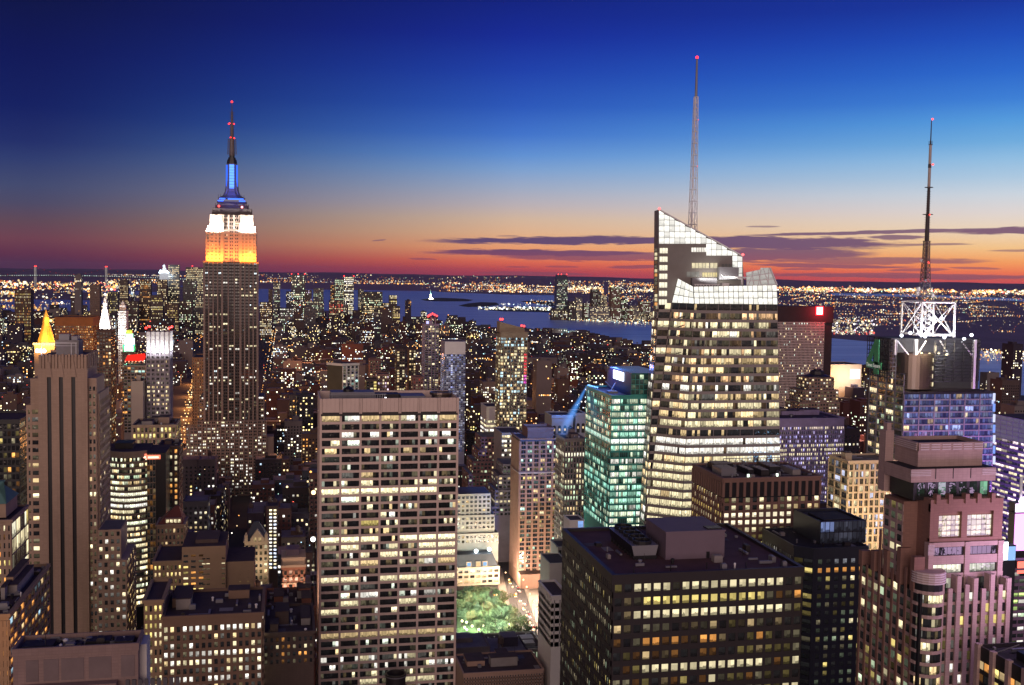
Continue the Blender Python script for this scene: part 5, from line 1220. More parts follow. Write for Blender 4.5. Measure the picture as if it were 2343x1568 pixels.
# ---- stepped pink granite tower
def pink_tower():
    PG = mat('rose_granite', (.27, .15, .125), var=.1, streak=1); PL = mat('pale_rose_granite', (.45, .325, .315), var=.13, scale=.3, streak=1); LV = mat('louvre_band', (.62, .54, .58), rough=.6, var=.05)
    Y = 305.0
    def xz(px, py, YY=Y): p = at(px, py, YY); return p.x, p.z
    xa, zA = xz(2106, 1338); xb = xz(2304, 1340)[0]
    depA = dfor(1972, 1275, xa, Y)
    B = Bld('stepped_granite_tower', 'stepped rose granite tower with striped crown and big lit double windows', xa, xb, Y, Y + depA, 'skyscraper')
    w = B.mb('wall', [PG, PL, BLACK])
    fl = 3.8
    # lower shaft: tall piers rising past the roof edge
    w.box(xa, xb, Y, Y + depA, 0, zA - 3, 2, False)
    lt = litgen(.24, (CRM, WARM, YEL, WHT), None, .55, 1.0, .4, 95)
    rows = 20; zt = zA - 3.2; zb = zt - rows * fl
    B.facade((xa + 7, Y, zb), (xb, Y, zb), (xb, Y, zt), (xa + 7, Y, zt), 8, rows, lt, PL, pw=1.1, pd=.25, sh=1.0, sd=.12, ends=False)
    pr = B.mb('pier', [PL, PG])
    n = 8
    for i in range(n + 1):
        x = xa + 7 + (xb - xa - 7) * i / n; h = zA + (1.5, -1.5, 2.5, -.5, 1.5, -2, 2.5, -1, 1)[i]
        if i % 1 == 0: pr.box(x - .75, x + .75, Y - .9, Y - .2, zb, h, 0)
        if i % 2 == 0: pr.box(x - 1.0, x + 1.0, Y - .6, Y + 2.2, zA - 3, h, 0)
    ns = 8
    for i in range(ns + 1):
        y = Y + 4 + (depA - 4) * i / ns; h = zA + (8, 3.5, 9, 1, 6, 12, 4, -2, 2)[i]
        pr.box(xa - .5, xa - .2, y - .6, y + .6, zb, h, 1)
        if i % 2 == 0: pr.box(xa - .7, xa + 3, y - 1.1, y + 1.1, zA - 3, h, 1)
    B.facade((xa, Y + depA, zb), (xa, Y + 4, zb), (xa, Y + 4, zt), (xa, Y + depA, zt), 8, rows, litgen(.22, (CRM, YEL, GRN), {rows - 17: (.8, CRM, 1.2), 5: (.3, WARM, 1)}, .5, .9, .5, 96), PG, pw=1.0, pd=.2, sh=1.2, sd=.12)
    # rounded glass corner bay with a striped cap
    o = B.mb('corner_bay', [PL, BLACK, LV]); R_ = 5.2; cx, cy_ = xa + 4.6, Y + 3.4
    zc = at(2140, 1318, Y - 2).z
    o.lathe(cx, cy_, [(R_ - .2, zb), (R_ - .2, zc - 3)], 18, 1)
    for r in range(rows + 1):
        z = zb + r * fl; o.lathe(cx, cy_, [(R_ - .2, z), (R_, z), (R_, z + 1.1), (R_ - .2, z + 1.1)], 18, 0)
    for k in range(5): o.lathe(cx, cy_, [(R_ - .1, zc - 3 + k * .75), (R_ + .25, zc - 3 + k * .75), (R_ + .25, zc - 2.6 + k * .75), (R_ - .1, zc - 2.6 + k * .75)], 18, 2)
    o.lathe(cx, cy_, [(R_ - .1, zc - 3), (R_ - .1, zc + .6), (0, zc + .6)], 18, 0)
    lb = litgen(.35, (CRM, WARM, WHT), None, .5, 1.1, .3, 97)
    for r in range(rows):
        z = zb + r * fl
        for k in range(8):
            a0 = -math.pi + .35 + k * .24; a1 = a0 + .21
            P_ = lambda a, zz: V((cx + (R_ - .1) * math.cos(a), cy_ + (R_ - .1) * math.sin(a), zz))
            B.panes.append((P_(a0, z + 1.15), P_(a1, z + 1.15), P_(a1, z + fl - .1), P_(a0, z + fl - .1), sc(CRM, 1.5) if r == rows - 1 and k > 2 else lb(r, k // 2), GLASS))
    # middle block: two big lit windows above grey bands
    Y2 = Y + 6; x2a, x2b = xz(2122, 1200, Y2)[0], xz(2287, 1200, Y2)[0]; zm = xz(2200, 1132, Y2)[1]
    d2 = depA - 14
    w.box(x2a, x2b, Y2, Y2 + d2, zA - 4, zm - 1, 0)
    w.box(x2a - 5, x2a, Y2 + 6, Y2 + d2 - 4, zA - 4, zm - 3, 0)
    m2 = B.mb('middle_block', [PG, PL, LV, BLACK])
    zz = lambda py: at(2200, py, Y2).z; XX = lambda px: at(px, 1200, Y2).x
    m2.box(x2a - .1, x2b + .1, Y2 - 1.6, Y2, zz(1345), zz(1236), 3)
    for a_, b_, mm in ((1236, 1246, 1), (1266, 1285, 1), (1306, 1316, 1)): m2.box(x2a - .2, x2b + .2, Y2 - 2.2, Y2, zz(b_), zz(a_), mm)
    for px_ in (2122, 2205, 2280): m2.box(XX(px_) - .9, XX(px_) + .9, Y2 - 2.5, Y2, zz(1350), zz(1236), 1)
    for k in range(8): m2.box(XX(2122) - 1.3, XX(2122) + 1.1, Y2 - 2.8, Y2 - 2.5, zz(1262) + k * .42, zz(1262) + k * .42 + .2, 2)
    for (pa, pb, col) in ((2129, 2194, (1, .95, .76)), (2209, 2272, (.9, .9, .76))):
        for k in range(6):
            a_, b_ = XX(pa) + (XX(pb) - XX(pa)) * k / 6 + .06, XX(pa) + (XX(pb) - XX(pa)) * (k + 1) / 6 - .06
            B.panes.append((V((a_, Y2 - 1.7, zz(1305))), V((b_, Y2 - 1.7, zz(1305))), V((b_, Y2 - 1.7, zz(1287))), V((a_, Y2 - 1.7, zz(1287))), sc(col, 1.15 if pa < 2200 else .9 - .08 * k), GLASS))
            B.panes.append((V((a_, Y2 - 1.7, zz(1265))), V((b_, Y2 - 1.7, zz(1265))), V((b_, Y2 - 1.7, zz(1248))), V((a_, Y2 - 1.7, zz(1248))), (.01, .01, .015), GLASS))
            B.panes.append((V((a_, Y2 - 1.7, zz(1340))), V((b_, Y2 - 1.7, zz(1340))), V((b_, Y2 - 1.7, zz(1318))), V((a_, Y2 - 1.7, zz(1318))), sc(col, RN.choice((.02, .03, .5))), GLASS))
    # frame round the double windows
    for (xa_, xb_, za_, zb_) in ((2122, 2142, 1234, 1150), (2194, 2207, 1234, 1150), (2266, 2287, 1234, 1150)): m2.box(XX(xa_), XX(xb_), Y2 - 1.2, Y2, zz(za_), zz(zb_), 0)
    m2.box(x2a, x2b, Y2 - 1.25, Y2, zz(1168), zz(1140), 0); m2.box(x2a, x2b, Y2 - 1.3, Y2, zz(1236), zz(1228), 0)
    for px_ in (2137, 2165, 2203, 2230, 2262): m2.box(XX(px_) - .7, XX(px_) + .7, Y2 - 1.8, Y2 + .4, zz(1150), zz(1128), 0)
    for (pa, pb, col) in ((2143, 2193, (1, .88, .6)), (2208, 2265, (1, .92, .68))):
        for k in range(5):
            for r in range(4):
                a_, b_ = XX(pa) + (XX(pb) - XX(pa)) * k / 5 + .07, XX(pa) + (XX(pb) - XX(pa)) * (k + 1) / 5 - .07
                yb_, yt_ = 1226 - r * 12, 1226 - (r + 1) * 12
                B.panes.append((V((a_, Y2 - .4, zz(yb_) + .05)), V((b_, Y2 - .4, zz(yb_) + .05)), V((b_, Y2 - .4, zz(yt_) - .05)), V((a_, Y2 - .4, zz(yt_) - .05)), sc(col, (.95 if k in (1, 2, 4) else .55) * RN.uniform(.8, 1.1)), GLASS))
    # east side of the middle block
    rows2 = 6; B.facade((x2a - 5, Y2 + d2 - 4, zA - 1), (x2a - 5, Y2 + 6, zA - 1), (x2a - 5, Y2 + 6, zm - 4), (x2a - 5, Y2 + d2 - 4, zm - 4), 3, 7, litgen(.2, (CRM, YEL, GRN), {2: (.8, CRM, 1.2)}, .5, .9, .5, 98), PG, pw=1.2, pd=.2, sh=1.2, sd=.12)
    # ledge and crown
    Y3 = Y + 8; x3a, x3b = at(2084, 1090, Y3).x, at(2277, 1090, Y3).x; z3t, z3b = at(2180, 1072, Y3).z, at(2180, 1102, Y3).z
    d3 = depA - 20
    c = B.mb('crown', [PL, LV, BLACK, MATS['black_roof']])
    zdk = at(2180, 1134, Y3).z
    c.box(x3a + 1.5, x3b - 1.5, Y3 + .8, Y3 + d3 - 1, zm - 2, z3b, 2)
    c.box(x3a, x3b, Y3, Y3 + d3, z3b, z3t, 0, True, tm=3)
    for k in range(4): c.box(x3a - .15, x3a + 7, Y3 - .15, Y3 + .2, z3t - 2.2 + k * .52, z3t - 1.95 + k * .52, 1); c.box(x3b - 5, x3b + .15, Y3 - .15, Y3 + .2, z3t - 2.2 + k * .52, z3t - 1.95 + k * .52, 1)
    for px_ in (2140, 2180, 2220): xx = at(px_, 1085, Y3).x; c.box(xx - .12, xx + .12, Y3 - .12, Y3, z3b + 1, z3t, 2)
    for k in range(7):
        a_, b_ = x3a + 2 + (x3b - x3a - 4) * k / 7 + .8, x3a + 2 + (x3b - x3a - 4) * (k + 1) / 7 - .4
        B.panes.append((V((a_, Y3 + .7, zdk)), V((b_, Y3 + .7, zdk)), V((b_, Y3 + .7, z3b - .3)), V((a_, Y3 + .7, z3b - .3)), sc((.35, .8, .5), RN.choice((.02, .03, .25, .6))), GLASS))
    Y4 = Y + 12; x4a, x4b = at(2100, 1040, Y4).x, at(2247, 1040, Y4).x; z4t = at(2170, 1012, Y4).z; d4 = dfor(2064, 1010, x4a, Y4)
    d4 = min(max(d4, 14), 34)
    c.box(x4a, x4b, Y4, Y4 + d4, z3t, z4t - 1.2, 0, True, tm=3)
    for s in ((x4a, x4b, Y4 - .3, Y4 + .5), (x4a, x4b, Y4 + d4 - .5, Y4 + d4), (x4a - .3, x4a + .5, Y4 + .5, Y4 + d4 - .5), (x4b - .5, x4b + .3, Y4 + .5, Y4 + d4 - .5)): c.box(*s, z4t - 2.8, z4t, 0)
    for k in range(6):
        a_, b_ = x4a + (x4b - x4a) * k / 6 + .5, x4a + (x4b - x4a) * (k + 1) / 6 - .3
        for j in range(3): c.box(a_, b_, Y4 - .5, Y4 - .3, z4t - 2.4 + j * .8, z4t - 2.05 + j * .8, 1)
    for j in range(4): c.box(x4a - .5, x4a - .3, Y4 + .5, Y4 + d4 - .5, z4t - 2.5 + j * .65, z4t - 2.2 + j * .65, 1)
    # slim stack on the east side
    xs = x4a - 3.0; ys = Y4 + 12
    c.box(xs - 1.6, xs + 1.4, ys, ys + 4, zm - 2, at(2053, 985, ys).z, 0); c.box(xs - .9, xs + .7, ys + .6, ys + 3, at(2053, 985, ys).z, at(2053, 968, ys).z, 0)
    B.done(100)
pink_tower()
lamp('square_glow', 'AREA', at(2440, 1290, 285), 12000, (.92, .60, 1), 18, at(2240, 1250, 308), 24)

# ---- nearest block in the lower corner: dark glass between pale piers, seen along its side
def corner_block():
    x = at(2236, 1470, 290).x; z = at(2236, 1470, 290).z
    B = Bld('pale_pier_block', 'dark flat roofed block with tall pale piers along its side', x, x + 60, 150, 290)
    B.mb('wall', [BLACK]).box(x, x + 60, 150, 290, 0, z - 2.2, 0, False)
    B.mb('roof', [mat('black_roof', (.022, .02, .026))]).box(x + .5, x + 59, 151, 289.5, z - 2.2, z - 1.9)
    p = B.mb('parapet', [DARK]); p.box(x, x + .6, 150, 290, z - 2.2, z - .6); p.box(x, x + 60, 289.5, 290, z - 2.2, z - .6)
    pr = B.mb('pier', [PINK if False else mat('pale_rose_granite', (.45, .325, .315))])
    for i in range(20): y = 289.2 - i * 7.2; pr.box(x - 1.0, x + .5, y - .85, y + .85, 0, z, 0)
    B.facade((x, 290, z - 40 * 1), (x, 190, z - 40), (x, 190, z - 5), (x, 290, z - 5), 28, 9, litgen(.35, (YEL, ORG, WARM), None, .4, .8, .5, 99), BLACK, pw=.4, pd=.1, sh=1.4, sd=.12)
    q = MB(); q.box(x + 6, x + 14, 270, 280, z - 1.9, z + .6); q.build('rooftop_plant', BLACK, B.e)
    q = MB(); q.tube((x + 4, 286, z - 1.9), (x + 9, 283, z + 1.2), .2, n=5); q.build('vent_pipe', GREYM, B.e)
    clutter(B, x + 2, x + 40, 200, 288, z - 1.9, 30, 2)
    B.done(60)
corner_block()

# ------------------------------------------------------------------ the other buildings one by one, roughly near to far
# lower left
def roof_block():
    Y = 300.0
    B = T('rose_stone_block', 'blank rose stone block with louvred penthouse walls and dark recessed roof', 29, 316, 1478, Y, 11, mat('rose_limestone', (.27, .19, .18), var=.14, streak=1), 0, par=2.0, top=3, side=None)
    ST_ = MATS['rose_limestone']; x0, x1, z = B.x0, B.x1, B.z
    f = B.mb('louvre_panel', [mat('mauve_louvre', (.19, .145, .15))])
    for a, b in ((.10, .2), (.24, .36), (.38, .56), (.6, .78), (.86, .97)): f.box(x0 + (x1 - x0) * a, x0 + (x1 - x0) * b, Y - .12, Y, z - 9, z - 3.2)
    w = B.mb('lower_terrace', [ST_, ROOF2, WHITE]); w.box(x0 - 2.5, x1 - .5, Y - 4, Y - .05, 0, z - 12, 0, False, tm=1); w.box(x0 + 2, x0 + 26, Y - 3, Y - .1, z - 12, z - 9.6, 0)
    w.box(x1 - .1, x1 + 1.8, Y + 3, Y + 11, 0, z - 1.5, 2)
    for k in range(9): w.box(x0 + 28 + k * 1.6, x0 + 29 + k * 1.6, Y - .5, Y - .1, z - 12, z - 9.8, 1)
    B.facade((x0 - 2.5, Y - 4, z - 20), (x1 - .5, Y - 4, z - 20), (x1 - .5, Y - 4, z - 12.5), (x0 - 2.5, Y - 4, z - 12.5), 20, 2, litgen(.4, (ORG, WARM, YEL), None, .4, .8, .4, 101), ST_, pw=1.0, pd=.3, sh=1.3, sd=.25)
    rz = z - 1.9
    for i, (a, b, c_, d, h) in enumerate(((.05, .3, .2, .7, 1.6), (.42, .5, .2, .6, 1.2), (.55, .75, .4, .8, 1.5), (.8, .95, .2, .6, 1.8))):
        q = MB(); q.box(x0 + (x1 - x0) * a, x0 + (x1 - x0) * b, Y + 11 * c_, Y + 11 * d, rz, rz + h); q.build('rooftop_plant', [BLACK, DARK][i % 2], B.e)
    for i in range(5):
        q = MB(); q.lathe(x0 + (x1 - x0) * (.42 + .11 * i), Y + 6, [(1.6, rz), (1.6, rz + 1.2), (1.2, rz + 1.2), (1.1, rz + .6), (0, rz + .6)], 14); q.build('fan_drum', GREYM, B.e)
    clutter(B, x0 + 2, x1 - 2, Y + 1, Y + 10, rz, 24, 8)
    B.done(40)
roof_block()
T('brown_office_block', 'brown block with regular square windows, many lit white, under a dark cluttered roof', 372, 600, 1405, 440, 36, mat('tawny_brick', (.20, .13, .095), var=.1), 16, 3.35, None, 'R', 7, litgen(.36, (CRM, WARM, WHT), {0: (.4, ORG, .8), 1: (.5, CRM, 1.1), 2: (.55, CRM, 1.2)}, .5, 1.2, .8, 111), pw=1.1, sh=1.3, top=4.5, bulk=3, nwin=100, done=True, zb=82)
T('brown_corner_block', 'narrow tan block with lit window pairs, left against the brown office block', 329, 372, 1372, 442, 30, mat('tan_brick', (.30, .21, .14), var=.1), 4, 3.4, None, None, None, litgen(.55, (WARM, YEL, CRM), None, .5, 1.1, .5, 112), pw=1.0, sh=1.3, nwin=40, done=True, zb=82)
def tan_block():
    B = T('tan_brick_block', 'stepped tan brick block with yellow lit windows and tall blank centre', 351, 416, 1283, 560, 34, mat('tan_brick', (.30, .21, .14)), 7, 3.7, None, None, None, litgen(.5, (YEL, WARM), None, .5, 1.0, .4, 121), pw=1.1, sh=1.4, zb=95, par=1)
    w = B.mb('blank_tower', [mat('tan_brick', (.30, .21, .14)), ROOF]); a, b = at(416, 1252, 558), at(516, 1252, 558); w.box(a.x, b.x, 558, 590, 0, a.z, 0, False, tm=1)
    c = at(581, 1284, 560); w.box(b.x, c.x, 560.5, 590, 0, c.z, 0, False, tm=1)
    B.facade((a.x, 558, 95), (a.x + 11, 558, 95), (a.x + 11, 558, a.z - 4), (a.x, 558, a.z - 4), 3, 8, litgen(.4, (YEL, ORG, CRM), None, .5, 1.0, .4, 122), None, pw=1.5, sh=1.8)
    B.facade((b.x + 5, 560.5, 95), (c.x - 1, 560.5, 95), (c.x - 1, 560.5, c.z - 3), (b.x + 5, 560.5, c.z - 3), 2, 8, litgen(.35, (YEL, ORG, CRM), None, .5, 1.0, .4, 123), None, pw=3, sh=1.9)
    for fx in (.45, .55, .9): B.facade((a.x + (b.x - a.x) * fx, 558, 95), (a.x + (b.x - a.x) * fx + 2, 558, 95), (a.x + (b.x - a.x) * fx + 2, 558, a.z - 6), (a.x + (b.x - a.x) * fx, 558, a.z - 6), 1, 8, litgen(.15, (YEL, CRM), None, .5, .8, .4, 124), None, pw=.4, sh=2.0)
    q = MB(); q.box(a.x + 6, b.x - 4, 565, 585, a.z + .01, a.z + 1.8); q.build('rooftop_bulkhead', DKBR, B.e)
    B.done(60)
tan_block()
T('flat_roof_block', 'low dark brick block with flat roof at the lower edge, left of the pale slab', 602, 718, 1445, 470, 40, DKBR, 9, 3.6, None, 'R', 8, litgen(.12, (CRM, ORG), None, .5, .9, .6, 131), pw=1.3, sh=1.5, bulk=3, nwin=30, done=True, zb=90)
T('red_brick_block', 'dark red brick block with low roof sheds, its windows mostly dark', 606, 722, 1388, 540, 34, REDBR, 9, 3.6, None, 'R', 8, litgen(.14, (ORG, WARM), None, .5, .9, .6, 132), pw=1.2, sh=1.5, bulk=4, nwin=30, done=True, zb=80)
def chateau():
    Y = 650.0
    B = T('gabled_stone_building', 'pale stone building with steep slate roof and a front gable', 559, 613, 1238, Y, 16, CREAM, 5, 3.7, None, 'R', 4, litgen(.2, (CRM, WARM), {1: (.3, WHT, 1)}, .5, 1.1, .4, 141), pw=1.2, sh=1.5, par=.6, zb=55)
    r = B.mb('slate_roof', [mat('slate_tile', (.07, .08, .10))]); zr = at(590, 1193, Y + 8).z; x0, x1, z = B.x0, B.x1, B.z
    xm = (x0 + x1) / 2
    r.loft([(x0, Y, z), (x1, Y, z), (x1, Y + 16, z), (x0, Y + 16, z)], [(xm - 1.5, Y + 7, zr), (xm + 1.5, Y + 7, zr), (xm + 1.5, Y + 9, zr), (xm - 1.5, Y + 9, zr)], 0)
    g = B.mb('front_gable', [CREAM]); xc = x0 + (x1 - x0) * .55; zg = at(586, 1211, Y - .6).z
    i = len(g.v); g.v += [(xc - 4, Y - .7, z - 1), (xc + 4, Y - .7, z - 1), (xc + 4, Y - .7, z + 1.5), (xc, Y - .7, zg), (xc - 4, Y - .7, z + 1.5)] + [(xc - 4, Y + 3, z - 1), (xc + 4, Y + 3, z - 1), (xc + 4, Y + 3, z + 1.5), (xc, Y + 3, zg), (xc - 4, Y + 3, z + 1.5)]
    g.f += [(0, 1, 2, 3, 4)] + [((k + 1) % 5, k, 5 + k, 5 + (k + 1) % 5) for k in range(5)]; g.m += [0] * 6
    for dx in (x0 + 1, x1 - 1): g.box(dx - .9, dx + .9, Y - .6, Y + 1, z - 1, z + 3.5); g.hexa([(dx - .9, Y - .6, z + 3.5), (dx + .9, Y - .6, z + 3.5), (dx + .9, Y + 1, z + 3.5), (dx - .9, Y + 1, z + 3.5)], [(dx, Y + .2, z + 5.5)] * 4)
    for k in (-1.4, 1.4): B.panes.append((V((xc + k - .8, Y - .8, z - .2)), V((xc + k + .8, Y - .8, z - .2)), V((xc + k + .8, Y - .8, z + 2.2)), V((xc + k - .8, Y - .8, z + 2.2)), sc(WARM, .5), GLASS))
    B.done(30)
    lamp('facade_light', 'AREA', (xm, Y - 12, z - 16), 2200, (1, .78, .5), 14, (xm, Y, z - 6), 2)
chateau()
def light_stack():
    Y = 690.0
    B = T('narrow_lit_slab', 'narrow dark slab with two bright columns of cold white stair lights', 610, 636, 1158, Y, 16, DKBR, 0, par=1)
    for r in range(17):
        for c, px_ in enumerate((619, 629)):
            p = at(px_, 1168 + r * 8.2, Y - .1); k = RN.choice((1.6, 1.3, .9)); col = (WHT, (.7, .8, 1), CRM)[RN.randint(0, 2)]
            B.panes.append((p + V((-.8, 0, -.6)), p + V((.8, 0, -.6)), p + V((.8, 0, .6)), p + V((-.8, 0, .6)), sc(col, k * 1.6), GLASS))
    B.done(40)
light_stack()
def ornate_tower():
    Y = 600.0
    B = T('ornate_brick_building', 'slim red brick and pale stone building with arched top windows', 646, 697, 1297, Y, 16, mat('salmon_brick', (.34, .17, .12)), 4, 4.0, None, 'R', 4, litgen(.6, (ORG, WARM, (1, .55, .35)), None, .4, .9, .3, 151), pw=1.3, pd=.35, sh=1.5, top=2, zb=85)
    t = B.mb('attic_storey', [CREAM, SLAB]); x0, x1, z = B.x0, B.x1, B.z
    t.box(x0 - .8, x1 + .8, Y - 1.1, Y + 16.5, z, z + 1.2, 0); t.box(x0, x1, Y, Y + 16, z + 1.2, z + 4.6, 0); t.box(x0 - .6, x1 + .6, Y - .8, Y + 16.4, z + 4.6, z + 5.4, 0); t.box(x0 + 2, x1 - 3, Y + 3, Y + 14, z + 5.4, z + 8.8, 1)
    q = MB(); q.box(x0 - .4, x1 + .4, Y - .7, Y, z - 9.5, z - 8.8, 0); q.build('belt_course', CREAM, B.e)
    for k in range(3):
        xc = x0 + (x1 - x0) * (k + .5) / 3; o = MB()
        o.quad((xc - .9, Y - .15, z - 6.5), (xc + .9, Y - .15, z - 6.5), (xc + .9, Y - .15, z - 3), (xc - .9, Y - .15, z - 3)); o.poly([(xc + .9 * math.cos(a * math.pi / 8), Y - .15, z - 3 + .9 * math.sin(a * math.pi / 8)) for a in range(9)]); o.build('arched_window', BLACK, B.e)
    B.done(40)
    lamp('facade_light', 'AREA', ((x0 + x1) / 2, Y - 12, z - 18), 5500, (1, .6, .4), 12, ((x0 + x1) / 2, Y, z - 8), 2)
ornate_tower()
def pyramid_roof():
    Y = 640.0
    B = T('pyramid_roof_building', 'stone building with red pyramid roof and arcaded top floor', 358, 421, 1200, Y, 20, mat('tan_stone', (.33, .24, .18)), 7, 3.8, None, 'R', 6, litgen(.16, (CRM, WARM), {9: (.3, CRM, 1)}, .5, 1.0, .4, 161), pw=1.1, pd=.45, sh=1.4, par=.8, zb=90)
    x0, x1, z = B.x0, B.x1, B.z; r = B.mb('pyramid_roof', [mat('red_roof_tile', (.16, .05, .04))]); zr = at(401, 1157, Y + 10).z; xm = (x0 + x1) / 2 + 3
    r.loft([(x0 + .5, Y + .5, z), (x1 - .5, Y + .5, z), (x1 - .5, Y + 19.5, z), (x0 + .5, Y + 19.5, z)], [(xm - 1, Y + 9.5, zr), (xm + 1, Y + 9.5, zr), (xm + 1, Y + 10.5, zr), (xm - 1, Y + 10.5, zr)], 0)
    o = MB(); o.box(xm - 6, xm + 3, Y + 1.2, Y + 3, z, z + 3.2); d = o.build('dormer', MATS['tan_stone'], B.e)
    for k in range(4):
        B.panes.append(tuple(V((xm - 5.4 + k * 2.1 + a, Y + 1.1, z + .6 + b)) for a, b in ((0, 0), (1.5, 0), (1.5, 1.9), (0, 1.9))) + (sc(CRM, 1.1), GLASS))
    B.done(50)
pyramid_roof()
def curved_glass():
    Y = 690.0; a, b = at(225, 1040, Y + 8), at(338, 1038, Y + 8); z = at(290, 1034, Y).z
    B = Bld('curved_glass_tower', 'curved office tower with glowing ribbon windows and red rooftop sign', a.x, b.x + 10, Y, Y + 40)
    CB = mat('buff_spandrel', (.30, .24, .19)); n = 9
    arc = [V((a.x + (b.x - a.x) * i / n, Y + 16 * (i / n - .62) ** 2 * 2.2, 0)) for i in range(n + 1)]
    w = B.mb('wall', [BLACK, ROOF]); w.prism([(p.x, p.y + .2) for p in arc] + [(b.x, Y + 40), (a.x, Y + 40)], 0, z - 1, 0, 1)
    fl = 3.55; rows = 26; zb = z - 4 - rows * fl
    on = {rows - 1 - r: v for r, v in {0: (.08, CRM, 1), 1: (.25, (1, .95, .6), 1), 2: (.2, CRM, 1), 3: (.5, GRN, 1), 4: (.3, WARM, .8), 5: (.5, CRM, .9), 6: (.92, (1, .95, .7), 1.5), 7: (.9, (1, .95, .7), 1.4), 8: (.8, WHT, 1.4), 9: (.3, CRM, 1), 10: (.3, CRM, 1), 12: (.25, CRM, 1), 14: (.9, (1, .97, .7), 1.4), 15: (.6, CRM, 1.2), 16: (.4, CRM, 1.2), 17: (.6, CRM, 1.2), 18: (.7, CRM, 1.2)}.items()}
    lt = litgen(.5, (CRM, (.95, 1, .7), WARM), on, .6, 1.5, .4, 171)
    for i in range(n):
        p, q = arc[i], arc[i + 1]
        B.facade((p.x, p.y, zb), (q.x, q.y, zb), (q.x, q.y, z - 4), (p.x, p.y, z - 4), 1, rows, lambda r, c, k=0, i=i: lt(r, i * 2 + k // 2), CB, pw=.02, pd=.1, sh=1.5, sd=.25, sub=3, mw=.15, piers=False)
        t = B.mb('top_band', [CB]); t.hexa([(p.x, p.y - .3, z - 4), (q.x, q.y - .3, z - 4), (q.x, q.y + .5, z - 4), (p.x, p.y + .5, z - 4)], [(p.x, p.y - .3, z), (q.x, q.y - .3, z), (q.x, q.y + .5, z), (p.x, p.y + .5, z)])
    x1 = at(357, 1040, Y + 6).x
    w.box(b.x + .1, x1 + 6, Y + 3.2, Y + 36, 0, z - 1.5, 0, False, tm=1)
    B.facade((b.x, Y + 3.2, zb), (x1, Y + 3.2, zb), (x1, Y + 3.2, z - 2), (b.x, Y + 3.2, z - 2), 3, rows, litgen(.03, (ORG, WARM), {9: (.5, ORG, .5), 13: (.4, ORG, .4)}, .3, .6, .3, 172), DARK, pw=.3, pd=.1, sh=.6, sd=.12)
    zs = at(330, 1047, Y).z
    s = MB(); s.box(b.x - 8, b.x - .1, arc[-1].y - 1.4, arc[-1].y - .9, zs - 1.4, zs + 1.6, 0, lit=(1.6, .35, .2)); s.box(b.x - 7.4, b.x - .5, arc[-1].y - 1.6, arc[-1].y - 1.4, zs - .9, zs + .1, 0, lit=(2.2, 1.4, 1.0)); s.build('red_sign_panel', LAMP, B.e)
    s = MB(); s.box(b.x + .2, b.x + 8, Y + 2.2, Y + 2.8, zs - 1.5, zs + 1.0, 0, lit=(1.6, .35, .2)); s.box(b.x + .8, b.x + 7, Y + 2.0, Y + 2.2, zs - .9, zs + .2, 0, lit=(2.2, 1.4, 1.0)); s.build('red_sign_panel', LAMP, B.e)
    s = MB(); s.box(a.x + 8, b.x - 10, Y + 18, Y + 32, z - 1, z + 2.6); s.build('rooftop_bulkhead', DARK, B.e)
    B.done(100)
curved_glass()
T('dark_brick_tower', 'dark brown brick tower with vertical columns of orange lit windows', 362, 408, 1020, 720, 26, mat('umber_brick', (.11, .075, .07)), 4, 3.7, None, 'R', 5, litgen(.5, (CRM, WARM, ORG), None, .4, 1.0, .5, 173), pw=1.6, sh=1.4, nwin=40, done=True, zb=60, bulk=1)
def left_edge():
    Y = 480.0; B = T('copper_roof_tower', 'stone tower with green copper roof cut by the frame edge and glazed bright side', -60, 26, 1190, Y, 30, mat('tan_stone', (.33, .24, .18)), 8, 3.6, None, None, None, litgen(.35, (CRM, ORG, YEL), None, .4, 1.1, .5, 181), pw=1.2, sh=1.4, zb=80, par=.8)
    zt = at(0, 1122, Y + 8).z; x0, x1, z = B.x0, B.x1, B.z
    w = B.mb('roof_lantern', [mat('tan_stone', (.33, .24, .18)), COPPER]); w.box(x0 + 4, x1 - 3, Y + 4, Y + 24, z, z + 6, 0); w.loft([(x0 + 3, Y + 3, z + 6), (x1 - 2.5, Y + 3, z + 6), (x1 - 2.5, Y + 25, z + 6), (x0 + 3, Y + 25, z + 6)], [(x0 + 9, Y + 12, zt + 3), (x1 - 9, Y + 12, zt + 3), (x1 - 9, Y + 15, zt + 3), (x0 + 9, Y + 15, zt + 3)], 1)
    B.facade((x1, Y, 60), (x1, Y + 30, 60), (x1, Y + 30, z - 2), (x1, Y, z - 2), 4, 14, litgen(.75, ((1, .95, .7), YEL, CRM), None, .5, .9, .3, 182), STONE2, pw=.5, pd=.2, sh=.6, sd=.2, sub=2)
    B.done(60)
left_edge()
T('orange_lit_block', 'brown block below the copper roofed tower, reflecting orange street light on its side', -50, 20, 1405, 400, 66, mat('tan_brick', (.30, .21, .14)), 8, 3.6, None, 'R', 12, litgen(.25, (ORG, WARM, (.5, .8, 1)), None, .5, .9, .5, 183), pw=1.1, sh=1.4, nwin=60, done=True, zb=70, bulk=3)
T('black_slab_tower', 'plain black slab tower with a few bright rows at its top', -70, 44, 960, 620, 38, BLACK, 12, 3.9, None, 'R', 3, litgen(.12, (YEL, CRM, ORG), {40: (.5, CRM, 1.3), 38: (.5, CRM, 1.2), 36: (.6, (1, 1, .8), 1.3), 34: (.4, CRM, 1), 30: (.4, ORG, 1)}, .2, 1.1, .9, 184, .003), litgen(.0, (CRM,), None, .02, .3, .3, 185, .003), pw=.5, pd=.1, sh=1.2, sd=.15, nwin=40, done=True, zb=60)
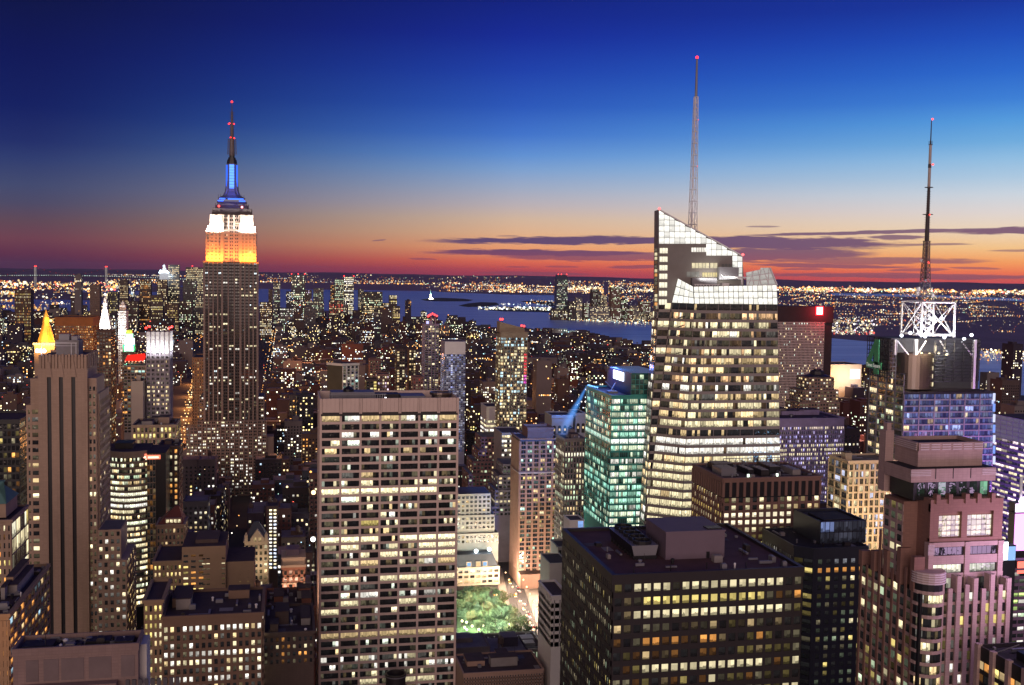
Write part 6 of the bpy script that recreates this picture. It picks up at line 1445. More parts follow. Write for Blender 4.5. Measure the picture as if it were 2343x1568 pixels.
# towards the lit tower on the left
def white_crown():
    Y = 1000.0
    B = T('white_crown_tower', 'grey slab tower with five floodlit white crown bays', 334, 387, 760, Y, 26, mat('lilac_grey_stone', (.27, .24, .27)), 5, 3.75, None, 'R', 7, litgen(.16, (CRM, WARM, (1, .8, .6)), {**{r: (.7, (1, .85, .62), 1.5) for r in range(14, 21)}, 30: (.6, WARM, 1), 28: (.4, WARM, 1), 27: (.45, CRM, 1), 26: (.5, WARM, 1)}, .3, 1.1, .5, 191), litgen(.01, (WHT,), None, .05), pw=1.5, pd=.5, sh=1.7, sd=.2, sub=2, mw=.2, top=17.5, par=.5, zb=40, spw=4.5)
    x0, x1, z = B.x0, B.x1, B.z; zt = B.zt
    c = B.mb('crown_screen', [WHITE]); n = 5
    for i in range(n):
        xa, xb = x0 + (x1 - x0) * i / n + .6, x0 + (x1 - x0) * (i + 1) / n - .6
        c.box(xa, xb, Y - .8, Y, zt + .5, z + .3)
        for j in range(4): c.box(xa + .6, xb - .6, Y - 1.0, Y - .8, zt + 2 + j * 3.6, zt + 3.6 + j * 3.6)
    c.box(x1, x1 + .8, Y + .5, Y + 25, zt + .5, z + .3)
    B.done(40, 2)
    for dx, dy in ((0, 0), (0, 24), (1, 0), (1, 24)): red_beacon(B, (x0 + (x1 - x0) * dx, Y + dy, z + 3), 1.0)
    lamp('crown_floodlight', 'AREA', ((x0 + x1) / 2, Y - 8, zt - 1), 6500, (.95, .95, 1), x1 - x0, ((x0 + x1) / 2, Y, zt + 9), 2)
    lamp('crown_floodlight', 'AREA', (x1 + 8, Y + 12, zt - 1), 7000, (.95, .95, 1), 22, (x1, Y + 12, zt + 9), 2)
white_crown()
T('blank_beige_slab', 'blank beige slab beside the white crowned tower', 300, 327, 872, 985, 24, mat('beige_render', (.42, .35, .29), var=.05), 0, par=.6, top=2, bulk=2, done=True)
T('mansard_block', 'dark roofed block with tall arched windows below the white crowned tower', 303, 402, 972, 930, 40, mat('tan_stone', (.33, .24, .18)), 11, 5.0, None, 'R', 6, litgen(.3, (WARM, CRM, YEL), None, .5, 1.0, .5, 201), pw=1.4, sh=1.4, bulk=3, nwin=30, done=True, zb=60)
T('orange_brick_block', 'plain brick block lit orange from the avenue, beside the floodlit spire tower', 440, 466, 818, 1420, 60, mat('orange_brick', (.36, .20, .11)), 5, 3.8, None, 'L', 8, litgen(.08, (ORG, WARM), None, .3, .8), pw=1.6, sh=1.6, done=True, zb=60)
T('dark_slim_tower', 'slim dark tower with red roof light, in front of the white clock tower', 221, 254, 756, 1300, 30, DKBR, 5, 3.8, None, 'R', 5, litgen(.12, (WARM, CRM, ORG), {12: (.9, CRM, 1), 24: (.6, CRM, .9)}, .3, 1.0, .7, 211), pw=1.1, sh=1.4, done=True, zb=40)
def gold_pyramid():
    Y = 1900.0; x0, x1 = at(78, 790, Y).x, at(125, 790, Y).x; z = at(100, 790, Y).z; xm = (x0 + x1) / 2; w = (x1 - x0) / 2
    B = Bld('gold_pyramid_tower', 'tower with glowing gold pyramid roof', x0, x1, Y, Y + 2 * w)
    B.mb('wall', [STONE]).box(x0, x1, Y, Y + 2 * w, 0, z, 0)
    m = MB(); ym = Y + w
    def ring(r, zz, n=8): return [(xm + r * math.cos(math.pi / 8 + k * math.pi / 4), ym + r * math.sin(math.pi / 8 + k * math.pi / 4), zz) for k in range(n)]
    zt1, zt2 = at(101, 740, Y).z, at(101, 726, Y).z
    m.loft(ring(w * .95, z), ring(w * .34, zt1), 0); m.build('gilded_roof', GOLD, B.e)
    m = MB(); m.loft(ring(w * .36, zt1), ring(w * .3, zt2), 0); m.loft(ring(w * .28, zt2), ring(.6, at(101, 710, Y).z), 0); m.build('lantern', GOLD, B.e)
    for k in range(9):
        o = MB(); p = (x0 + 2 * w * k / 8, Y - 1, z + 2); o.octa(p, 2.0, (4, 2.6, .7)); o.build('floodlight', LAMP, B.e)
    o = MB(); o.octa((xm + w * .55, ym - w * .5, zt1 + 4), 2.2, (5, 3.2, .8)); o.build('floodlight', LAMP, B.e)
    B.done()
    lamp('gold_floodlight', 'AREA', (xm, Y - 22, z + 1), 80000, (1, .5, .11), 2 * w, (xm, ym, z + 26), 4); lamp('gold_floodlight', 'POINT', (xm + 8, Y + 3, zt1 + 6), 22000, (1, .6, .2), 2)
    lamp('gold_floodlight', 'AREA', (x1 + 22, ym, z + 1), 70000, (1, .5, .11), 2 * w, (xm, ym, z + 26), 4)
gold_pyramid()
T('broad_brown_block', 'broad brown block with rows of warm windows, behind the gold pyramid', 125, 213, 726, 1800, 60, mat('rust_brown_panel', (.26, .11, .04)), 22, 3.9, None, 'R', 12, litgen(.3, (ORG, WARM), {38: (.7, YEL, 1.1), 37: (.5, YEL, .9)}, .4, .7, .5, 221), pw=.9, sh=1.6, top=14, done=True, zb=40)
def clock_tower():
    Y = 2100.0; xm = at(238.5, 700, Y).x; z = lambda py: at(238, py, Y).z; k = at(239.5, 700, Y).x - xm
    B = Bld('white_clock_tower', 'white floodlit tower with steep pyramid roof and lit lantern', xm - 14 * k, xm + 14 * k, Y, Y + 28 * k)
    ym = Y + 14 * k
    WM = mat('white_marble', (.62, .58, .53), var=.05)
    sq = lambda r, zz: [(xm - r, ym - r, zz), (xm + r, ym - r, zz), (xm + r, ym + r, zz), (xm - r, ym + r, zz)]
    m = B.mb('wall', [WM]); m.loft(sq(12.5 * k, 0), sq(12.5 * k, z(752)), 0); m.loft(sq(13.5 * k, z(752)), sq(13.5 * k, z(749)), 0)
    m = MB(); m.loft(sq(13 * k, z(749)), sq(6.2 * k, z(712)), 0)
    for py, r in ((744, 12.3), (733, 10.4), (722, 8.3)): m.box(xm - r * k * .45, xm + r * k * .45, ym - r * k - 1, ym - r * k + 4, z(py + 3), z(py - 3))
    m.build('pyramid_roof', WM, B.e)
    m = MB(); m.loft(sq(6.8 * k, z(712)), sq(6.8 * k, z(709)), 0); m.lathe(xm, ym, [(4.6 * k, z(709)), (4.6 * k, z(696)), (5.4 * k, z(695)), (5.4 * k, z(693)), (3.8 * k, z(692)), (3.4 * k, z(684)), (0, z(678))], 14); m.build('lantern', WM, B.e)
    m = MB(); m.octa((xm, ym, z(674)), 2.4 * k, (4.5, 4.2, 4.2)); m.tube((xm, ym, z(679)), (xm, ym, z(668)), .4 * k, n=5, lit=(.5, .4, .3)); m.build('lamp_finial', LAMP, B.e)
    B.done()
    lamp('tower_floodlight', 'AREA', (xm, ym - 50 * k, z(756)), 80000, (1, .93, .88), 30 * k, (xm, ym, z(720)), 5); lamp('tower_floodlight', 'POINT', (xm - 4 * k, ym - 9 * k, z(705)), 25000, (1, .92, .85), 2)
clock_tower()
def white_top():
    Y = 2050.0; B = T('white_topped_tower', 'grey tower with white lit upper floors, beside the white clock tower', 270, 288, 712, Y, 30, WHITE, 4, 4.5, None, None, None, litgen(.3, (WHT,), None, .4, .8), pw=1.6, sh=1.8, done=True, zb=60)
    c = MB(); xm = (B.x0 + B.x1) / 2; c.box(xm - 5, xm + 5, Y + 6, Y + 18, B.z, B.z + 10); c.loft([(xm - 4, Y + 7, B.z + 10), (xm + 4, Y + 7, B.z + 10), (xm + 4, Y + 16, B.z + 10), (xm - 4, Y + 16, B.z + 10)], [(xm - 1, Y + 11, B.z + 17), (xm + 1, Y + 11, B.z + 17), (xm + 1, Y + 13, B.z + 17), (xm - 1, Y + 13, B.z + 17)]); c.build('roof_lantern', WHITE, B.e)
    lamp('tower_floodlight', 'AREA', (xm, Y - 40, at(280, 762, Y).z), 60000, (.95, .97, 1), 30, (xm, Y, B.z - 12), 4)
white_top()
def green_lantern():
    Y = 1500.0; B = T('green_lantern_tower', 'small tower with green and white lit stepped top and gold cap', 279, 312, 806, Y, 24, DKBR, 5, 3.8, None, 'R', 4, litgen(.3, (CRM, ORG), None, .3), pw=1.2, sh=1.5, done=True, zb=60)
    xm, ym, z = (B.x0 + B.x1) / 2 - 1, Y + 12, lambda py: at(294, py, Y).z
    for (r, a, b, mm, lt_) in ((7.5, 806, 790, 'green_glazed_tile', None), (5.6, 790, 776, None, (2.2, 2.8, 2.6)), (4.0, 776, 765, None, (1.0, 2.4, 1.6)), (3.6, 765, 756, 'gilded_roof_tile', None)):
        o = MB(); o.box(xm - r, xm + r, ym - r, ym + r, z(a), z(b), 0, lit=lt_); o.build('lit_lantern_stage' if lt_ else 'lantern_stage', LAMP if lt_ else mat(mm, (.05, .30, .16)), B.e)
    for s in (-1, 1): o = MB(); o.box(xm + s * 5 - .8, xm + s * 5 + .8, ym - 8, ym - 7.6, z(805), z(792), 0, lit=(1.5, 2.6, 1.8)); o.build('green_lamp', LAMP, B.e)
    o = MB(); o.box(xm - 4, xm + 4, ym - 8.2, ym - 7.8, z(804), z(788), 0, lit=(3, 3.4, 3.2)); o.build('white_lamp_panel', LAMP, B.e)
    lamp('green_light', 'POINT', (xm, ym - 12, z(785)), 60000, (.2, 1, .5), 2)
green_lantern()
def red_sign():
    Y = 1380.0; B = T('glassy_grey_block', 'grey glassy block carrying a red lit rounded roof sign', 283, 332, 836, Y, 30, GREYM, 6, 3.9, None, 'R', 5, litgen(.15, (CRM, (.6, 1, .9), ORG), None, .4), pw=.9, sh=1.3, done=True, zb=60)
    o = MB(); xm = at(307, 815, Y + 2).x; z0, z1 = at(307, 826, Y + 2).z, at(307, 809, Y + 2).z
    pts = [(-11, 0), (11, 0), (13, .5), (12, 1), (-8, .75)]; i = 0
    o.v += [(xm + p, Y + 2, z0 + (z1 - z0) * q) for p, q in pts] + [(xm + p, Y + 5, z0 + (z1 - z0) * q) for p, q in pts]
    o.f += [(0, 1, 2, 3, 4)] + [((k + 1) % 5, k, 5 + k, 5 + (k + 1) % 5) for k in range(5)]; o.m += [0] * 6
    for k in range(6): o.l[k] = (1.1, .03, .02)
    o.build('red_roof_sign', LAMP, B.e)
    for k in range(6): o = MB(); o.octa((xm - 10 + 4 * k, Y + 1, z0 - .6), .8, (4, .9, .5)); o.build('sign_lamp', LAMP, B.e)
red_sign()

# middle distance, centre
def column_hall():
    # turned off the street grid: a blank olive side to the left, white columns on the front
    c0, c1, c2 = at(783, 832, 1150), at(820, 830, 1158), at(749, 826, 1166); z = c0.z; c3 = c1 + c2 - c0
    B = Bld('white_column_tower', 'tower with white corner columns, dark blank side and thin white roof edge', c2.x, c1.x, 1150, 1175)
    P = lambda p, h: V((p.x, p.y, h)); W_ = B.mb('wall', [mat('dark_olive_panel', (.075, .07, .05)), ROOF]); W_.prism([(p.x, p.y) for p in (c0, c1, c3, c2)], 0, z - 2, 0, 1)
    B.facade(P(c0, 60), P(c1, 60), P(c1, z - 3), P(c0, z - 3), 4, 34, litgen(.25, (CRM, (.5, .9, .8), WHT), None, .5, .9, .5, 231), WHITE, pw=1.5, pd=1.0, sh=.5, sd=.1)
    r = B.mb('roof_slab', [WHITE, ROOF]); o = [P(c0, 0) + V((0, -1.2, 0)), P(c1, 0) + V((1, -.4, 0)), P(c3, 0) + V((.4, 1, 0)), P(c2, 0) + V((-1, 0, 0))]; r.prism([(p.x, p.y) for p in o], z - 2.6, z, 0, 1)
    B.done(20)
column_hall()
def balcony_tower():
    Y = 1480.0; LV_ = mat('lavender_concrete', (.36, .31, .42))
    B = T('balcony_tower', 'tall grey apartment tower with white balcony lines and red roof lights', 972, 1004, 742, Y, 26, LV_, 4, 3.2, None, 'L', 4, litgen(.12, (CRM, WARM), {14: (.6, CRM, 1), 16: (.4, CRM, 1)}, .4, 1.1, .5, 241), pw=.7, pd=.9, sh=.8, sd=1.0, sub=2, zb=60, par=.6)
    x0, x1, z = B.x0, B.x1, B.z; c = B.mb('core_fin', [LV_]); xm = x0 + (x1 - x0) * .55; zt = at(990, 727, Y).z; c.box(xm - 1.6, xm - .4, Y - 1.6, Y + 12, 60, zt); c.box(xm + 3, xm + 4, Y - 1.6, Y + 12, 60, zt); c.box(x0 + 2, xm - 1.6, Y + 4, Y + 18, z, z + 4)
    o = MB(); p = at(978, 741, Y + 3); o.box(p.x - 1.5, p.x + 1.5, Y + 3.4, Y + 3.9, z + .3, z + 4, 0, lit=(.9, .9, 1.6)); o.build('roof_lamp', LAMP, B.e)
    B.done(20)
    for dx, dz in ((-6, 1), (-3, 3), (0, 4.5), (3, 3), (6, 1.6), (-4.5, 2)): red_beacon(B, (xm + dx, Y + 3, zt + dz), 1.3)
balcony_tower()
B_ = T('shimmering_glass_tower', 'blue grey glass tower with rippled reflections and a white top panel', 1017, 1065, 781, 1200, 30, mat('pale_blue_mullion', (.30, .30, .42)), 10, 2.4, None, 'L', 6, lambda r, c, k=0: sc(((.45, .5, 1), (.7, .75, 1), (.9, .85, 1))[RN.randint(0, 2)], RN.choice((.03, .05, .12, .25, .45)) if c != 3 or RN.random() < .6 else 1.0), pw=.35, pd=.15, sh=.5, sd=.1, top=15, zb=60, glass=GLASSB, par=.6)  # rippled reflections are put into the panes as a random bluish glow
o_ = B_.mb('white_top_panel', [STEEL]); o_.box(B_.x0 + .3, B_.x1 - .3, 1199.6, 1200, B_.zt + .6, B_.z - .7); B_.done(0)
def tan_tower():
    Y = 1100.0; B = T('apartment_tower', 'tall tan apartment tower with sloping roof screen and many lit homes', 1145, 1207, 760, Y, 22, mat('tan_concrete', (.30, .24, .17)), 8, 3.2, None, 'L', 3, litgen(.36, ((1, .88, .5), CRM, WARM, (.6, .9, 1)), None, .35, 1.2, .5, 251), pw=.8, pd=.7, sh=.7, sd=.75, sub=2, mw=.15, top=6, zb=60, par=.6)
    x0, x1, z = B.x0, B.x1, B.z; s = B.mb('roof_screen', [MATS['tan_concrete']]); za, zb2 = at(1145, 737, Y).z, at(1205, 752, Y).z
    s.prism([(x0, Y + 6), (x1 - 2, Y + 6), (x1 - 2, Y + 8), (x0, Y + 8)], z - 2, [za, zb2, zb2, za]); s.prism([(x0, Y + 8), (x0 + 1.5, Y + 8), (x0 + 1.5, Y + 21), (x0, Y + 21)], z - 2, za)
    for r in range(10):
        B.panes.append(tuple(V((x1 - 3.6 + a, Y - .75, at(1205, 815 + r * 7, Y).z + b)) for a, b in ((0, 0), (2.8, 0), (2.8, 2.4), (0, 2.4))) + (sc((1, .06, .08), .9) if r < 7 else (.8, .05, .6), GLASS))
    B.done(60, 2)
    for p in ((x0 + 1, Y + 7, za + 2), (x0 + 3, Y + 7, za + 2), (x1 - 5, Y + 7, zb2 + 2), (x1 - 2.5, Y + 7, zb2 + 1.6)): red_beacon(B, p, 1.1)
tan_tower()
T('lit_column_block', 'brick apartment block with one full column of yellow windows', 838, 862, 868, 1180, 20, mat('umber_brick', (.11, .075, .07)), 3, 3.4, None, 'L', 3, lambda r, c, k=0: sc(YEL, 1.2) if c == 2 else (sc(CRM, 1) if RN.random() < .25 else (.006,) * 3), pw=1.0, sh=1.2, done=True, zb=60)
T('rose_apartment_block', 'rose tinted apartment block with bright lower floors', 864, 890, 856, 1200, 24, mat('rose_brick', (.24, .13, .12)), 5, 3.4, None, 'L', 4, litgen(.3, (CRM, WARM, (1, .8, 1)), {8: (.9, WHT, 1.3), 7: (.9, WHT, 1.3), 6: (.9, WHT, 1.2), 5: (.9, (1, .6, .8), 1.2)}, .3, 1.1, .5, 261), pw=1.0, sh=1.2, done=True, zb=60)
T('rose_cube_block', 'plain rose brick cube above the lit column block', 846, 872, 822, 1500, 24, mat('rose_brick', (.24, .13, .12)), 4, 3.5, None, None, None, litgen(.05, (WARM,)), pw=1.4, sh=1.7, done=True, zb=60)
T('tall_dark_block', 'tall dark apartment block with a bright lit edge column', 908, 926, 800, 1350, 22, DKBR, 3, 3.3, None, 'L', 4, lambda r, c, k=0: sc(WARM, 1) if (c == 0 and RN.random() < .5) else (sc(CRM, 1) if RN.random() < .2 else (.006,) * 3), pw=.9, sh=1.2, done=True, zb=60)
T('twin_top_block', 'dark block with two small orange roof lights', 936, 951, 798, 1400, 20, DKBR, 3, 3.3, None, None, None, litgen(.35, (WARM, CRM)), pw=.9, sh=1.2, done=True, zb=60)
T('pink_slab_block', 'plain pinkish slab left of the balcony tower', 945, 968, 862, 1250, 20, mat('rose_brick', (.24, .13, .12)), 4, 3.4, None, 'L', 3, litgen(.1, (WARM, CRM, RED)), pw=1.3, sh=1.5, done=True, zb=60)
# ---- round the small park
BT = T('blue_lit_brick_tower', 'tall brown brick tower with stepped crown, washed blue by a searchlight', 1190, 1279, 1003, 880, 34, mat('orange_brown_brick', (.25, .145, .11)), 6, 3.75, 1330, 'L', 9, litgen(.22, (CRM, WARM, YEL, (.6, 1, .8)), None, .3, 1.0, .5, 301), litgen(.08, (WARM,), None, .3, .8), pw=1.7, pd=.7, sh=1.2, sd=.06, sub=2, mw=.3, top=2.5, par=1.0, core=mat('navy_spandrel', (.05, .06, .10)))
def brown_tower_crown():
    Y = 888.0; a, b = at(1207, 985, Y), at(1266, 985, Y); e = BT.e
    OB = MATS['orange_brown_brick']
    q = MB(); z0, z1 = at(1236, 1004, Y).z - 1, at(1236, 978, Y).z; q.box(a.x, b.x, Y, Y + 22, z0, z1 - 2, 0, False)
    for s in ((a.x - .4, b.x + .4, Y - .4, Y + .6), (a.x - .4, b.x + .4, Y + 21.4, Y + 22.4), (a.x - .4, a.x + .6, Y + .6, Y + 21.4), (b.x - .6, b.x + .4, Y + .6, Y + 21.4)): q.box(*s, z1 - 2.4, z1, 0)
    for k in range(12): x = a.x + (b.x - a.x) * (k + .5) / 12; q.box(x - .5, x + .5, Y - .35, Y, z1 - 4.4, z1 - 2.9, 0)
    q.build('crown_block', OB, e)
    q = MB(); a, b = at(1186, 1083, 879), at(1281, 1083, 879); q.box(a.x, b.x, 878.6, 915, a.z - .5, a.z + .5); q.build('belt_course', mat('pale_stone_trim', (.42, .32, .26)), e)
    q = MB(); a, b = at(1188, 1312, 872), at(1262, 1312, 872); q.box(a.x, b.x, 868, 915, 0, a.z, 0, False); q.build('podium', [OB], e)
brown_tower_crown(); BT.done(60, 2)
def stepped(name, label, tiers, Y, wall, lit, side='R', scols=5, nwin=0, fl=3.7, dep=26, group=None, **kw):
    # tiers: (xl, xr, ytop) from the tallest core outwards, each a little nearer the viewer
    xs = [at(t[0], t[2], Y).x for t in tiers] + [at(t[1], t[2], Y).x for t in tiers]
    B = Bld(name, label, min(xs), max(xs), Y - 2 * len(tiers), Y + dep, 'building', group)
    w = B.mb('wall', [wall]); r = B.mb('roof', [ROOF2])
    for i, (xl, xr, yt) in enumerate(tiers):
        Yi = Y - 2.2 * i; a, b = at(xl, yt, Yi), at(xr, yt, Yi); z = a.z
        w.box(a.x, b.x, Yi, Y + dep + .6 * i, 0, z, 0, False); r.box(a.x + .4, b.x - .4, Yi + .4, Y + dep - .4 + .6 * i, z, z + .15)
        zb = max(20, B_zb(kw, i, z)); rows = max(2, int((z - 2 - zb) / fl)); zb = z - 2 - rows * fl; cols = max(2, round((b.x - a.x) / 3.6))
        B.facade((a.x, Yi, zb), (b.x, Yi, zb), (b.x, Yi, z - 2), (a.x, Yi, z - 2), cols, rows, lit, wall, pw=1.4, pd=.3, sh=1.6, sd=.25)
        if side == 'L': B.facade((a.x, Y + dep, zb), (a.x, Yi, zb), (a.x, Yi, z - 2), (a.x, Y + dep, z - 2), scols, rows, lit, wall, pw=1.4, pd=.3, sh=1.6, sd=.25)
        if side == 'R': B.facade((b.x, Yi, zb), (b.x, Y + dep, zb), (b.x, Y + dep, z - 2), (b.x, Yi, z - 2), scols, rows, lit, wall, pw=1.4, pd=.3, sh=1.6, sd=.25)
    B.done(nwin, 2.5); return B
def B_zb(kw, i, z): return kw.get('zb', 40)
stepped('white_stone_building', 'white stone building with stepped west shoulder, just above the park', [(1045, 1122, 1131), (1045, 1131, 1180), (1045, 1140, 1222)], 905, mat('white_limestone', (.40, .40, .37), var=.06), litgen(.05, (CRM, WARM), None, .2, .9, .5, 302, .09), 'R', 6, 20, dep=30)  # unlit panes carry a faint grey glow so they look paler
stepped('rose_ziggurat', 'rose brick ziggurat with many setbacks and a plain top block', [(1100, 1148, 1000), (1094, 1157, 1031), (1082, 1165, 1056), (1072, 1170, 1085)], 1080, mat('rose_brick', (.24, .13, .12)), litgen(.14, (WARM, CRM, GRN), None, .2, 1.1, .6, 303), 'L', 8, 0, dep=34)
stepped('blue_tinted_ziggurat', 'grey brick ziggurat with stair-like west setbacks in blue light', [(1150, 1187, 1062), (1140, 1188, 1088), (1132, 1189, 1122), (1124, 1189, 1160)], 960, mat('grey_violet_brick', (.17, .15, .19)), litgen(.13, (CRM, WARM, GRN), {8: (.7, WARM, 1), 3: (.6, CRM, 1)}, .35, 1.0, .5, 304), 'L', 8, 30, dep=30)
def park_house():
    Y = 885.0; B = T('ornate_white_building', 'ornate white corner building with dark mansard roof, lit by white roof floodlights', 1046, 1142, 1297, Y, 30, CREAM, 7, 5.2, None, 'R', 4, litgen(.5, (CRM, WARM, WHT), None, .4, 1.0, .4, 311), pw=1.5, pd=.4, sh=2.0, sd=.45, top=2.5, par=.8)
    x0, x1, z = B.x0, B.x1, B.z; m = B.mb('mansard_roof', [mat('slate_tile', (.07, .08, .10))])
    zt = at(1095, 1268, Y + 4).z; m.loft([(x0, Y + 1, z), (x1 - 1, Y + 1, z), (x1 - 1, Y + 29, z), (x0, Y + 29, z)], [(x0, Y + 4, zt), (x1 - 5, Y + 4, zt), (x1 - 5, Y + 26, zt), (x0, Y + 26, zt)], 0)
    for k, col in ((.28, (.3, .6, 1)), (.5, WARM), (.66, (.3, .6, 1))):
        x = x0 + (x1 - x0) * k; o = MB(); o.box(x - 2, x + 2, Y + .8, Y + 3.4, z, z + 4.2, 0); o.box(x - 1.5, x + 1.5, Y + .6, Y + .8, z + .6, z + 3.6, 1, lit=sc(col, .9)); o.build('dormer', [CREAM, LAMP], B.e)
    B.done(40, 2)
    for px_, py in ((1089, 1261), (1119, 1257)):
        o = MB(); p = at(px_, py, Y + 8); o.tube((p.x, Y + 8, zt - .2), (p.x, Y + 8, p.z), .25, n=5); o.octa(p, 1.7, (5, 6, 6)); o.build('floodlight', LAMP, B.e)
        lamp('roof_floodlight', 'POINT', p + V((0, -3, .5)), 1500, (.8, .95, 1), 1)
    lamp('facade_light', 'AREA', ((x0 + x1) / 2, Y - 20, 8), 9000, (1, .85, .6), 30, ((x0 + x1) / 2, Y, 18), 3)
park_house()
T('lit_office_building', 'stone office building with one very bright floor, left of the green glass block', 1292, 1338, 1003, 730, 24, mat('taupe_stone', (.24, .19, .18)), 7, 3.9, None, 'L', 6, litgen(.25, (CRM, WARM, GRN), {22: (.9, ORG, .9), 19: (1, (1, .95, .7), 1.6), 14: (.6, CRM, 1.1), 13: (.7, GRN, 1.1), 11: (.6, GRN, 1)}, .35, 1.1, .5, 321), pw=1.0, pd=.5, sh=1.1, sd=.4, bulk=2, nwin=60, done=True, zb=60)
B_ = T('striped_top_block', 'white block whose top is a lavender fluted screen over bright office rows', 1113, 1165, 930, 1120, 34, WHITE, 6, 4.6, None, 'L', 4, litgen(.6, (CRM, WHT), {11: (.2, CRM, .8)}, .4, 1.3, .5, 322), pw=.4, pd=.1, sh=2.2, sd=.3, sub=2, top=15, par=.8, zb=60)
o_ = B_.mb('fluted_screen', [mat('lavender_panel', (.42, .38, .46))])
for k in range(24): x_ = B_.x0 + 3 + (B_.x1 - B_.x0 - 3) * k / 24; o_.box(x_, x_ + .9, 1119.4, 1120, B_.zt + 1, B_.z - 2)
B_.done(30, 2)
T('banded_office_block', 'low wide office block with bright ribbon windows behind the searchlit brick tower', 1148, 1196, 990, 1000, 40, mat('pale_band_concrete', (.35, .33, .32)), 8, 4.4, None, None, None, litgen(.45, (CRM, WHT), None, .4, 1.2, .7, 323), pw=.3, pd=.05, sh=2.0, sd=.3, done=True, zb=60)
T('white_link_block', 'white block with a bright ground strip between brick tower and stone office', 1272, 1300, 1030, 1010, 20, WHITE, 3, 4.4, None, None, None, litgen(.2, (WHT, (.6, .8, 1)), None, .4, 1.0, .7, 324), pw=.6, sh=2.2, done=True, zb=60)
def arch_building():
    for xl, xr, yt, lab in ((1262, 1311, 950, 'pale stone building with arched window bays, lit blue from the roof deck'), (1317, 1340, 945, 'narrow pale stone building with arched bay beside the green glass block')):
        Y = 1050.0; B = T('arched_stone_building', lab, xl, xr, yt, Y, 30, mat('white_limestone', (.40, .40, .37)), 0, par=1.0)
        for k in range(max(2, int((xr - xl) / 12))):
            x = B.x0 + (B.x1 - B.x0) * (k + .5) / max(2, int((xr - xl) / 12)); o = MB(); z = B.z - 12
            o.quad((x - 1.6, Y - .1, z - 8), (x + 1.6, Y - .1, z - 8), (x + 1.6, Y - .1, z), (x - 1.6, Y - .1, z)); o.poly([(x + 1.6 * math.cos(a * math.pi / 8), Y - .1, z + 1.6 * math.sin(a * math.pi / 8)) for a in range(9)]); o.build('arched_window', BLACK, B.e)
            q = MB(); q.quad((x - .8, Y - .16, z - 4), (x + .8, Y - .16, z - 4), (x + .8, Y - .16, z - 1.5), (x - .8, Y - .16, z - 1.5), 0, sc(WARM, 1), (3, k)); q.build('window', GLASS, B.e)
        o = MB(); o.box(B.x0 - .6, B.x1 + .6, Y - .7, Y + .2, B.z - 3, B.z - 2); o.build('cornice', MATS['white_limestone'], B.e); B.done()
    lamp('blue_roof_light', 'POINT', at(1290, 935, 1040), 16000, (.06, .25, 1), 3)
arch_building()
def white_narrow():
    WL = MATS['white_limestone']
    T('white_windowed_tower', 'narrow white tower with square dark windows down its front, beside the black block', 1262, 1300, 1362, 560, 30, mat('white_glazed_brick', (.62, .60, .57)), 3, 4.1, None, 'L', None, litgen(.10, (YEL, CRM), None, .4, .9, .4, 331), litgen(0, (CRM,), None, .05), pw=2.6, pd=.2, sh=2.5, sd=.2, nwin=40, done=True, zb=60)
    T('pale_blank_block', 'blank pale block with a small lit end, behind the white windowed tower', 1257, 1300, 1288, 640, 24, mat('pale_plaster', (.40, .38, .34), var=.06), 0, par=.6, done=True)
    T('grey_party_block', 'small grey block with a dark roof, wedged behind the black office block', 1276, 1306, 1250, 680, 20, GREY, 3, 4, None, None, None, litgen(.15), done=True, zb=60)
    B = T('white_cube_annex', 'small white cube with blue lit window beside the green glass block', 1303, 1336, 1190, 600, 14, mat('white_glazed_brick', (.62, .60, .57)), 0, par=.6)
    B.panes.append(tuple(at(a, b, 599.9) for a, b in ((1322, 1207), (1334, 1207), (1334, 1192), (1322, 1192))) + ((.35, .6, 1.2), GLASS)); B.done(5)
white_narrow()
T('tan_tiled_building', 'low building with small square windows and dark roof at the lower edge', 1060, 1243, 1535, 560, 30, mat('salmon_tile', (.36, .24, .19), var=.06), 30, 1.8, None, None, None, lambda r, c, k=0: (.01, .01, .01), pw=.85, pd=.1, sh=.8, sd=.1, bulk=3, done=True, par=1)
def library():
    B = T('low_public_building', 'long low classical building with dark roof plant, below the park trees', 1030, 1245, 1488, 680, 34, mat('grey_marble', (.34, .31, .29)), 30, 6, None, None, None, litgen(.4, (GRN, CRM, WARM), None, .4, .7, .4, 341), pw=1.2, pd=.6, sh=1.6, sd=.2, par=1.0)
    rz = B.z - .9
    for fx, w_, d0, d1, h in ((.1, .1, 6, 14, 3), (.24, .14, 10, 20, 2.5), (.45, .2, 4, 10, 1.6), (.7, .25, 16, 24, 2), (.8, .12, 5, 12, 2.6)):
        q = MB(); x = B.x0 + fx * (B.x1 - B.x0); q.box(x, x + w_ * (B.x1 - B.x0), 680 + d0, 680 + d1, rz, rz + h)
        for k in range(5): q.box(x + .5, x + w_ * (B.x1 - B.x0) - .5, 680 + d0 + k * (d1 - d0) / 5 + .3, 680 + d0 + (k + .7) * (d1 - d0) / 5, rz + h, rz + h + .25, 1)
        q.build('rooftop_plant', [GREYM, STEEL], B.e)
    clutter(B, B.x0 + 3, B.x1 - 3, 682, 712, rz, 40, 12)
    B.done(0)
library()
def round_stack():
    p = at(905, 1540, 556); B = Bld('round_stack', 'dark round roof stack at the lower edge in front of the pale slab', p.x - 6, p.x + 6, 550, 562, 'chimney')
    q = MB(); q.lathe(p.x, 556, [(5.2, 0), (5.2, p.z - 2), (5.5, p.z - 2), (5.5, p.z), (4.6, p.z), (4.4, p.z - 2.5), (0, p.z - 2.6)], 28); q.build('flue', DARK, B.e)
    q = MB(); q.lathe(p.x, 556, [(5.55, p.z - 1.2), (5.7, p.z - 1.2), (5.7, p.z - .7), (5.55, p.z - .7)], 28); q.build('rim_band', GREYM, B.e)
round_stack()
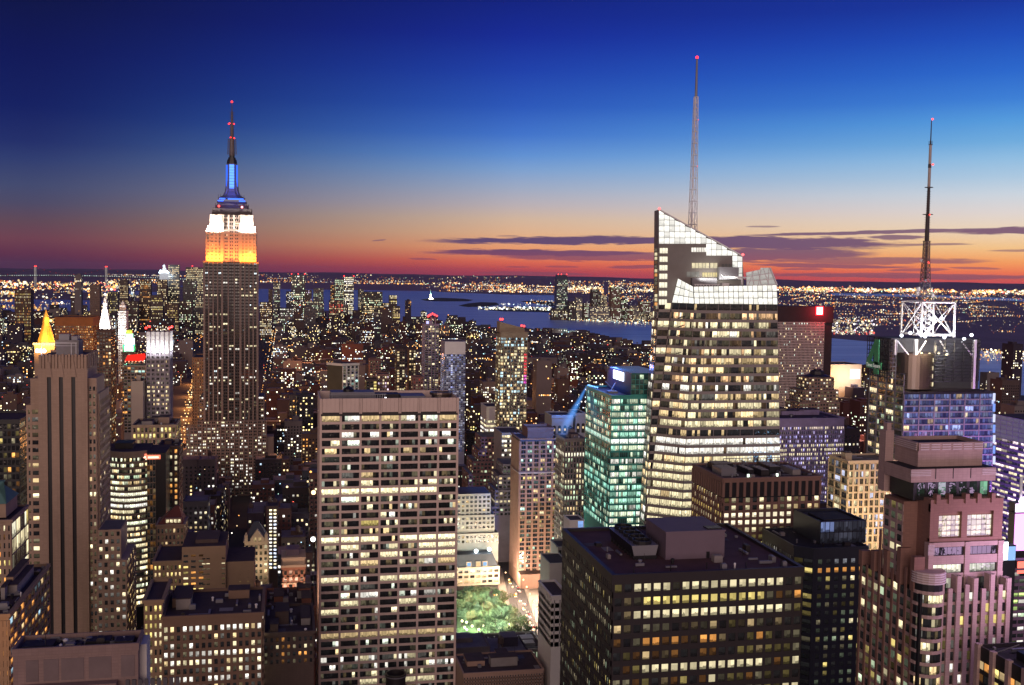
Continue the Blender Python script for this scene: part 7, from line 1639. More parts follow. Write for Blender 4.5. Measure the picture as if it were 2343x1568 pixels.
# park: lawn, trees, lamps, street
PZ = .3
park = [gnd(1046, 1475, PZ), gnd(1215, 1470, PZ), gnd(1150, 1368, PZ), gnd(1046, 1368, PZ)]
sheet('lawn', park, mat('park_grass', (.06, .12, .04)), PZ)
sheet('road', [gnd(1190, 1500), gnd(1252, 1500), gnd(1182, 1300), gnd(1148, 1300)], ASPH, PZ + .1)
sheet('pavement', [gnd(1170, 1480), gnd(1300, 1480), gnd(1300, 1300), gnd(1130, 1300)], PAVE, PZ - .1)
LEAF = [mat('leaf_green_%s' % n, c, var=.3, scale=.5) for n, c in (('mid', (.075, .12, .055)), ('dark', (.05, .085, .045)), ('yellow', (.13, .12, .05)))]
BARK = mat('bark', (.10, .075, .055))
def tree_proto(seed):
    rg = random.Random(seed); h = rg.uniform(11, 15); r = rg.uniform(4.2, 5.6)
    t = MB(); t.tube((0, 0, 0), (.2, 0, h * .45), .45, .28, 7)
    for k in range(5):
        a = k * 1.26 + rg.random(); t.tube((.2, 0, h * (.32 + .03 * k)), (r * .55 * math.cos(a), r * .55 * math.sin(a), h * .72), .17, .07, 5)
    c = MB()
    cl = [(rg.gauss(0, r * .42), rg.gauss(0, r * .42), h * rg.uniform(.5, .98), rg.uniform(1.1, 2.0)) for _ in range(22)]
    for (x, y, z, q) in cl:
        for _ in range(44):
            d = V((rg.gauss(0, 1), rg.gauss(0, 1), rg.gauss(0, .8))).normalized() * q * rg.uniform(.55, 1.1); p = V((x, y, z)) + d
            u = V((rg.gauss(0, 1), rg.gauss(0, 1), rg.gauss(0, 1))).normalized(); v = u.orthogonal().normalized(); s = rg.uniform(.22, .45)
            c.quad(p - u * s - v * s * .6, p + u * s - v * s * .6, p + u * s + v * s * .6, p - u * s + v * s * .6, 0 if rg.random() < .7 else 1)
    return t, c
TG = 'trees in the small lit park'
protos = []
for i in range(4):
    e = empty('park_tree', (0, 0, PZ), 'broad green tree in the lit park', 'tree', TG)
    t, c = tree_proto(40 + i); tk = t.build('trunk', BARK); tk.parent = e; cr = c.build('crown', [LEAF[(0, 1, 2, 0)[i]], LEAF[(1, 1, 0, 2)[i]]]); cr.parent = e; protos.append((e, tk, cr))
rg = random.Random(5); spots = []
for row, (ya, xa, xb, n) in enumerate(((1380, 1048, 1130, 5), (1397, 1050, 1150, 6), (1414, 1048, 1166, 6), (1432, 1056, 1178, 6), (1449, 1096, 1194, 5), (1467, 1122, 1208, 5))):
    for i in range(n):
        if n > 1: spots.append((xa + (xb - xa) * (i + rg.uniform(-.2, .2)) / (n - 1), ya + rg.uniform(-3, 3)))
for i, (px_, py) in enumerate(spots):
    e, tk, cr = protos[i % 4]; p = gnd(px_, py, PZ)
    if i >= 4:
        e2 = e.copy(); COL.objects.link(e2)
        for ch in (tk, cr): c2 = ch.copy(); COL.objects.link(c2); c2.parent = e2
        e = e2
    e.location = (p.x, p.y, PZ); e.rotation_euler = (0, 0, rg.uniform(0, 6)); s = rg.uniform(.8, 1.1); e.scale = (s, s, s)
def street_lamp(p, col, h=9, group='street lamps', label=None, r=.8):
    e = empty('street_lamp', p, label or 'slim street lamp glowing over the road', 'street lamp', group)
    q = MB(); q.tube(p, (p[0], p[1], p[2] + h), .14, .09, 6); q.tube((p[0], p[1], p[2] + h), (p[0] + 1.4, p[1], p[2] + h + .4), .08, .06, 5); q.build('post', BLACK, e)
    q = MB(); q.octa((p[0] + 1.5, p[1], p[2] + h + .2), r, col); q.build('lamp_head', LAMP, e); return e
for i, (px_, py) in enumerate(((1058, 1455), (1075, 1452), (1090, 1460), (1100, 1450), (1118, 1447), (1132, 1442), (1062, 1443), (1140, 1455), (1160, 1448), (1176, 1455), (1072, 1434), (1052, 1440))):
    street_lamp(gnd(px_, py, PZ), (3.4, 3.2, 2.0), 6, 'park lamps', 'pale park lamp among the lit trees', .9)
for px_, py, e_ in ((1070, 1450, 9000), (1110, 1440, 9000), (1150, 1440, 7000), (1085, 1410, 7000), (1130, 1410, 7000), (1060, 1475, 12000), (1150, 1470, 8000)):
    lamp('park_light', 'POINT', gnd(px_, py, PZ) + V((0, 0, 19)), e_ * 6.5, (.95, 1, .78), 2)
for i in range(9):
    for px0, px1 in ((1172, 1222), (1205, 1252)):
        t_ = i / 8; street_lamp(gnd(px0 - 20 + (px1 - px0 + 20) * t_ * .9, 1335 + 135 * t_, PZ), (4, 2.4, 1.2), 9, 'street lamps beside the park', 'orange street lamp on the road beside the park', .75)
for px_, py, e_ in ((1165, 1345, 15000), (1185, 1380, 15000), (1215, 1420, 15000), (1240, 1400, 15000), (1200, 1330, 20000), (1245, 1370, 20000)): lamp('street_light', 'POINT', gnd(px_, py, PZ) + V((0, 0, 12)), e_ * 4, (1, .70, .48), 1)
def car(p, rz, col, lab, head=True):
    e = empty('car', p, lab, 'car', 'cars on the road beside the park'); e.rotation_euler = (0, 0, rz); m = mat('car_paint_%s' % col[3], col[:3], rough=.3, var=0)
    def ch(mb, nm, mm): o = mb.build(nm, mm); o.parent = e
    b = MB(); b.loft([(-.9, -2.2, .35), (.9, -2.2, .35), (.9, 2.2, .35), (-.9, 2.2, .35)], [(-.86, -2.1, .85), (.86, -2.1, .85), (.86, 2.15, .95), (-.86, 2.15, .95)]); b.loft([(-.8, -1.0, .9), (.8, -1.0, .9), (.8, 1.7, .9), (-.8, 1.7, .9)], [(-.65, -.4, 1.45), (.65, -.4, 1.45), (.65, 1.2, 1.45), (-.65, 1.2, 1.45)]); ch(b, 'body', m)
    for x in (-.8, .8):
        for y in (-1.4, 1.4): w = MB(); w.tube((x - .1, y, .34), (x + .1, y, .34), .34, n=10); ch(w, 'wheel', BLACK)
    for x in (-.6, .6):
        w = MB(); w.box(x - .3, x + .3, -2.4, -2.18, .5, .9, 0, lit=(6, 5.6, 4.6)); ch(w, 'headlight', LAMP)
        w = MB(); w.box(x - .25, x + .25, 2.18, 2.36, .6, .9, 0, lit=(3, .15, .1)); ch(w, 'taillight', LAMP)
rg = random.Random(3)
for i in range(16):
    t_ = i / 15; lane = rg.choice((0, 1, 2)); px_ = 1166 + 60 * t_ + lane * 7; py = 1335 + 150 * t_
    car(gnd(px_, py, PZ + .12), 0 if lane < 2 else math.pi, ((.5, .33, .02, 'yellow'), (.03, .03, .04, 'black'), (.4, .4, .4, 'silver'))[i % 3], ('yellow cab driving on the road beside the park', 'black car driving on the road beside the park', 'silver car driving on the road beside the park')[i % 3])

# ---- right of the crystal tower
def penn_tower():
    Y = 1450.0; B = T('black_topped_tower', 'grey pinstriped slab with blank black top and glowing red sign', 1700, 1886, 737, Y, 40, mat('pinstripe_aluminium', (.46, .42, .42)), 62, 3.8, None, None, None, litgen(.10, (CRM, WARM, (.8, 1, .85)), {50: (.55, WARM, 1.2)}, .04, 1.2, .6, 401, .004), pw=.9, pd=.5, sh=1.2, sd=.05, top=1, par=.5, zb=60)
    x1 = at(1899, 740, Y + 10).x; zt = at(1800, 701, Y).z
    q = MB(); q.box(B.x0 - 20, x1, Y + 1, Y + 40, B.z - .5, zt, 0); q.build('blank_top', mat('black_top_panel', (.03, .022, .028)), B.e)
    q = MB(); q.box(B.x1, x1, Y + 4, Y + 38, 0, B.z - .4, 0); q.build('dark_flank', MATS['black_top_panel'], B.e)
    q = MB(); a, b = at(1868, 720, Y), at(1882, 703, Y); q.box(a.x, b.x, Y + .2, Y + .9, a.z, b.z, 0, lit=(3.0, 1.7, 1.8)); q.build('glowing_sign', LAMP, B.e)
    q = MB(); q.box(a.x - 1.6, b.x + 1.6, Y + .6, Y + .95, a.z - 1.2, b.z + 1.2, 0, lit=(2.4, .04, .06)); q.build('sign_edge', LAMP, B.e)
    q = MB(); q.box(B.x0 + 10, B.x0 + 24, Y + 10, Y + 20, zt, zt + 4); q.build('rooftop_bulkhead', BLACK, B.e)
    lamp('sign_glow', 'POINT', ((a.x + b.x) / 2, Y - 10, (a.z + b.z) / 2), 60000, (1, .03, .05), 2)
    B.done(20, 2)
penn_tower()
def stone_hall():
    Y = 1150.0; TS = mat('fawn_stone', (.28, .195, .155))
    B = stepped('fawn_stone_tower', 'fawn stone tower with octagonal dark roof cap and stepped lower floors', [(1850, 1908, 864), (1836, 1918, 893), (1829, 1921, 921)], Y, TS, litgen(.2, (CRM, WARM, WHT), {1: (.3, CRM, 1)}, .4, 1.0, .5, 411), 'L', 6, 0, dep=30)
    q = MB(); cx = at(1880, 864, Y).x; z = at(1880, 864, Y).z; q.lathe(cx, Y + 12, [(15, z), (15, z + 1), (9, z + 3), (8, z + 6.5), (5, z + 7.5), (5, z + 9), (0, z + 9.4)], 8); q.build('roof_cap', DARK, B.e)
stone_hall()
T('purple_lit_slab', 'slab with white vertical ribs and violet lit window rows under a blank dark roof band', 1752, 1931, 957, 850, 44, mat('violet_light_tinted_rib', (.42, .35, .58)), 40, 3.7, None, 'R', 8, litgen(.35, ((.55, .5, 1), (.7, .6, 1), (.6, .55, 1), CRM), {24: (.6, (.5, .55, 1), .8), 22: (.6, (.6, .65, 1), 1.2), 19: (.6, (1, .8, .6), 1.1), 15: (.7, CRM, 1.2), 14: (.7, CRM, 1.2), 13: (.7, CRM, 1.2)}, .6, 1.0, .5, 421, .03), pw=.7, pd=.6, sh=1.4, sd=.05, top=7.5, par=.8, nwin=60, done=True, zb=60, glass=GLASSB, bulk=3)  # the square's violet light is tinted into the rib colour and window glow
T('cream_grid_block', 'cream gridded building, warmly floodlit, between the violet slab and the granite tower', 1941, 2050, 1053, 640, 26, mat('cream_stone', (.52, .41, .28), var=.06), 9, 4.7, None, 'L', 3, litgen(.25, (WARM, CRM, (.7, .75, 1)), {20: (.7, YEL, 1)}, .6, .9, .5, 431), pw=1.3, pd=.5, sh=1.1, sd=.3, sub=2, nwin=60, done=True, zb=60, bulk=1)
lamp('facade_light', 'AREA', (at(1990, 1300, 600).x, 598, at(1990, 1300, 600).z), 60000, (1, .75, .42), 26, (at(1990, 1120, 640).x, 640, at(1990, 1110, 640).z), 6)
def arena_box():
    Y = 1750.0; B = T('floodlit_white_box', 'broad pale windowless box, half orange and half dazzling white in floodlights', 1893, 1971, 834, Y, 60, mat('pale_tan_panel', (.55, .45, .36), var=.04), 0, par=1.0)
    q = MB(); a, b = at(1944, 867, Y), at(1967, 845, Y); q.box(a.x, b.x, Y - 1, Y - .2, a.z, b.z, 0, lit=(1.5, 1.5, 1.6)); q.build('dazzling_screen', LAMP, B.e); B.done()
    lamp('white_floodlight', 'AREA', (at(1955, 860, 1715).x, 1712, B.z - 24), 30000, (1, .9, .8), 30, (at(1955, 860, Y).x, Y, B.z - 12), 6); lamp('orange_floodlight', 'AREA', (at(1910, 860, 1715).x, 1716, B.z - 26), 55000, (1, .55, .25), 30, (at(1910, 860, Y).x, Y, B.z - 14), 6)
arena_box()
def slanted_purple():
    Y1 = 780.0; p = at(2276, 946, Y1); x, z = p.x, p.z; Y0 = 600
    B = Bld('violet_office_tower', 'violet lit office tower with warm ribbon windows and pale screen top, at the frame edge', x, x + 45, Y0, Y1)
    VP_ = mat('violet_panel', (.20, .15, .34), rough=.4); B.mb('wall', [VP_, ROOF]).box(x, x + 45, Y0, Y1, 0, z - .5, 0, False, tm=1)
    fl = 4.1; zt = z - 19; rows = 32; zb = zt - rows * fl
    B.facade((x, Y1, zb), (x, Y0, zb), (x, Y0, zt), (x, Y1, zt), 18, rows, litgen(.38, ((1, .85, .6), CRM, (1, .8, .8)), None, .4, 1.2, .7, 441, .02), VP_, pw=.3, pd=.05, sh=2.0, sd=.2, sub=3, glass=GLASSB)
    B.facade((x, Y1, zt), (x, Y0, zt), (x, Y0, z - 1), (x, Y1, z - 1), 24, 5, lambda r, c, k=0: sc((1, .95, .85), .45) if c > 8 else sc((.6, .55, .9), .12), STEEL, pw=.35, pd=.15, sh=.4, sd=.12, glass=CROWN)
    B.done(80)
slanted_purple()
def square_screens():
    # lit advertising panels on the blocks of the square beyond the granite tower
    V1, V2 = (1.5, .75, 2.2), (2.6, 1.9, 2.8)
    for nm, lab, xa, xb, ya, yb, Y, col in (('advertising_screen', 'dazzling white angled screen beside the granite tower', 2277, 2305, 1240, 1282, 520, (3.4, 3.6, 3.8)), ('advertising_screen', 'pale violet screen below the round lamp mast', 2318, 2352, 1175, 1260, 560, (2.2, .8, 2.2)),
                                  ('advertising_screen', 'white and pink top screen beneath the round lamp', 2322, 2350, 1152, 1172, 562, V2), ('advertising_screen', 'red and orange small screen low at the frame edge', 2326, 2352, 1284, 1312, 540, (2.2, .35, .25)), ('advertising_screen', 'pale blue screen right of the dazzling one', 2305, 2322, 1250, 1282, 525, (.35, .6, 1.1))):
        B = Bld(nm, lab, at(xa, ya, Y).x, at(xb, ya, Y).x, Y, Y + 6, 'screen', foot=False)
        a, b = at(xa, yb, Y), at(xb, ya, Y); q = MB(); q.box(a.x, b.x, Y - .5, Y, a.z, b.z, 0, lit=col); q.build('lit_panel', LAMP, B.e)
        q = MB(); q.box(a.x - .6, b.x + .6, Y + .05, Y + 5, 0, b.z + .6, 0); q.build('support_wall', DARK, B.e)
    B = Bld('lamp_mast', 'white mast holding a round dazzling lamp, above the violet screens', at(2334, 1150, 565).x - 1, at(2334, 1150, 565).x + 1, 564, 566, 'mast', foot=False); p = at(2334, 1152, 565)
    q = MB(); q.tube((p.x, 565, 0), (p.x, 565, at(2336, 1092, 565).z), .9, .8, 10); q.build('pole', STEEL, B.e)
    for k in range(2): q = MB(); q.lathe(p.x, 562, [(0, p.z - 3.2 + k * 1.5), (2.0, p.z - 2.4 + k * 1.5), (3.0, p.z + k * 1.5), (2.0, p.z + 2.4 + k * 1.5), (0, p.z + 3.2 + k * 1.5)], 14); q.l = {i: (3.4, 2.6, 3.8) for i in range(len(q.f))}; q.build('lamp_globe', LAMP, B.e)
    B = T('pink_lit_block', 'block with green lit windows glowing pink, behind the granite tower at the edge', 2265, 2380, 1300, 540, 20, mat('mauve_concrete', (.22, .13, .20)), 7, 4.0, None, None, None, litgen(.35, (GRN, (.7, 1, .3), WHT), None, .4, 1.0, .5, 451), pw=.5, sh=1.8, done=True, zb=40)
    for px_, py, Y, e_, c in ((2335, 1180, 625, 380000, (.62, .22, 1)), (2318, 1280, 470, 60000, (.35, .65, 1)), (1905, 1200, 760, 600000, (.42, .28, 1)), (2230, 1040, 640, 12000, (1, .4, .75))):
        p = at(px_, py, Y); lamp('square_glow', 'POINT', p, e_, c, 6)
square_screens()

# ------------------------------------------------------------------ far downtown, over the water, on the islands
def dt(name, label, xl, xr, yt, Y, wall=None, p=.4, k=1.0, pal=(CRM, WARM, WHT), cols=None, fl=8, top=2, dep=40, sub=1, **kw):
    wpx = xr - xl
    return T(name, label, xl, xr, yt, Y, dep, wall or DKBR, cols or max(3, int(wpx / 2.6)), fl, None, None, None, litgen(p, pal, kw.get('rows'), .2, k * 1.7, .9, xl, .004, .7), pw=kw.get('pw', 3), pd=.3, sh=kw.get('sh', 3.4), sd=.2, top=top, par=.5, done=kw.get('done', True), group=kw.get('group'))
DG = 'far downtown towers'
FGR = mat('far_grey_wall', (.10, .10, .115)); FBR = mat('far_brown_wall', (.10, .065, .05))
for a in (('slab_tower', 'pale glass tower with bright top band, left of the far pair by the water', 666, 698, 629, 5600, FGR, .45, 1.1, (CRM, GRN, WHT), 12, 10, 4), ('slab_tower', 'thin grey tower with ragged crown lights, leftmost by the bay', 625, 641, 646, 5400, FGR, .35, .8, (WHT, CRM, GRN)), ('slab_tower', 'brown windowless block before the bay', 614, 624, 662, 5400, FBR, .03, .5), 
          ('slab_tower', 'dark block with violet neon edge near the bright topped tower', 697, 713, 664, 5200, DKBR, .3, .9, (ORG, WHT, (.9, .7, 1))), ('slab_tower', 'dim grey slab right of the violet edged block', 717, 740, 660, 5200, FGR, .3, .5, (GRN, CRM)), ('slab_tower', 'grey green stepped block below the violet edged block', 700, 741, 690, 4900, FGR, .4, .7, (GRN, CRM)),
          ('slab_tower', 'dazzling fully lit tower by the bay with red corner lights', 787, 809, 634, 5300, FGR, .97, 1.5, (CRM, WHT), 9, 9), ('slab_tower', 'lit tower with flat white cap joined to the dazzling tower', 766, 787, 640, 5350, FGR, .7, .8, (CRM, GRN, WARM), 9, 9), ('slab_tower', 'amber lit tower, left neighbour of the dazzling pair', 756, 767, 652, 5400, FBR, .5, .7, (ORG, CRM)), ('slab_tower', 'dark block topped with a red light strip below the dazzling tower', 753, 785, 688, 4900, DKBR, .4, .9, (CRM, RED, WARM)),
          ('slab_tower', 'grey tower before the wide banded block', 820, 832, 662, 5300, FGR, .3, .5), ('slab_tower', 'wide banded block with lit ribbons beside the bay', 832, 875, 668, 5100, DARK, .6, .8, (CRM, GRN, WARM), 14, 9), ('slab_tower', 'wide lower banded block under the ribbon block', 828, 882, 700, 4900, DARK, .5, .8, (CRM, WARM), 16, 9), ('slab_tower', 'yellow lit slim tower at the water edge', 891, 908, 676, 5000, DKBR, .7, 1.1, (WARM, CRM, YEL), 6, 8), ('slab_tower', 'low yellow lit wing at the water edge', 900, 915, 701, 4950, DKBR, .6, 1.1, (WARM, YEL), 6, 8), ('slab_tower', 'small dark tower with red lamp by the yellow slim one', 876, 890, 694, 5000, DKBR, .4, .9),
          ('slab_tower', 'tall dark twisting tower with an edge of white lights', 385, 410, 606, 5000, DARK, .35, .9, (CRM, WARM), 9, 8), ('slab_tower', 'grey brown tower under a blue white lit peak', 359, 382, 640, 4900, FBR, .35, .8, (CRM, WARM), 8, 8), ('slab_tower', 'wide pale slab far behind the floodlit tower', 425, 470, 612, 5400, FGR, .6, .7, (CRM, WARM), 16, 8), ('slab_tower', 'dark block with one vertical white line', 418, 448, 642, 4700, BLACK, .15, .9, (WHT, GRN), 10, 8), ('slab_tower', 'mid brown tower with lit rows near the old peak', 320, 345, 640, 4900, FBR, .45, .8, (CRM, ORG), 9, 8),
          ('slab_tower', 'grey tower with green rooftop sign', 246, 270, 668, 4300, FGR, .35, .9, (CRM, YEL), 9, 8), ('slab_tower', 'blank brown slab standing alone by the river', 205, 228, 652, 4200, mat('far_brown_slab', (.17, .11, .09)), .02, .6), ('slab_tower', 'amber windowed slab tower near the river', 33, 70, 664, 3300, FBR, .45, 1.0, (YEL, ORG, CRM), 12, 8), ('slab_tower', 'grey tower with lit crown near the old tower', 272, 292, 640, 4900, DKBR, .5, .9, (CRM, WARM), 8, 8), ('slab_tower', 'tall grey slab right of the green signed tower', 292, 316, 690, 4300, DKBR, .35, 1, (CRM, GRN), 9, 8),
          ('slab_tower', 'brown peaked tower among the far dark blocks', 318, 344, 668, 4400, FBR, .35, .8, (ORG, WARM), 9, 8), ('slab_tower', 'dark lit tower under the twisting tower', 345, 372, 676, 4200, DKBR, .45, 1, (YEL, CRM), 10, 8), ('slab_tower', 'low amber block under the twisting tower', 382, 408, 694, 4100, FBR, .5, 1, (YEL, WARM), 10, 8), ('slab_tower', 'dark low slab near the dark lined block', 410, 440, 690, 4300, DKBR, .35, 1, (WHT, GRN, CRM), 10, 8), ('slab_tower', 'pale apartment slab right of the dark lined block', 446, 468, 668, 4500, FGR, .5, .8, (CRM, WARM), 8, 8),
          ('slab_tower', 'grey white lit block before the stepped downtown blocks', 640, 672, 706, 4300, FGR, .4, 1.0, (WHT, GRN), 11, 8), ('slab_tower', 'plain grey tower in front of the violet edged block', 696, 722, 702, 4100, FGR, .12, .7, (WHT,), 8, 8), ('slab_tower', 'brown block with bright low rows left of downtown', 594, 622, 692, 4300, DKBR, .5, 1.1, (CRM, WARM, WHT), 10, 8)):
    dt(*a, group=DG) if len(a) < 13 else dt(*a[:12], top=6, group=DG)
def peak():
    Y = 5000.0; xm = at(375, 625, Y).x; z = lambda py: at(375, py, Y).z; B = Bld('lit_peak_tower', 'old tower whose stepped peak is lit blue white', xm - 22, xm + 22, Y, Y + 44, 'building', DG)
    m = MB(); sq = lambda r, zz: [(xm - r, Y + 22 - r, zz), (xm + r, Y + 22 - r, zz), (xm + r, Y + 22 + r, zz), (xm - r, Y + 22 + r, zz)]
    m.loft(sq(20, 0), sq(20, z(626)), 0); m.build('shaft', GREY, B.e); m = MB(); m.loft(sq(16, z(626)), sq(11, z(618)), 0); m.loft(sq(9, z(618)), sq(6, z(612)), 0); m.loft(sq(5, z(612)), sq(.6, z(604)), 0); m.build('peak', WHITE, B.e)
    for dx, py in ((-18, 624), (18, 624), (0, 609), (-14, 620), (12, 621)): o = MB(); o.octa((xm + dx, Y - 1, z(py)), 4.5, (2.4, 3.2, 4)); o.build('floodlight', LAMP, B.e)
    lamp('peak_light', 'AREA', (xm, Y - 90, z(632)), 180000, (.75, .9, 1), 60, (xm, Y + 22, z(615)), 10)
peak()
for px_, py, Y in ((787, 632, 5299), (809, 632, 5299), (667, 627, 5599), (697, 627, 5599), (682, 627, 5599), (440, 609, 5399)):
    e = empty('roof_beacon', at(px_, py, Y), 'small red beacon on a far downtown roof', 'beacon', 'red beacons on far roofs'); o = MB(); o.octa(at(px_, py, Y), 3.6, (4, .2, .2)); o.tube(at(px_, py + 2, Y), at(px_, py, Y), .6, n=5, lit=(.02, .02, .02)); o.build('lamp_head', LAMP, e)
def river_tower():
    Y = 6200.0; B = T('riverside_glass_tower', 'tallest dark glass tower across the river with round shouldered top', 1274, 1299, 640, Y, 60, mat('dark_blue_glass_wall', (.05, .06, .10), rough=.3), 8, 9, None, None, None, litgen(.35, (CRM, GRN, WHT), {30: (.9, CRM, 1)}, .4, .7, .7, 501), pw=2, sh=3, top=2, par=.5)
    q = MB(); x0, x1, z = B.x0, B.x1, B.z; zt = at(1287, 629, Y).z; q.loft([(x0, Y, z), (x1, Y, z), (x1, Y + 60, z), (x0, Y + 60, z)], [(x0 + 5, Y + 8, zt), (x1 - 5, Y + 8, zt), (x1 - 5, Y + 52, zt), (x0 + 5, Y + 52, zt)], 0); q.build('crown', MATS['dark_blue_glass_wall'], B.e)
    for px_ in (1277, 1284, 1296): o = MB(); o.octa(at(px_, 628, Y), 4, (4, .25, .2)); o.build('beacon', LAMP, B.e)
    B.done()
river_tower()
RG = 'waterfront towers across the river'
rg = random.Random(13)
for i, (xl, xr, yt, k) in enumerate(((1302, 1316, 690, 1), (1318, 1332, 682, .9), (1336, 1352, 694, .9), (1354, 1372, 662, .3), (1374, 1388, 676, .8), (1398, 1420, 657, .8), (1421, 1436, 684, 1), (1440, 1462, 700, .9), (1464, 1488, 690, .7), (1305, 1345, 706, .9), (1350, 1395, 702, .9), (1400, 1448, 708, 1.0), (1262, 1306, 708, .8), (1450, 1495, 712, .9))):
    yo = 4 * math.sin(i * 2.1); dt('waterfront_tower', ('dark', 'grey', 'brown')[i % 3] + ' waterfront tower across the river with ' + ('scattered lit windows', 'lit rows', 'green white windows')[i % 3], xl, xr, yt, 6000 + 35 * (i % 5), (DKBR, GREY, BROWN)[i % 3], .35, k, ((CRM, WHT, GRN), (CRM, WARM), (GRN, WHT))[i % 3], group=RG + (' dark', ' grey', ' brown')[i % 3])
def liberty():
    p = gnd(985, 685, 1.5); Y = p.y; z = lambda py: at(985, py, Y).z; k = (at(986, 675, Y).x - at(985, 675, Y).x)
    B = Bld('robed_statue', 'tall robed statue with raised torch on a lit stone pedestal on the near island', p.x - 6 * k, p.x + 6 * k, Y - 20, Y + 20, 'statue', foot=False)
    m = MB(); sq = lambda r, zz: [(p.x - r, Y - r, zz), (p.x + r, Y - r, zz), (p.x + r, Y + r, zz), (p.x - r, Y + r, zz)]
    m.loft(sq(5.5 * k, 1), sq(5.2 * k, 8), 0); m.loft(sq(2.6 * k, 8), sq(1.8 * k, z(674)), 0); m.build('pedestal', CREAM, B.e)
    m = MB(); m.lathe(p.x, Y, [(1.5 * k, z(674)), (1.25 * k, z(671)), (1.0 * k, z(668.4)), (.45 * k, z(667.6)), (.55 * k, z(666.8)), (0, z(666))], 12); m.tube((p.x - .8 * k, Y, z(668.6)), (p.x - 1.1 * k, Y, z(664.6)), .3 * k, .2 * k, 6); m.build('figure', COPPER, B.e, smooth=True)
    m = MB(); m.octa((p.x - 1.1 * k, Y, z(664)), .45 * k, (3, 2.6, 1.6)); m.build('torch', LAMP, B.e)
    for d in (-4, 5): m = MB(); m.octa((p.x + d * k, Y - 3 * k, 6), .7 * k, (3, 2.8, 2)); m.build('floodlight', LAMP, B.e)
    lamp('statue_floodlight', 'AREA', (p.x, Y - 60, 12), 700000, (.9, 1, .85), 40, (p.x, Y, 60), 20)
liberty()
def suspension_bridge():
    Y = 15000.0; P = lambda px, py: at(px, py, Y)
    B = empty('suspension_bridge', P(160, 640), 'long suspension bridge with two lit towers and a string of deck lights', 'bridge')
    ST = mat('glowing_bridge_steel', (.5, .52, .5), emit=(.45, .55, .5), es=.1, var=0)  # light on the towers is put into the steel as emission
    for px_, pb in ((81, 642), (243, 643)):
        m = MB()
        for d in (-1.5, 1.5):
            a, b = P(px_ + d, pb), P(px_ + d, 611 + (px_ > 200)); m.box(a.x - 5, a.x + 5, Y - 8, Y + 8, 0, b.z)
        for py in (613, 618, 632): a, b = P(px_ - 1.5, py + (px_ > 200)), P(px_ + 1.5, py + (px_ > 200)); m.box(a.x, b.x, Y - 7, Y + 7, a.z - 5, a.z + 5)
        m.build('bridge_tower', ST, B)
        for d in (-1.6, 1.6): m = MB(); m.octa(P(px_ + d, 609.5 + (px_ > 200)), 9, (4, .2, .15)); m.build('beacon', LAMP, B)
    m = MB(); c = MB(); n = 100; dark = mat('bridge_deck_steel', (.05, .05, .06))
    def deck(px_): return 632.2 + .0000011 * 0 + (px_ - 160) ** 2 * .00008 + (px_ - 160) * .011
    for i in range(n):
        xa, xb = -60 + 520 * i / n, -60 + 520 * (i + 1) / n; a, b = P(xa, deck(xa)), P(xb, deck(xb)); m.hexa([a + V((0, -12, -5)), b + V((0, -12, -5)), b + V((0, 12, -5)), a + V((0, 12, -5))], [a + V((0, -12, 2)), b + V((0, -12, 2)), b + V((0, 12, 2)), a + V((0, 12, 2))])
        c.octa((a.x, Y - 14, a.z + 9), RN.choice((4.5, 6, 7)), sc(RN.choice(((.7, 1, .85), (.8, 1, .9), (1, .95, .7))), RN.uniform(.5, 1.5)))
    m.build('deck', dark, B); c.build('deck_light_string', LAMP, B, kind='stuff')
    m = MB(); c = MB()
    def cable(xa, ya, xb, yb, sag, nn_=16):
        pts = [P(xa + (xb - xa) * t / nn_, ya + (yb - ya) * t / nn_ + sag * (1 - (2 * t / nn_ - 1) ** 2)) for t in range(nn_ + 1)]
        for p, q in zip(pts, pts[1:]): m.tube(p, q, 2, n=4)
        for t in range(1, nn_, 2): c.octa(pts[t], 4, (1.6, .1, .12))
    cable(81, 611, 243, 613, 16, 24); cable(-10, 632, 81, 611, 3, 10); cable(243, 613, 330, 633, 3, 10)
    m.build('main_cable', dark, B); c.build('cable_light_string', LAMP, B, kind='stuff')
suspension_bridge()
def ferry(px_, py, lab):
    p = gnd(px_, py, .5); e = empty('ferry', p, lab, 'boat'); k = 1.0
    m = MB(); m.loft([(p.x - 14, p.y - 4, .2), (p.x + 12, p.y - 4, .2), (p.x + 12, p.y + 4, .2), (p.x - 14, p.y + 4, .2)], [(p.x - 15, p.y - 5, 4), (p.x + 17, p.y - 2, 4), (p.x + 17, p.y + 2, 4), (p.x - 15, p.y + 5, 4)]); m.build('hull', STEEL, e)
    m = MB(); m.box(p.x - 12, p.x + 8, p.y - 4, p.y + 4, 4, 8); m.box(p.x - 4, p.x + 5, p.y - 3, p.y + 3, 8, 11.5); m.build('cabin', STEEL, e)
    for d in (-8, 0, 7): m = MB(); m.octa((p.x + d, p.y - 5, 9), 3.2, sc(CRM, 2.5)); m.build('deck_lamp', LAMP, e)
ferry(1113, 710, 'small lit ferry crossing before the low island'); ferry(898 + 140, 662, 'tiny lit boat far out in the bay')
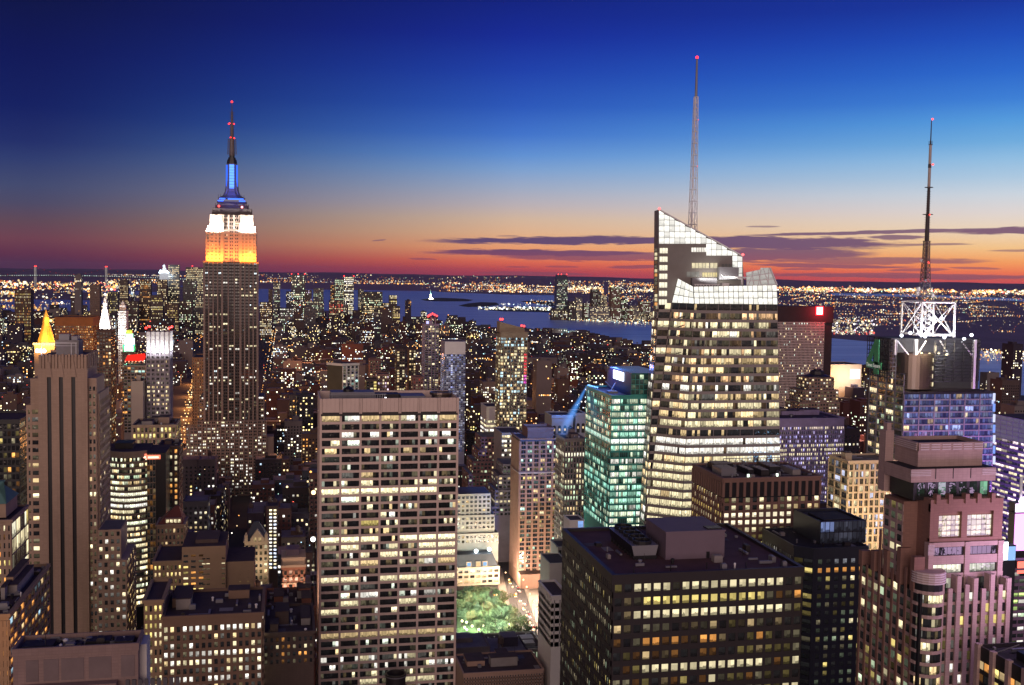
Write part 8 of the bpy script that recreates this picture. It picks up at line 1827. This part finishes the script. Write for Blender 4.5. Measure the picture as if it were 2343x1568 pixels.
# ------------------------------------------------------------------ the dense city between the towers
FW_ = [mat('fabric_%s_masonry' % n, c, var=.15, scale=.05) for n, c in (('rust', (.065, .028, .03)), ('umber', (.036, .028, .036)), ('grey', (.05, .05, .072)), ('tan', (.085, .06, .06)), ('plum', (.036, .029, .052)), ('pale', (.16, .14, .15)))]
WN = ['rust red', 'umber', 'grey', 'tan', 'plum dark', 'pale stone']
SHORE = [(540, 672), (590, 704), (760, 716), (905, 748), (1041, 760), (1141, 766), (1319, 773), (1394, 791), (1490, 804), (1700, 838), (1900, 868), (2100, 892), (2342, 912), (2800, 980)]
def shore_y(px):
    if px <= 540: return 716 if px < 430 else 690
    for (a, ya), (b, yb) in zip(SHORE, SHORE[1:]):
        if a <= px <= b: return ya + (yb - ya) * (px - a) / (b - a)
    return 980
rg = random.Random(99)
lots = []
ca, cb_ = gnd(412, 1005), gnd(446, 865); FOOT.append((min(ca.x, cb_.x) - 13, max(ca.x, cb_.x) + 13, 900, 3600))   # the lit avenue beside the floodlit tower stays open
# what the named buildings show of themselves: lots in front stay below these sight lines (x0, x1, lowest visible y, distance)
SIGHT = [(55, 300, 1450, 560), (235, 358, 1440, 690), (352, 410, 1175, 720), (-60, 60, 1360, 620), (352, 434, 1290, 640), (348, 584, 1400, 555), (556, 618, 1352, 650), (610, 638, 1305, 690), (642, 700, 1392, 600), (598, 724, 1600, 530), (728, 1052, 1600, 585), (1042, 1215, 1480, 905), (1042, 1148, 1380, 900), (1180, 1285, 1400, 900), (1185, 1262, 1490, 800), (1070, 1192, 1250, 1075), (1288, 1340, 1165, 730), (1330, 1482, 1205, 640), (1240, 1340, 1600, 600),
         (1460, 1790, 1205, 610), (1580, 1880, 1210, 470), (1740, 1990, 1600, 420), (1960, 2280, 1045, 670), (1780, 1940, 1165, 850), (1936, 2055, 1235, 640), (2262, 2400, 1330, 540), (424, 628, 1052, 1285), (298, 406, 975, 985), (300, 404, 1015, 930), (403, 442, 1015, 1500), (740, 822, 895, 1150), (830, 1070, 895, 1180), (1110, 1210, 985, 1100), (1258, 1342, 1000, 1040), (1700, 1900, 945, 1450), (1825, 1925, 945, 1140), (1890, 1972, 868, 1740), (218, 335, 960, 1300), (76, 216, 800, 1800), (435, 470, 900, 1420), (900, 970, 900, 1250)]
def add_lot(x, y, w, d, h):
    for m in (0, .5, 1):
        px, py, k = proj((x + w * m, y, h))
        for a, b, yb, Y in SIGHT:
            if y < Y and a < px < b and py < yb:
                k_ = V((x + w * m, y, 0)).dot(fwd); lo = at(px, yb + 2, y).z
                h = min(h, lo)
    if h < 9: return
    for f in FOOT:
        if x < f[1] + 3 and x + w > f[0] - 3 and y < f[3] + 3 and y + d > f[2] - 3: return
    px, py, k = proj((x + w / 2, y, 0))
    if k < 1 or px < -60 or px > FW + 60: return
    if py < shore_y(px) + 3: return
    t = proj((x + w / 2, y, h)); 
    if t[1] > FH + 20: return
    lots.append([x, y, w, d, h, px, t[1], py])
AVE = 265.0
y = 600.0
while y < 5200:
    blk = 62.0 if y < 2600 else 70
    pxl, pxr = -80, FW + 80
    xl = at(-40, 800, y).x - 40; xr = at(FW + 40, 800, y).x + 40
    x = math.floor(xl / AVE) * AVE - 40
    while x < xr:
        bx = x + 12; bw = AVE - 27
        for row in (0, 1):
            cx = bx
            while cx < bx + bw - 6:
                far = y > 2300
                w = rg.uniform(14, 30) if not far else rg.uniform(22, 48)
                w = min(w, bx + bw - cx)
                if w < 7: break
                base = 46 if y < 1000 else 42 if y < 1500 else 30 if y < 2400 else 24 if y < 3600 else 34
                h = max(11, rg.lognormvariate(math.log(base), .42))
                if rg.random() < .05: h *= 1.7
                px, _, _ = proj((cx + w / 2, y, 0))
                if px > 1100 and y > 2300: h = min(h, 44)
                if px < 560 and y > 900: h *= 1.12
                if y < 900: h = min(h, 86)
                d = rg.uniform(.38, .47) * blk
                ins = 0 if row == 0 else blk * .5
                add_lot(cx, y + ins + rg.uniform(0, 1.5), w - rg.choice((.4, .4, 1.5)), d, h)
                cx += w
        x += AVE
    y += blk + 17
# how much of each one shows: paint them front to back on a coarse grid with the individually built towers
import numpy as np
GW, GH = 585, 392
occ = np.zeros((GH, GW), bool)
def span(x0, x1, y, y1, z):
    q = [proj(p) for p in ((x0, y, z), (x1, y, z), (x0, y1, z), (x1, y1, z), (x0, y, 0), (x1, y, 0))]
    return min(a[0] for a in q[:2] + q[4:]), max(a[0] for a in q[:2] + q[4:]), min(q[0][1], q[1][1]), max(q[4][1], q[5][1]), min(q[2][1], q[3][1])
heroes = []
for o in bpy.data.objects:
    if o.type == 'EMPTY' and o.parent is None and o.get('category') in ('building', 'skyscraper'):
        zt = max((max((v.co.z for v in c.data.vertices), default=0) for c in o.children if c.name.split('.')[0] in ('wall',) and c.type == 'MESH'), default=0)
        fs = [f for f in FOOT if abs((f[0] + f[1]) / 2 - o.location.x) < .1 and abs((f[2] + f[3]) / 2 - o.location.y) < .1]
        if fs and zt: heroes.append((fs[0][2], fs[0][0], fs[0][1], fs[0][3], zt))
items = sorted([(h[0], 0, h) for h in heroes] + [(l[1], 1, l) for l in lots], key=lambda t: t[0])
vis = []
for _, kind, it in items:
    x0, x1, y0, y1, z = (it[1], it[2], it[0], it[3], it[4]) if kind == 0 else (it[0], it[0] + it[2], it[1], it[1] + it[3], it[4])
    a, b, t, btm, tb = span(x0, x1, y0, y1, z); s = GW / FW
    i0, i1, j0, j1 = max(0, int(a * s)), min(GW, int(b * s) + 1), max(0, int(min(t, tb) * s)), min(GH, int(btm * s) + 1)
    if i0 >= i1 or j0 >= j1: continue
    blk_ = occ[j0:j1, i0:i1]; n = int((~blk_).sum()); 
    if kind == 1 and n > 0: vis.append((n, it))
    occ[j0:j1, i0:i1] = True
vis.sort(key=lambda t: -t[0])
print('FABRIC lots', len(lots), 'visible', len(vis), 'at 300:', vis[299][0] if len(vis) > 299 else None)
def fabric_mesh(mb, l, seed, detail):
    x, y, w, d, h = l[:5]; r = random.Random(seed)
    mb.box(x, x + w, y, y + d, 0, h, 0, False, tm=1)
    mb.box(x, x + w, y - .3, y + .4, h, h + 1.0, 0)
    if detail:
        mb.box(x - .3, x + .4, y + .4, y + d, h, h + 1, 0); mb.box(x + w - .4, x + w + .3, y + .4, y + d, h, h + 1, 0)
        if r.random() < .75: a, b = r.uniform(.15, .5), r.uniform(.3, .5); mb.box(x + w * a, x + w * (a + b), y + d * .4, y + d * .8, h, h + r.uniform(2.5, 6), 0, False, tm=1)
        if r.random() < .4:
            tx, ty = x + w * r.uniform(.2, .8), y + d * .35
            for q in (-1, 1): mb.box(tx + q * 1.2 - .15, tx + q * 1.2 + .15, ty - .15, ty + .15, h, h + 3, 2)
            mb.lathe(tx, ty, [(0, h + 3), (1.9, h + 3), (1.9, h + 6.4), (0, h + 8)], 8, 2)
    fl = 3.7; rows = int((h - 4) / fl); cols = max(2, int(w / 3.3)); cw = w / cols
    k = r.choice((.04, .07, .11, .16, .22, .3, .42)); dist = y
    pal = r.choice(((WARM, CRM, WHT), (CRM, WHT), (YEL, WARM, CRM), (WHT, GRN, CRM), (ORG, WARM), (WHT, (.6, .8, 1), CRM)))
    vis0 = max(0, rows - 14)
    if not detail: k *= .6
    for i in range(vis0, rows):
        rowon = r.random() < .03
        for j in range(cols):
            on = r.random() < (k if not rowon else .8)
            if not on and (not detail or dist > 1500): continue
            za = 3 + i * fl; xa = x + (j + .5) * cw
            lit = sc(r.choice(pal), r.choice((.6, 1.0, 1.5, 2.2)) * (1.0 if dist < 1300 else 2.2)) if on else (.004, .004, .005)
            sx = 1.0 if dist < 1800 else 1.25
            mb.quad((xa - sx * .8, y - .06, za), (xa + sx * .8, y - .06, za), (xa + sx * .8, y - .06, za + 1.9 * sx), (xa - sx * .8, y - .06, za + 1.9 * sx), 3, lit, (r.randint(0, 60), r.randint(0, 60)))
    sx_ = x + w if l[5] < 690 else x
    nx = .06 if l[5] < 690 else -.06; cs = max(1, int(d / 3.5))
    for i in range(vis0, rows):
        for j in range(cs):
            if r.random() < k * .7:
                ya = y + (j + .3) * d / cs; za = 3 + i * fl; lit = sc(r.choice(pal), r.choice((.8, 1.2, 1.8)) * (1 if dist < 1300 else 2))
                q = [(sx_ + nx, ya, za), (sx_ + nx, ya + 1.6, za), (sx_ + nx, ya + 1.6, za + 1.9), (sx_ + nx, ya, za + 1.9)]
                mb.quad(*(q if nx > 0 else q[::-1]), 3, lit, (r.randint(0, 60), r.randint(0, 60)))
    if r.random() < .12: mb.octa((x + w * r.random(), y + 1, h + 1.6), .9 * max(1, dist / 1500), sc(r.choice((WHT, ORG, (.5, .9, 1), WARM, RED)), 3), 4)
def zone(l):
    px, yy = l[5], l[1]
    d = 'among near towers' if yy < 1000 else 'in mid blocks' if yy < 2000 else 'in far low blocks' if yy < 3400 else 'in farthest blocks'
    s = 'left of the floodlit tower' if px < 480 else 'between floodlit tower and pale slab' if px < 780 else 'behind the pale slab' if px < 1080 else 'beyond the green block' if px < 1500 else 'right of the crystal tower'
    return d + ' ' + s
fg = mat('fabric_roof', (.14, .13, .165), var=.3, scale=.1)
for n, (cnt, l) in enumerate(vis[:300]):
    wi = (int(l[0] * 7 + l[1] * 3) % 6); mb = MB(); fabric_mesh(mb, l, n, True)
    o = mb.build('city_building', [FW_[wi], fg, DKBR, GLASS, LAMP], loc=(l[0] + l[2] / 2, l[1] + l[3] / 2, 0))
    hh = 'tall' if l[4] > 62 else 'low' if l[4] < 26 else 'mid height'
    lab = '%s %s building %s' % (hh, WN[wi], zone(l)); tag(o, lab, 'building', 'city fabric: ' + lab)
mbs = [MB() for _ in FW_]
for n, (cnt, l) in enumerate(vis[300:]): fabric_mesh(mbs[n % 6], l, 1000 + n, False)
big = MB()
for i, m in enumerate(mbs):
    base = len(big.v); fo = len(big.f); big.v += m.v; big.f += [tuple(k + base for k in f) for f in m.f]
    big.m += [(i if k == 0 else k + 5) for k in m.m]
    for k, v in m.l.items(): big.l[k + fo] = v
    for k, v in m.uv.items(): big.uv[k + fo] = v
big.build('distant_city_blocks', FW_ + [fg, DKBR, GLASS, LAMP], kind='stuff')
# Manhattan's own ground: asphalt with paler pavements round every block
sheet('road', [(-2200, 500), (4200, 500), (4200, 2100), (3000, 3000), (1900, 4300), (700, 5300), (-600, 5300), (-1700, 3600)], ASPH, -.5)
# street lights: a few hundred along the avenues and streets as one scatter, lamps with real light where their glow shows
sl_ = MB(); rg = random.Random(17)
yy = 700.0
while yy < 5000:
    for ax in range(-9, 18):
        x = ax * AVE - 40 + rg.choice((-5, 5)); p = proj((x, yy, 8))
        if -20 < p[0] < FW + 20 and p[1] > shore_y(p[0]) + 4: sl_.octa((x, yy, 8), .55 * max(1.2, yy / 1500), sc(rg.choice((ORG, ORG, ORG, WARM, WHT)), rg.uniform(1.5, 3.5)))
    yy += rg.uniform(34, 50)
yy = 600 + 62 + 9
while yy < 4600:
    for _ in range(26):
        x = rg.uniform(at(-20, 900, yy).x, at(FW, 900, yy).x); p = proj((x, yy, 8))
        if p[1] > shore_y(p[0]) + 4: sl_.octa((x, yy, 8), .6 * max(1.2, yy / 1500), sc(rg.choice((ORG, ORG, WARM, WHT, (.6, 1, .8), RED)), rg.uniform(1.5, 3.5)))
    yy += 79
# rooftop and terrace lamps, too many to count
for n, (cnt, l) in enumerate(vis):
    for _ in range(rg.choice((1, 1, 2, 3, 4))): sl_.octa((l[0] + rg.uniform(0, l[2]), l[1] - .4, rg.uniform(.3, .98) * l[4]), .38 * max(1.1, l[1] / 1500), sc(rg.choice((CRM, WARM, ORG, WHT, CRM, (.5, .8, 1), (.6, 1, .8), RED)), rg.uniform(1, 5)))
def lamp_line(a, b, n, col, r, h=10):
    p, q = gnd(*a), gnd(*b)
    for i in range(n): c = p.lerp(q, i / (n - 1)); sl_.octa((c.x + rg.uniform(-3, 3), c.y, h), r * max(1, c.y / 1500), sc(col, rg.uniform(1.5, 4)))
for d in (0, 7, 15): lamp_line((404 + d, 1020), (442 + d * .6, 880), 22, (1, .5, .16) if d != 7 else (1, .75, .4), .9)
lamp_line((717, 760), (800, 797), 22, (1, .45, .12), .9, 26); lamp_line((722, 760), (806, 797), 16, (1, .6, .3), .8, 22)
lamp_line((1385, 905), (1478, 850), 14, (1, .5, .16), .8, 24); lamp_line((610, 800), (700, 790), 14, (1, .5, .2), .7, 24); lamp_line((60, 800), (200, 810), 18, (1, .5, .2), .8, 24); lamp_line((240, 860), (330, 850), 12, (1, .5, .2), .8, 24)
for f in (.0, .12, .25, .4, .6, .85): p = ca.lerp(cb_, f); lamp('street_glow', 'POINT', (p.x, p.y, 16), 60000 * (p.y / 1500) ** 1.5, (1, .36, .09), 4)
sl_.build('street_light_scatter', LAMP, kind='stuff')
# glow of the avenue left of the floodlit tower and other lit street openings
for px_, py, Y, e_, c in ((436, 900, 1560, 420000, (1, .34, .08)), (428, 930, 1440, 260000, (1, .34, .08)), (412, 1000, 1180, 30000, (1, .36, .1)), (440, 850, 1800, 200000, (1, .36, .1)), (452, 1195, 760, 9000, (1, .15, .05)), (718, 1125, 760, 26000, (1, .5, .2)), (720, 800, 2300, 300000, (1, .35, .1)), (700, 770, 2700, 300000, (1, .35, .1)), (860, 800, 2200, 260000, (1, .4, .15)), (1450, 850, 2000, 260000, (1, .4, .12)), (1400, 960, 1400, 120000, (1, .4, .12)), (1950, 960, 1200, 160000, (1, .35, .2)), (1930, 900, 1500, 160000, (1, .3, .2)), (60, 850, 1500, 200000, (1, .4, .12)), (280, 900, 1200, 120000, (1, .4, .12)), (650, 900, 1600, 160000, (1, .4, .12)), (640, 1000, 1150, 40000, (1, .4, .12)), (1200, 900, 1700, 120000, (1, .4, .12)), (1270, 860, 2100, 160000, (1, .35, .1)), (25, 1480, 380, 7000, (1, .45, .15))):
    lamp('street_glow', 'POINT', at(px_, py, Y), e_, c, 8)
for px_, py, Y, col in ((717, 1127, 720, (5, 2.6, 1.2)), (716, 1234, 640, (3, 3, 3))):
    p = at(px_, py, Y); e = empty('street_lamp', (p.x, p.y, 0), 'bright orange floodlight glaring beside the pale slab' if col[1] < 2.8 else 'white lit wall lamp low beside the pale slab', 'lamp')
    q = MB(); q.tube((p.x, p.y, 0), p, .25, .2, 6); q.build('post', BLACK, e); q = MB(); q.octa(p, 1.5, col); q.build('lamp_head', LAMP, e)
# covered piers with white roofs and lights at the river's near edge
for i, (px_, py, w, lab) in enumerate(((1240, 768, 60, 'long white lit pier shed on the near river bank'), (1320, 779, 45, 'second white lit pier shed downstream of the long one'))):
    p = gnd(px_, py, 2); e = empty('pier_shed', p, lab, 'pier'); q = MB(); q.box(p.x - 70, p.x + 70 + w, p.y - 14, p.y + 14, 0, 9); q.build('shed', mat('lit_white_roof', (.6, .7, .68)), e)
    for k in range(9): q = MB(); q.octa((p.x - 66 + k * 22, p.y - 16, 13), 3.2, sc((.65, 1, .95), 3)); q.build('floodlight', LAMP, e)
    lamp('pier_light', 'AREA', (p.x + 20, p.y - 40, 30), 900000, (.6, 1, .9), 120, (p.x + 20, p.y, 4), 20)
# ------------------------------------------------------------------ air: the far shore fades a little
def haze():
    m = bpy.data.materials.new('evening_haze'); m.use_nodes = True; t = m.node_tree; t.nodes.clear()
    v = nn(t, 'ShaderNodeVolumePrincipled'); v.inputs['Density'].default_value = 6e-6; v.inputs['Color'].default_value = (.92, .88, 1, 1); v.inputs['Anisotropy'].default_value = .2
    o = nn(t, 'ShaderNodeOutputMaterial'); t.links.new(v.outputs[0], o.inputs[1])
    mb = MB(); mb.box(-72000, 72000, -4000, 62000, -2.2, 500); o = mb.build('haze', m, kind='stuff')
haze()
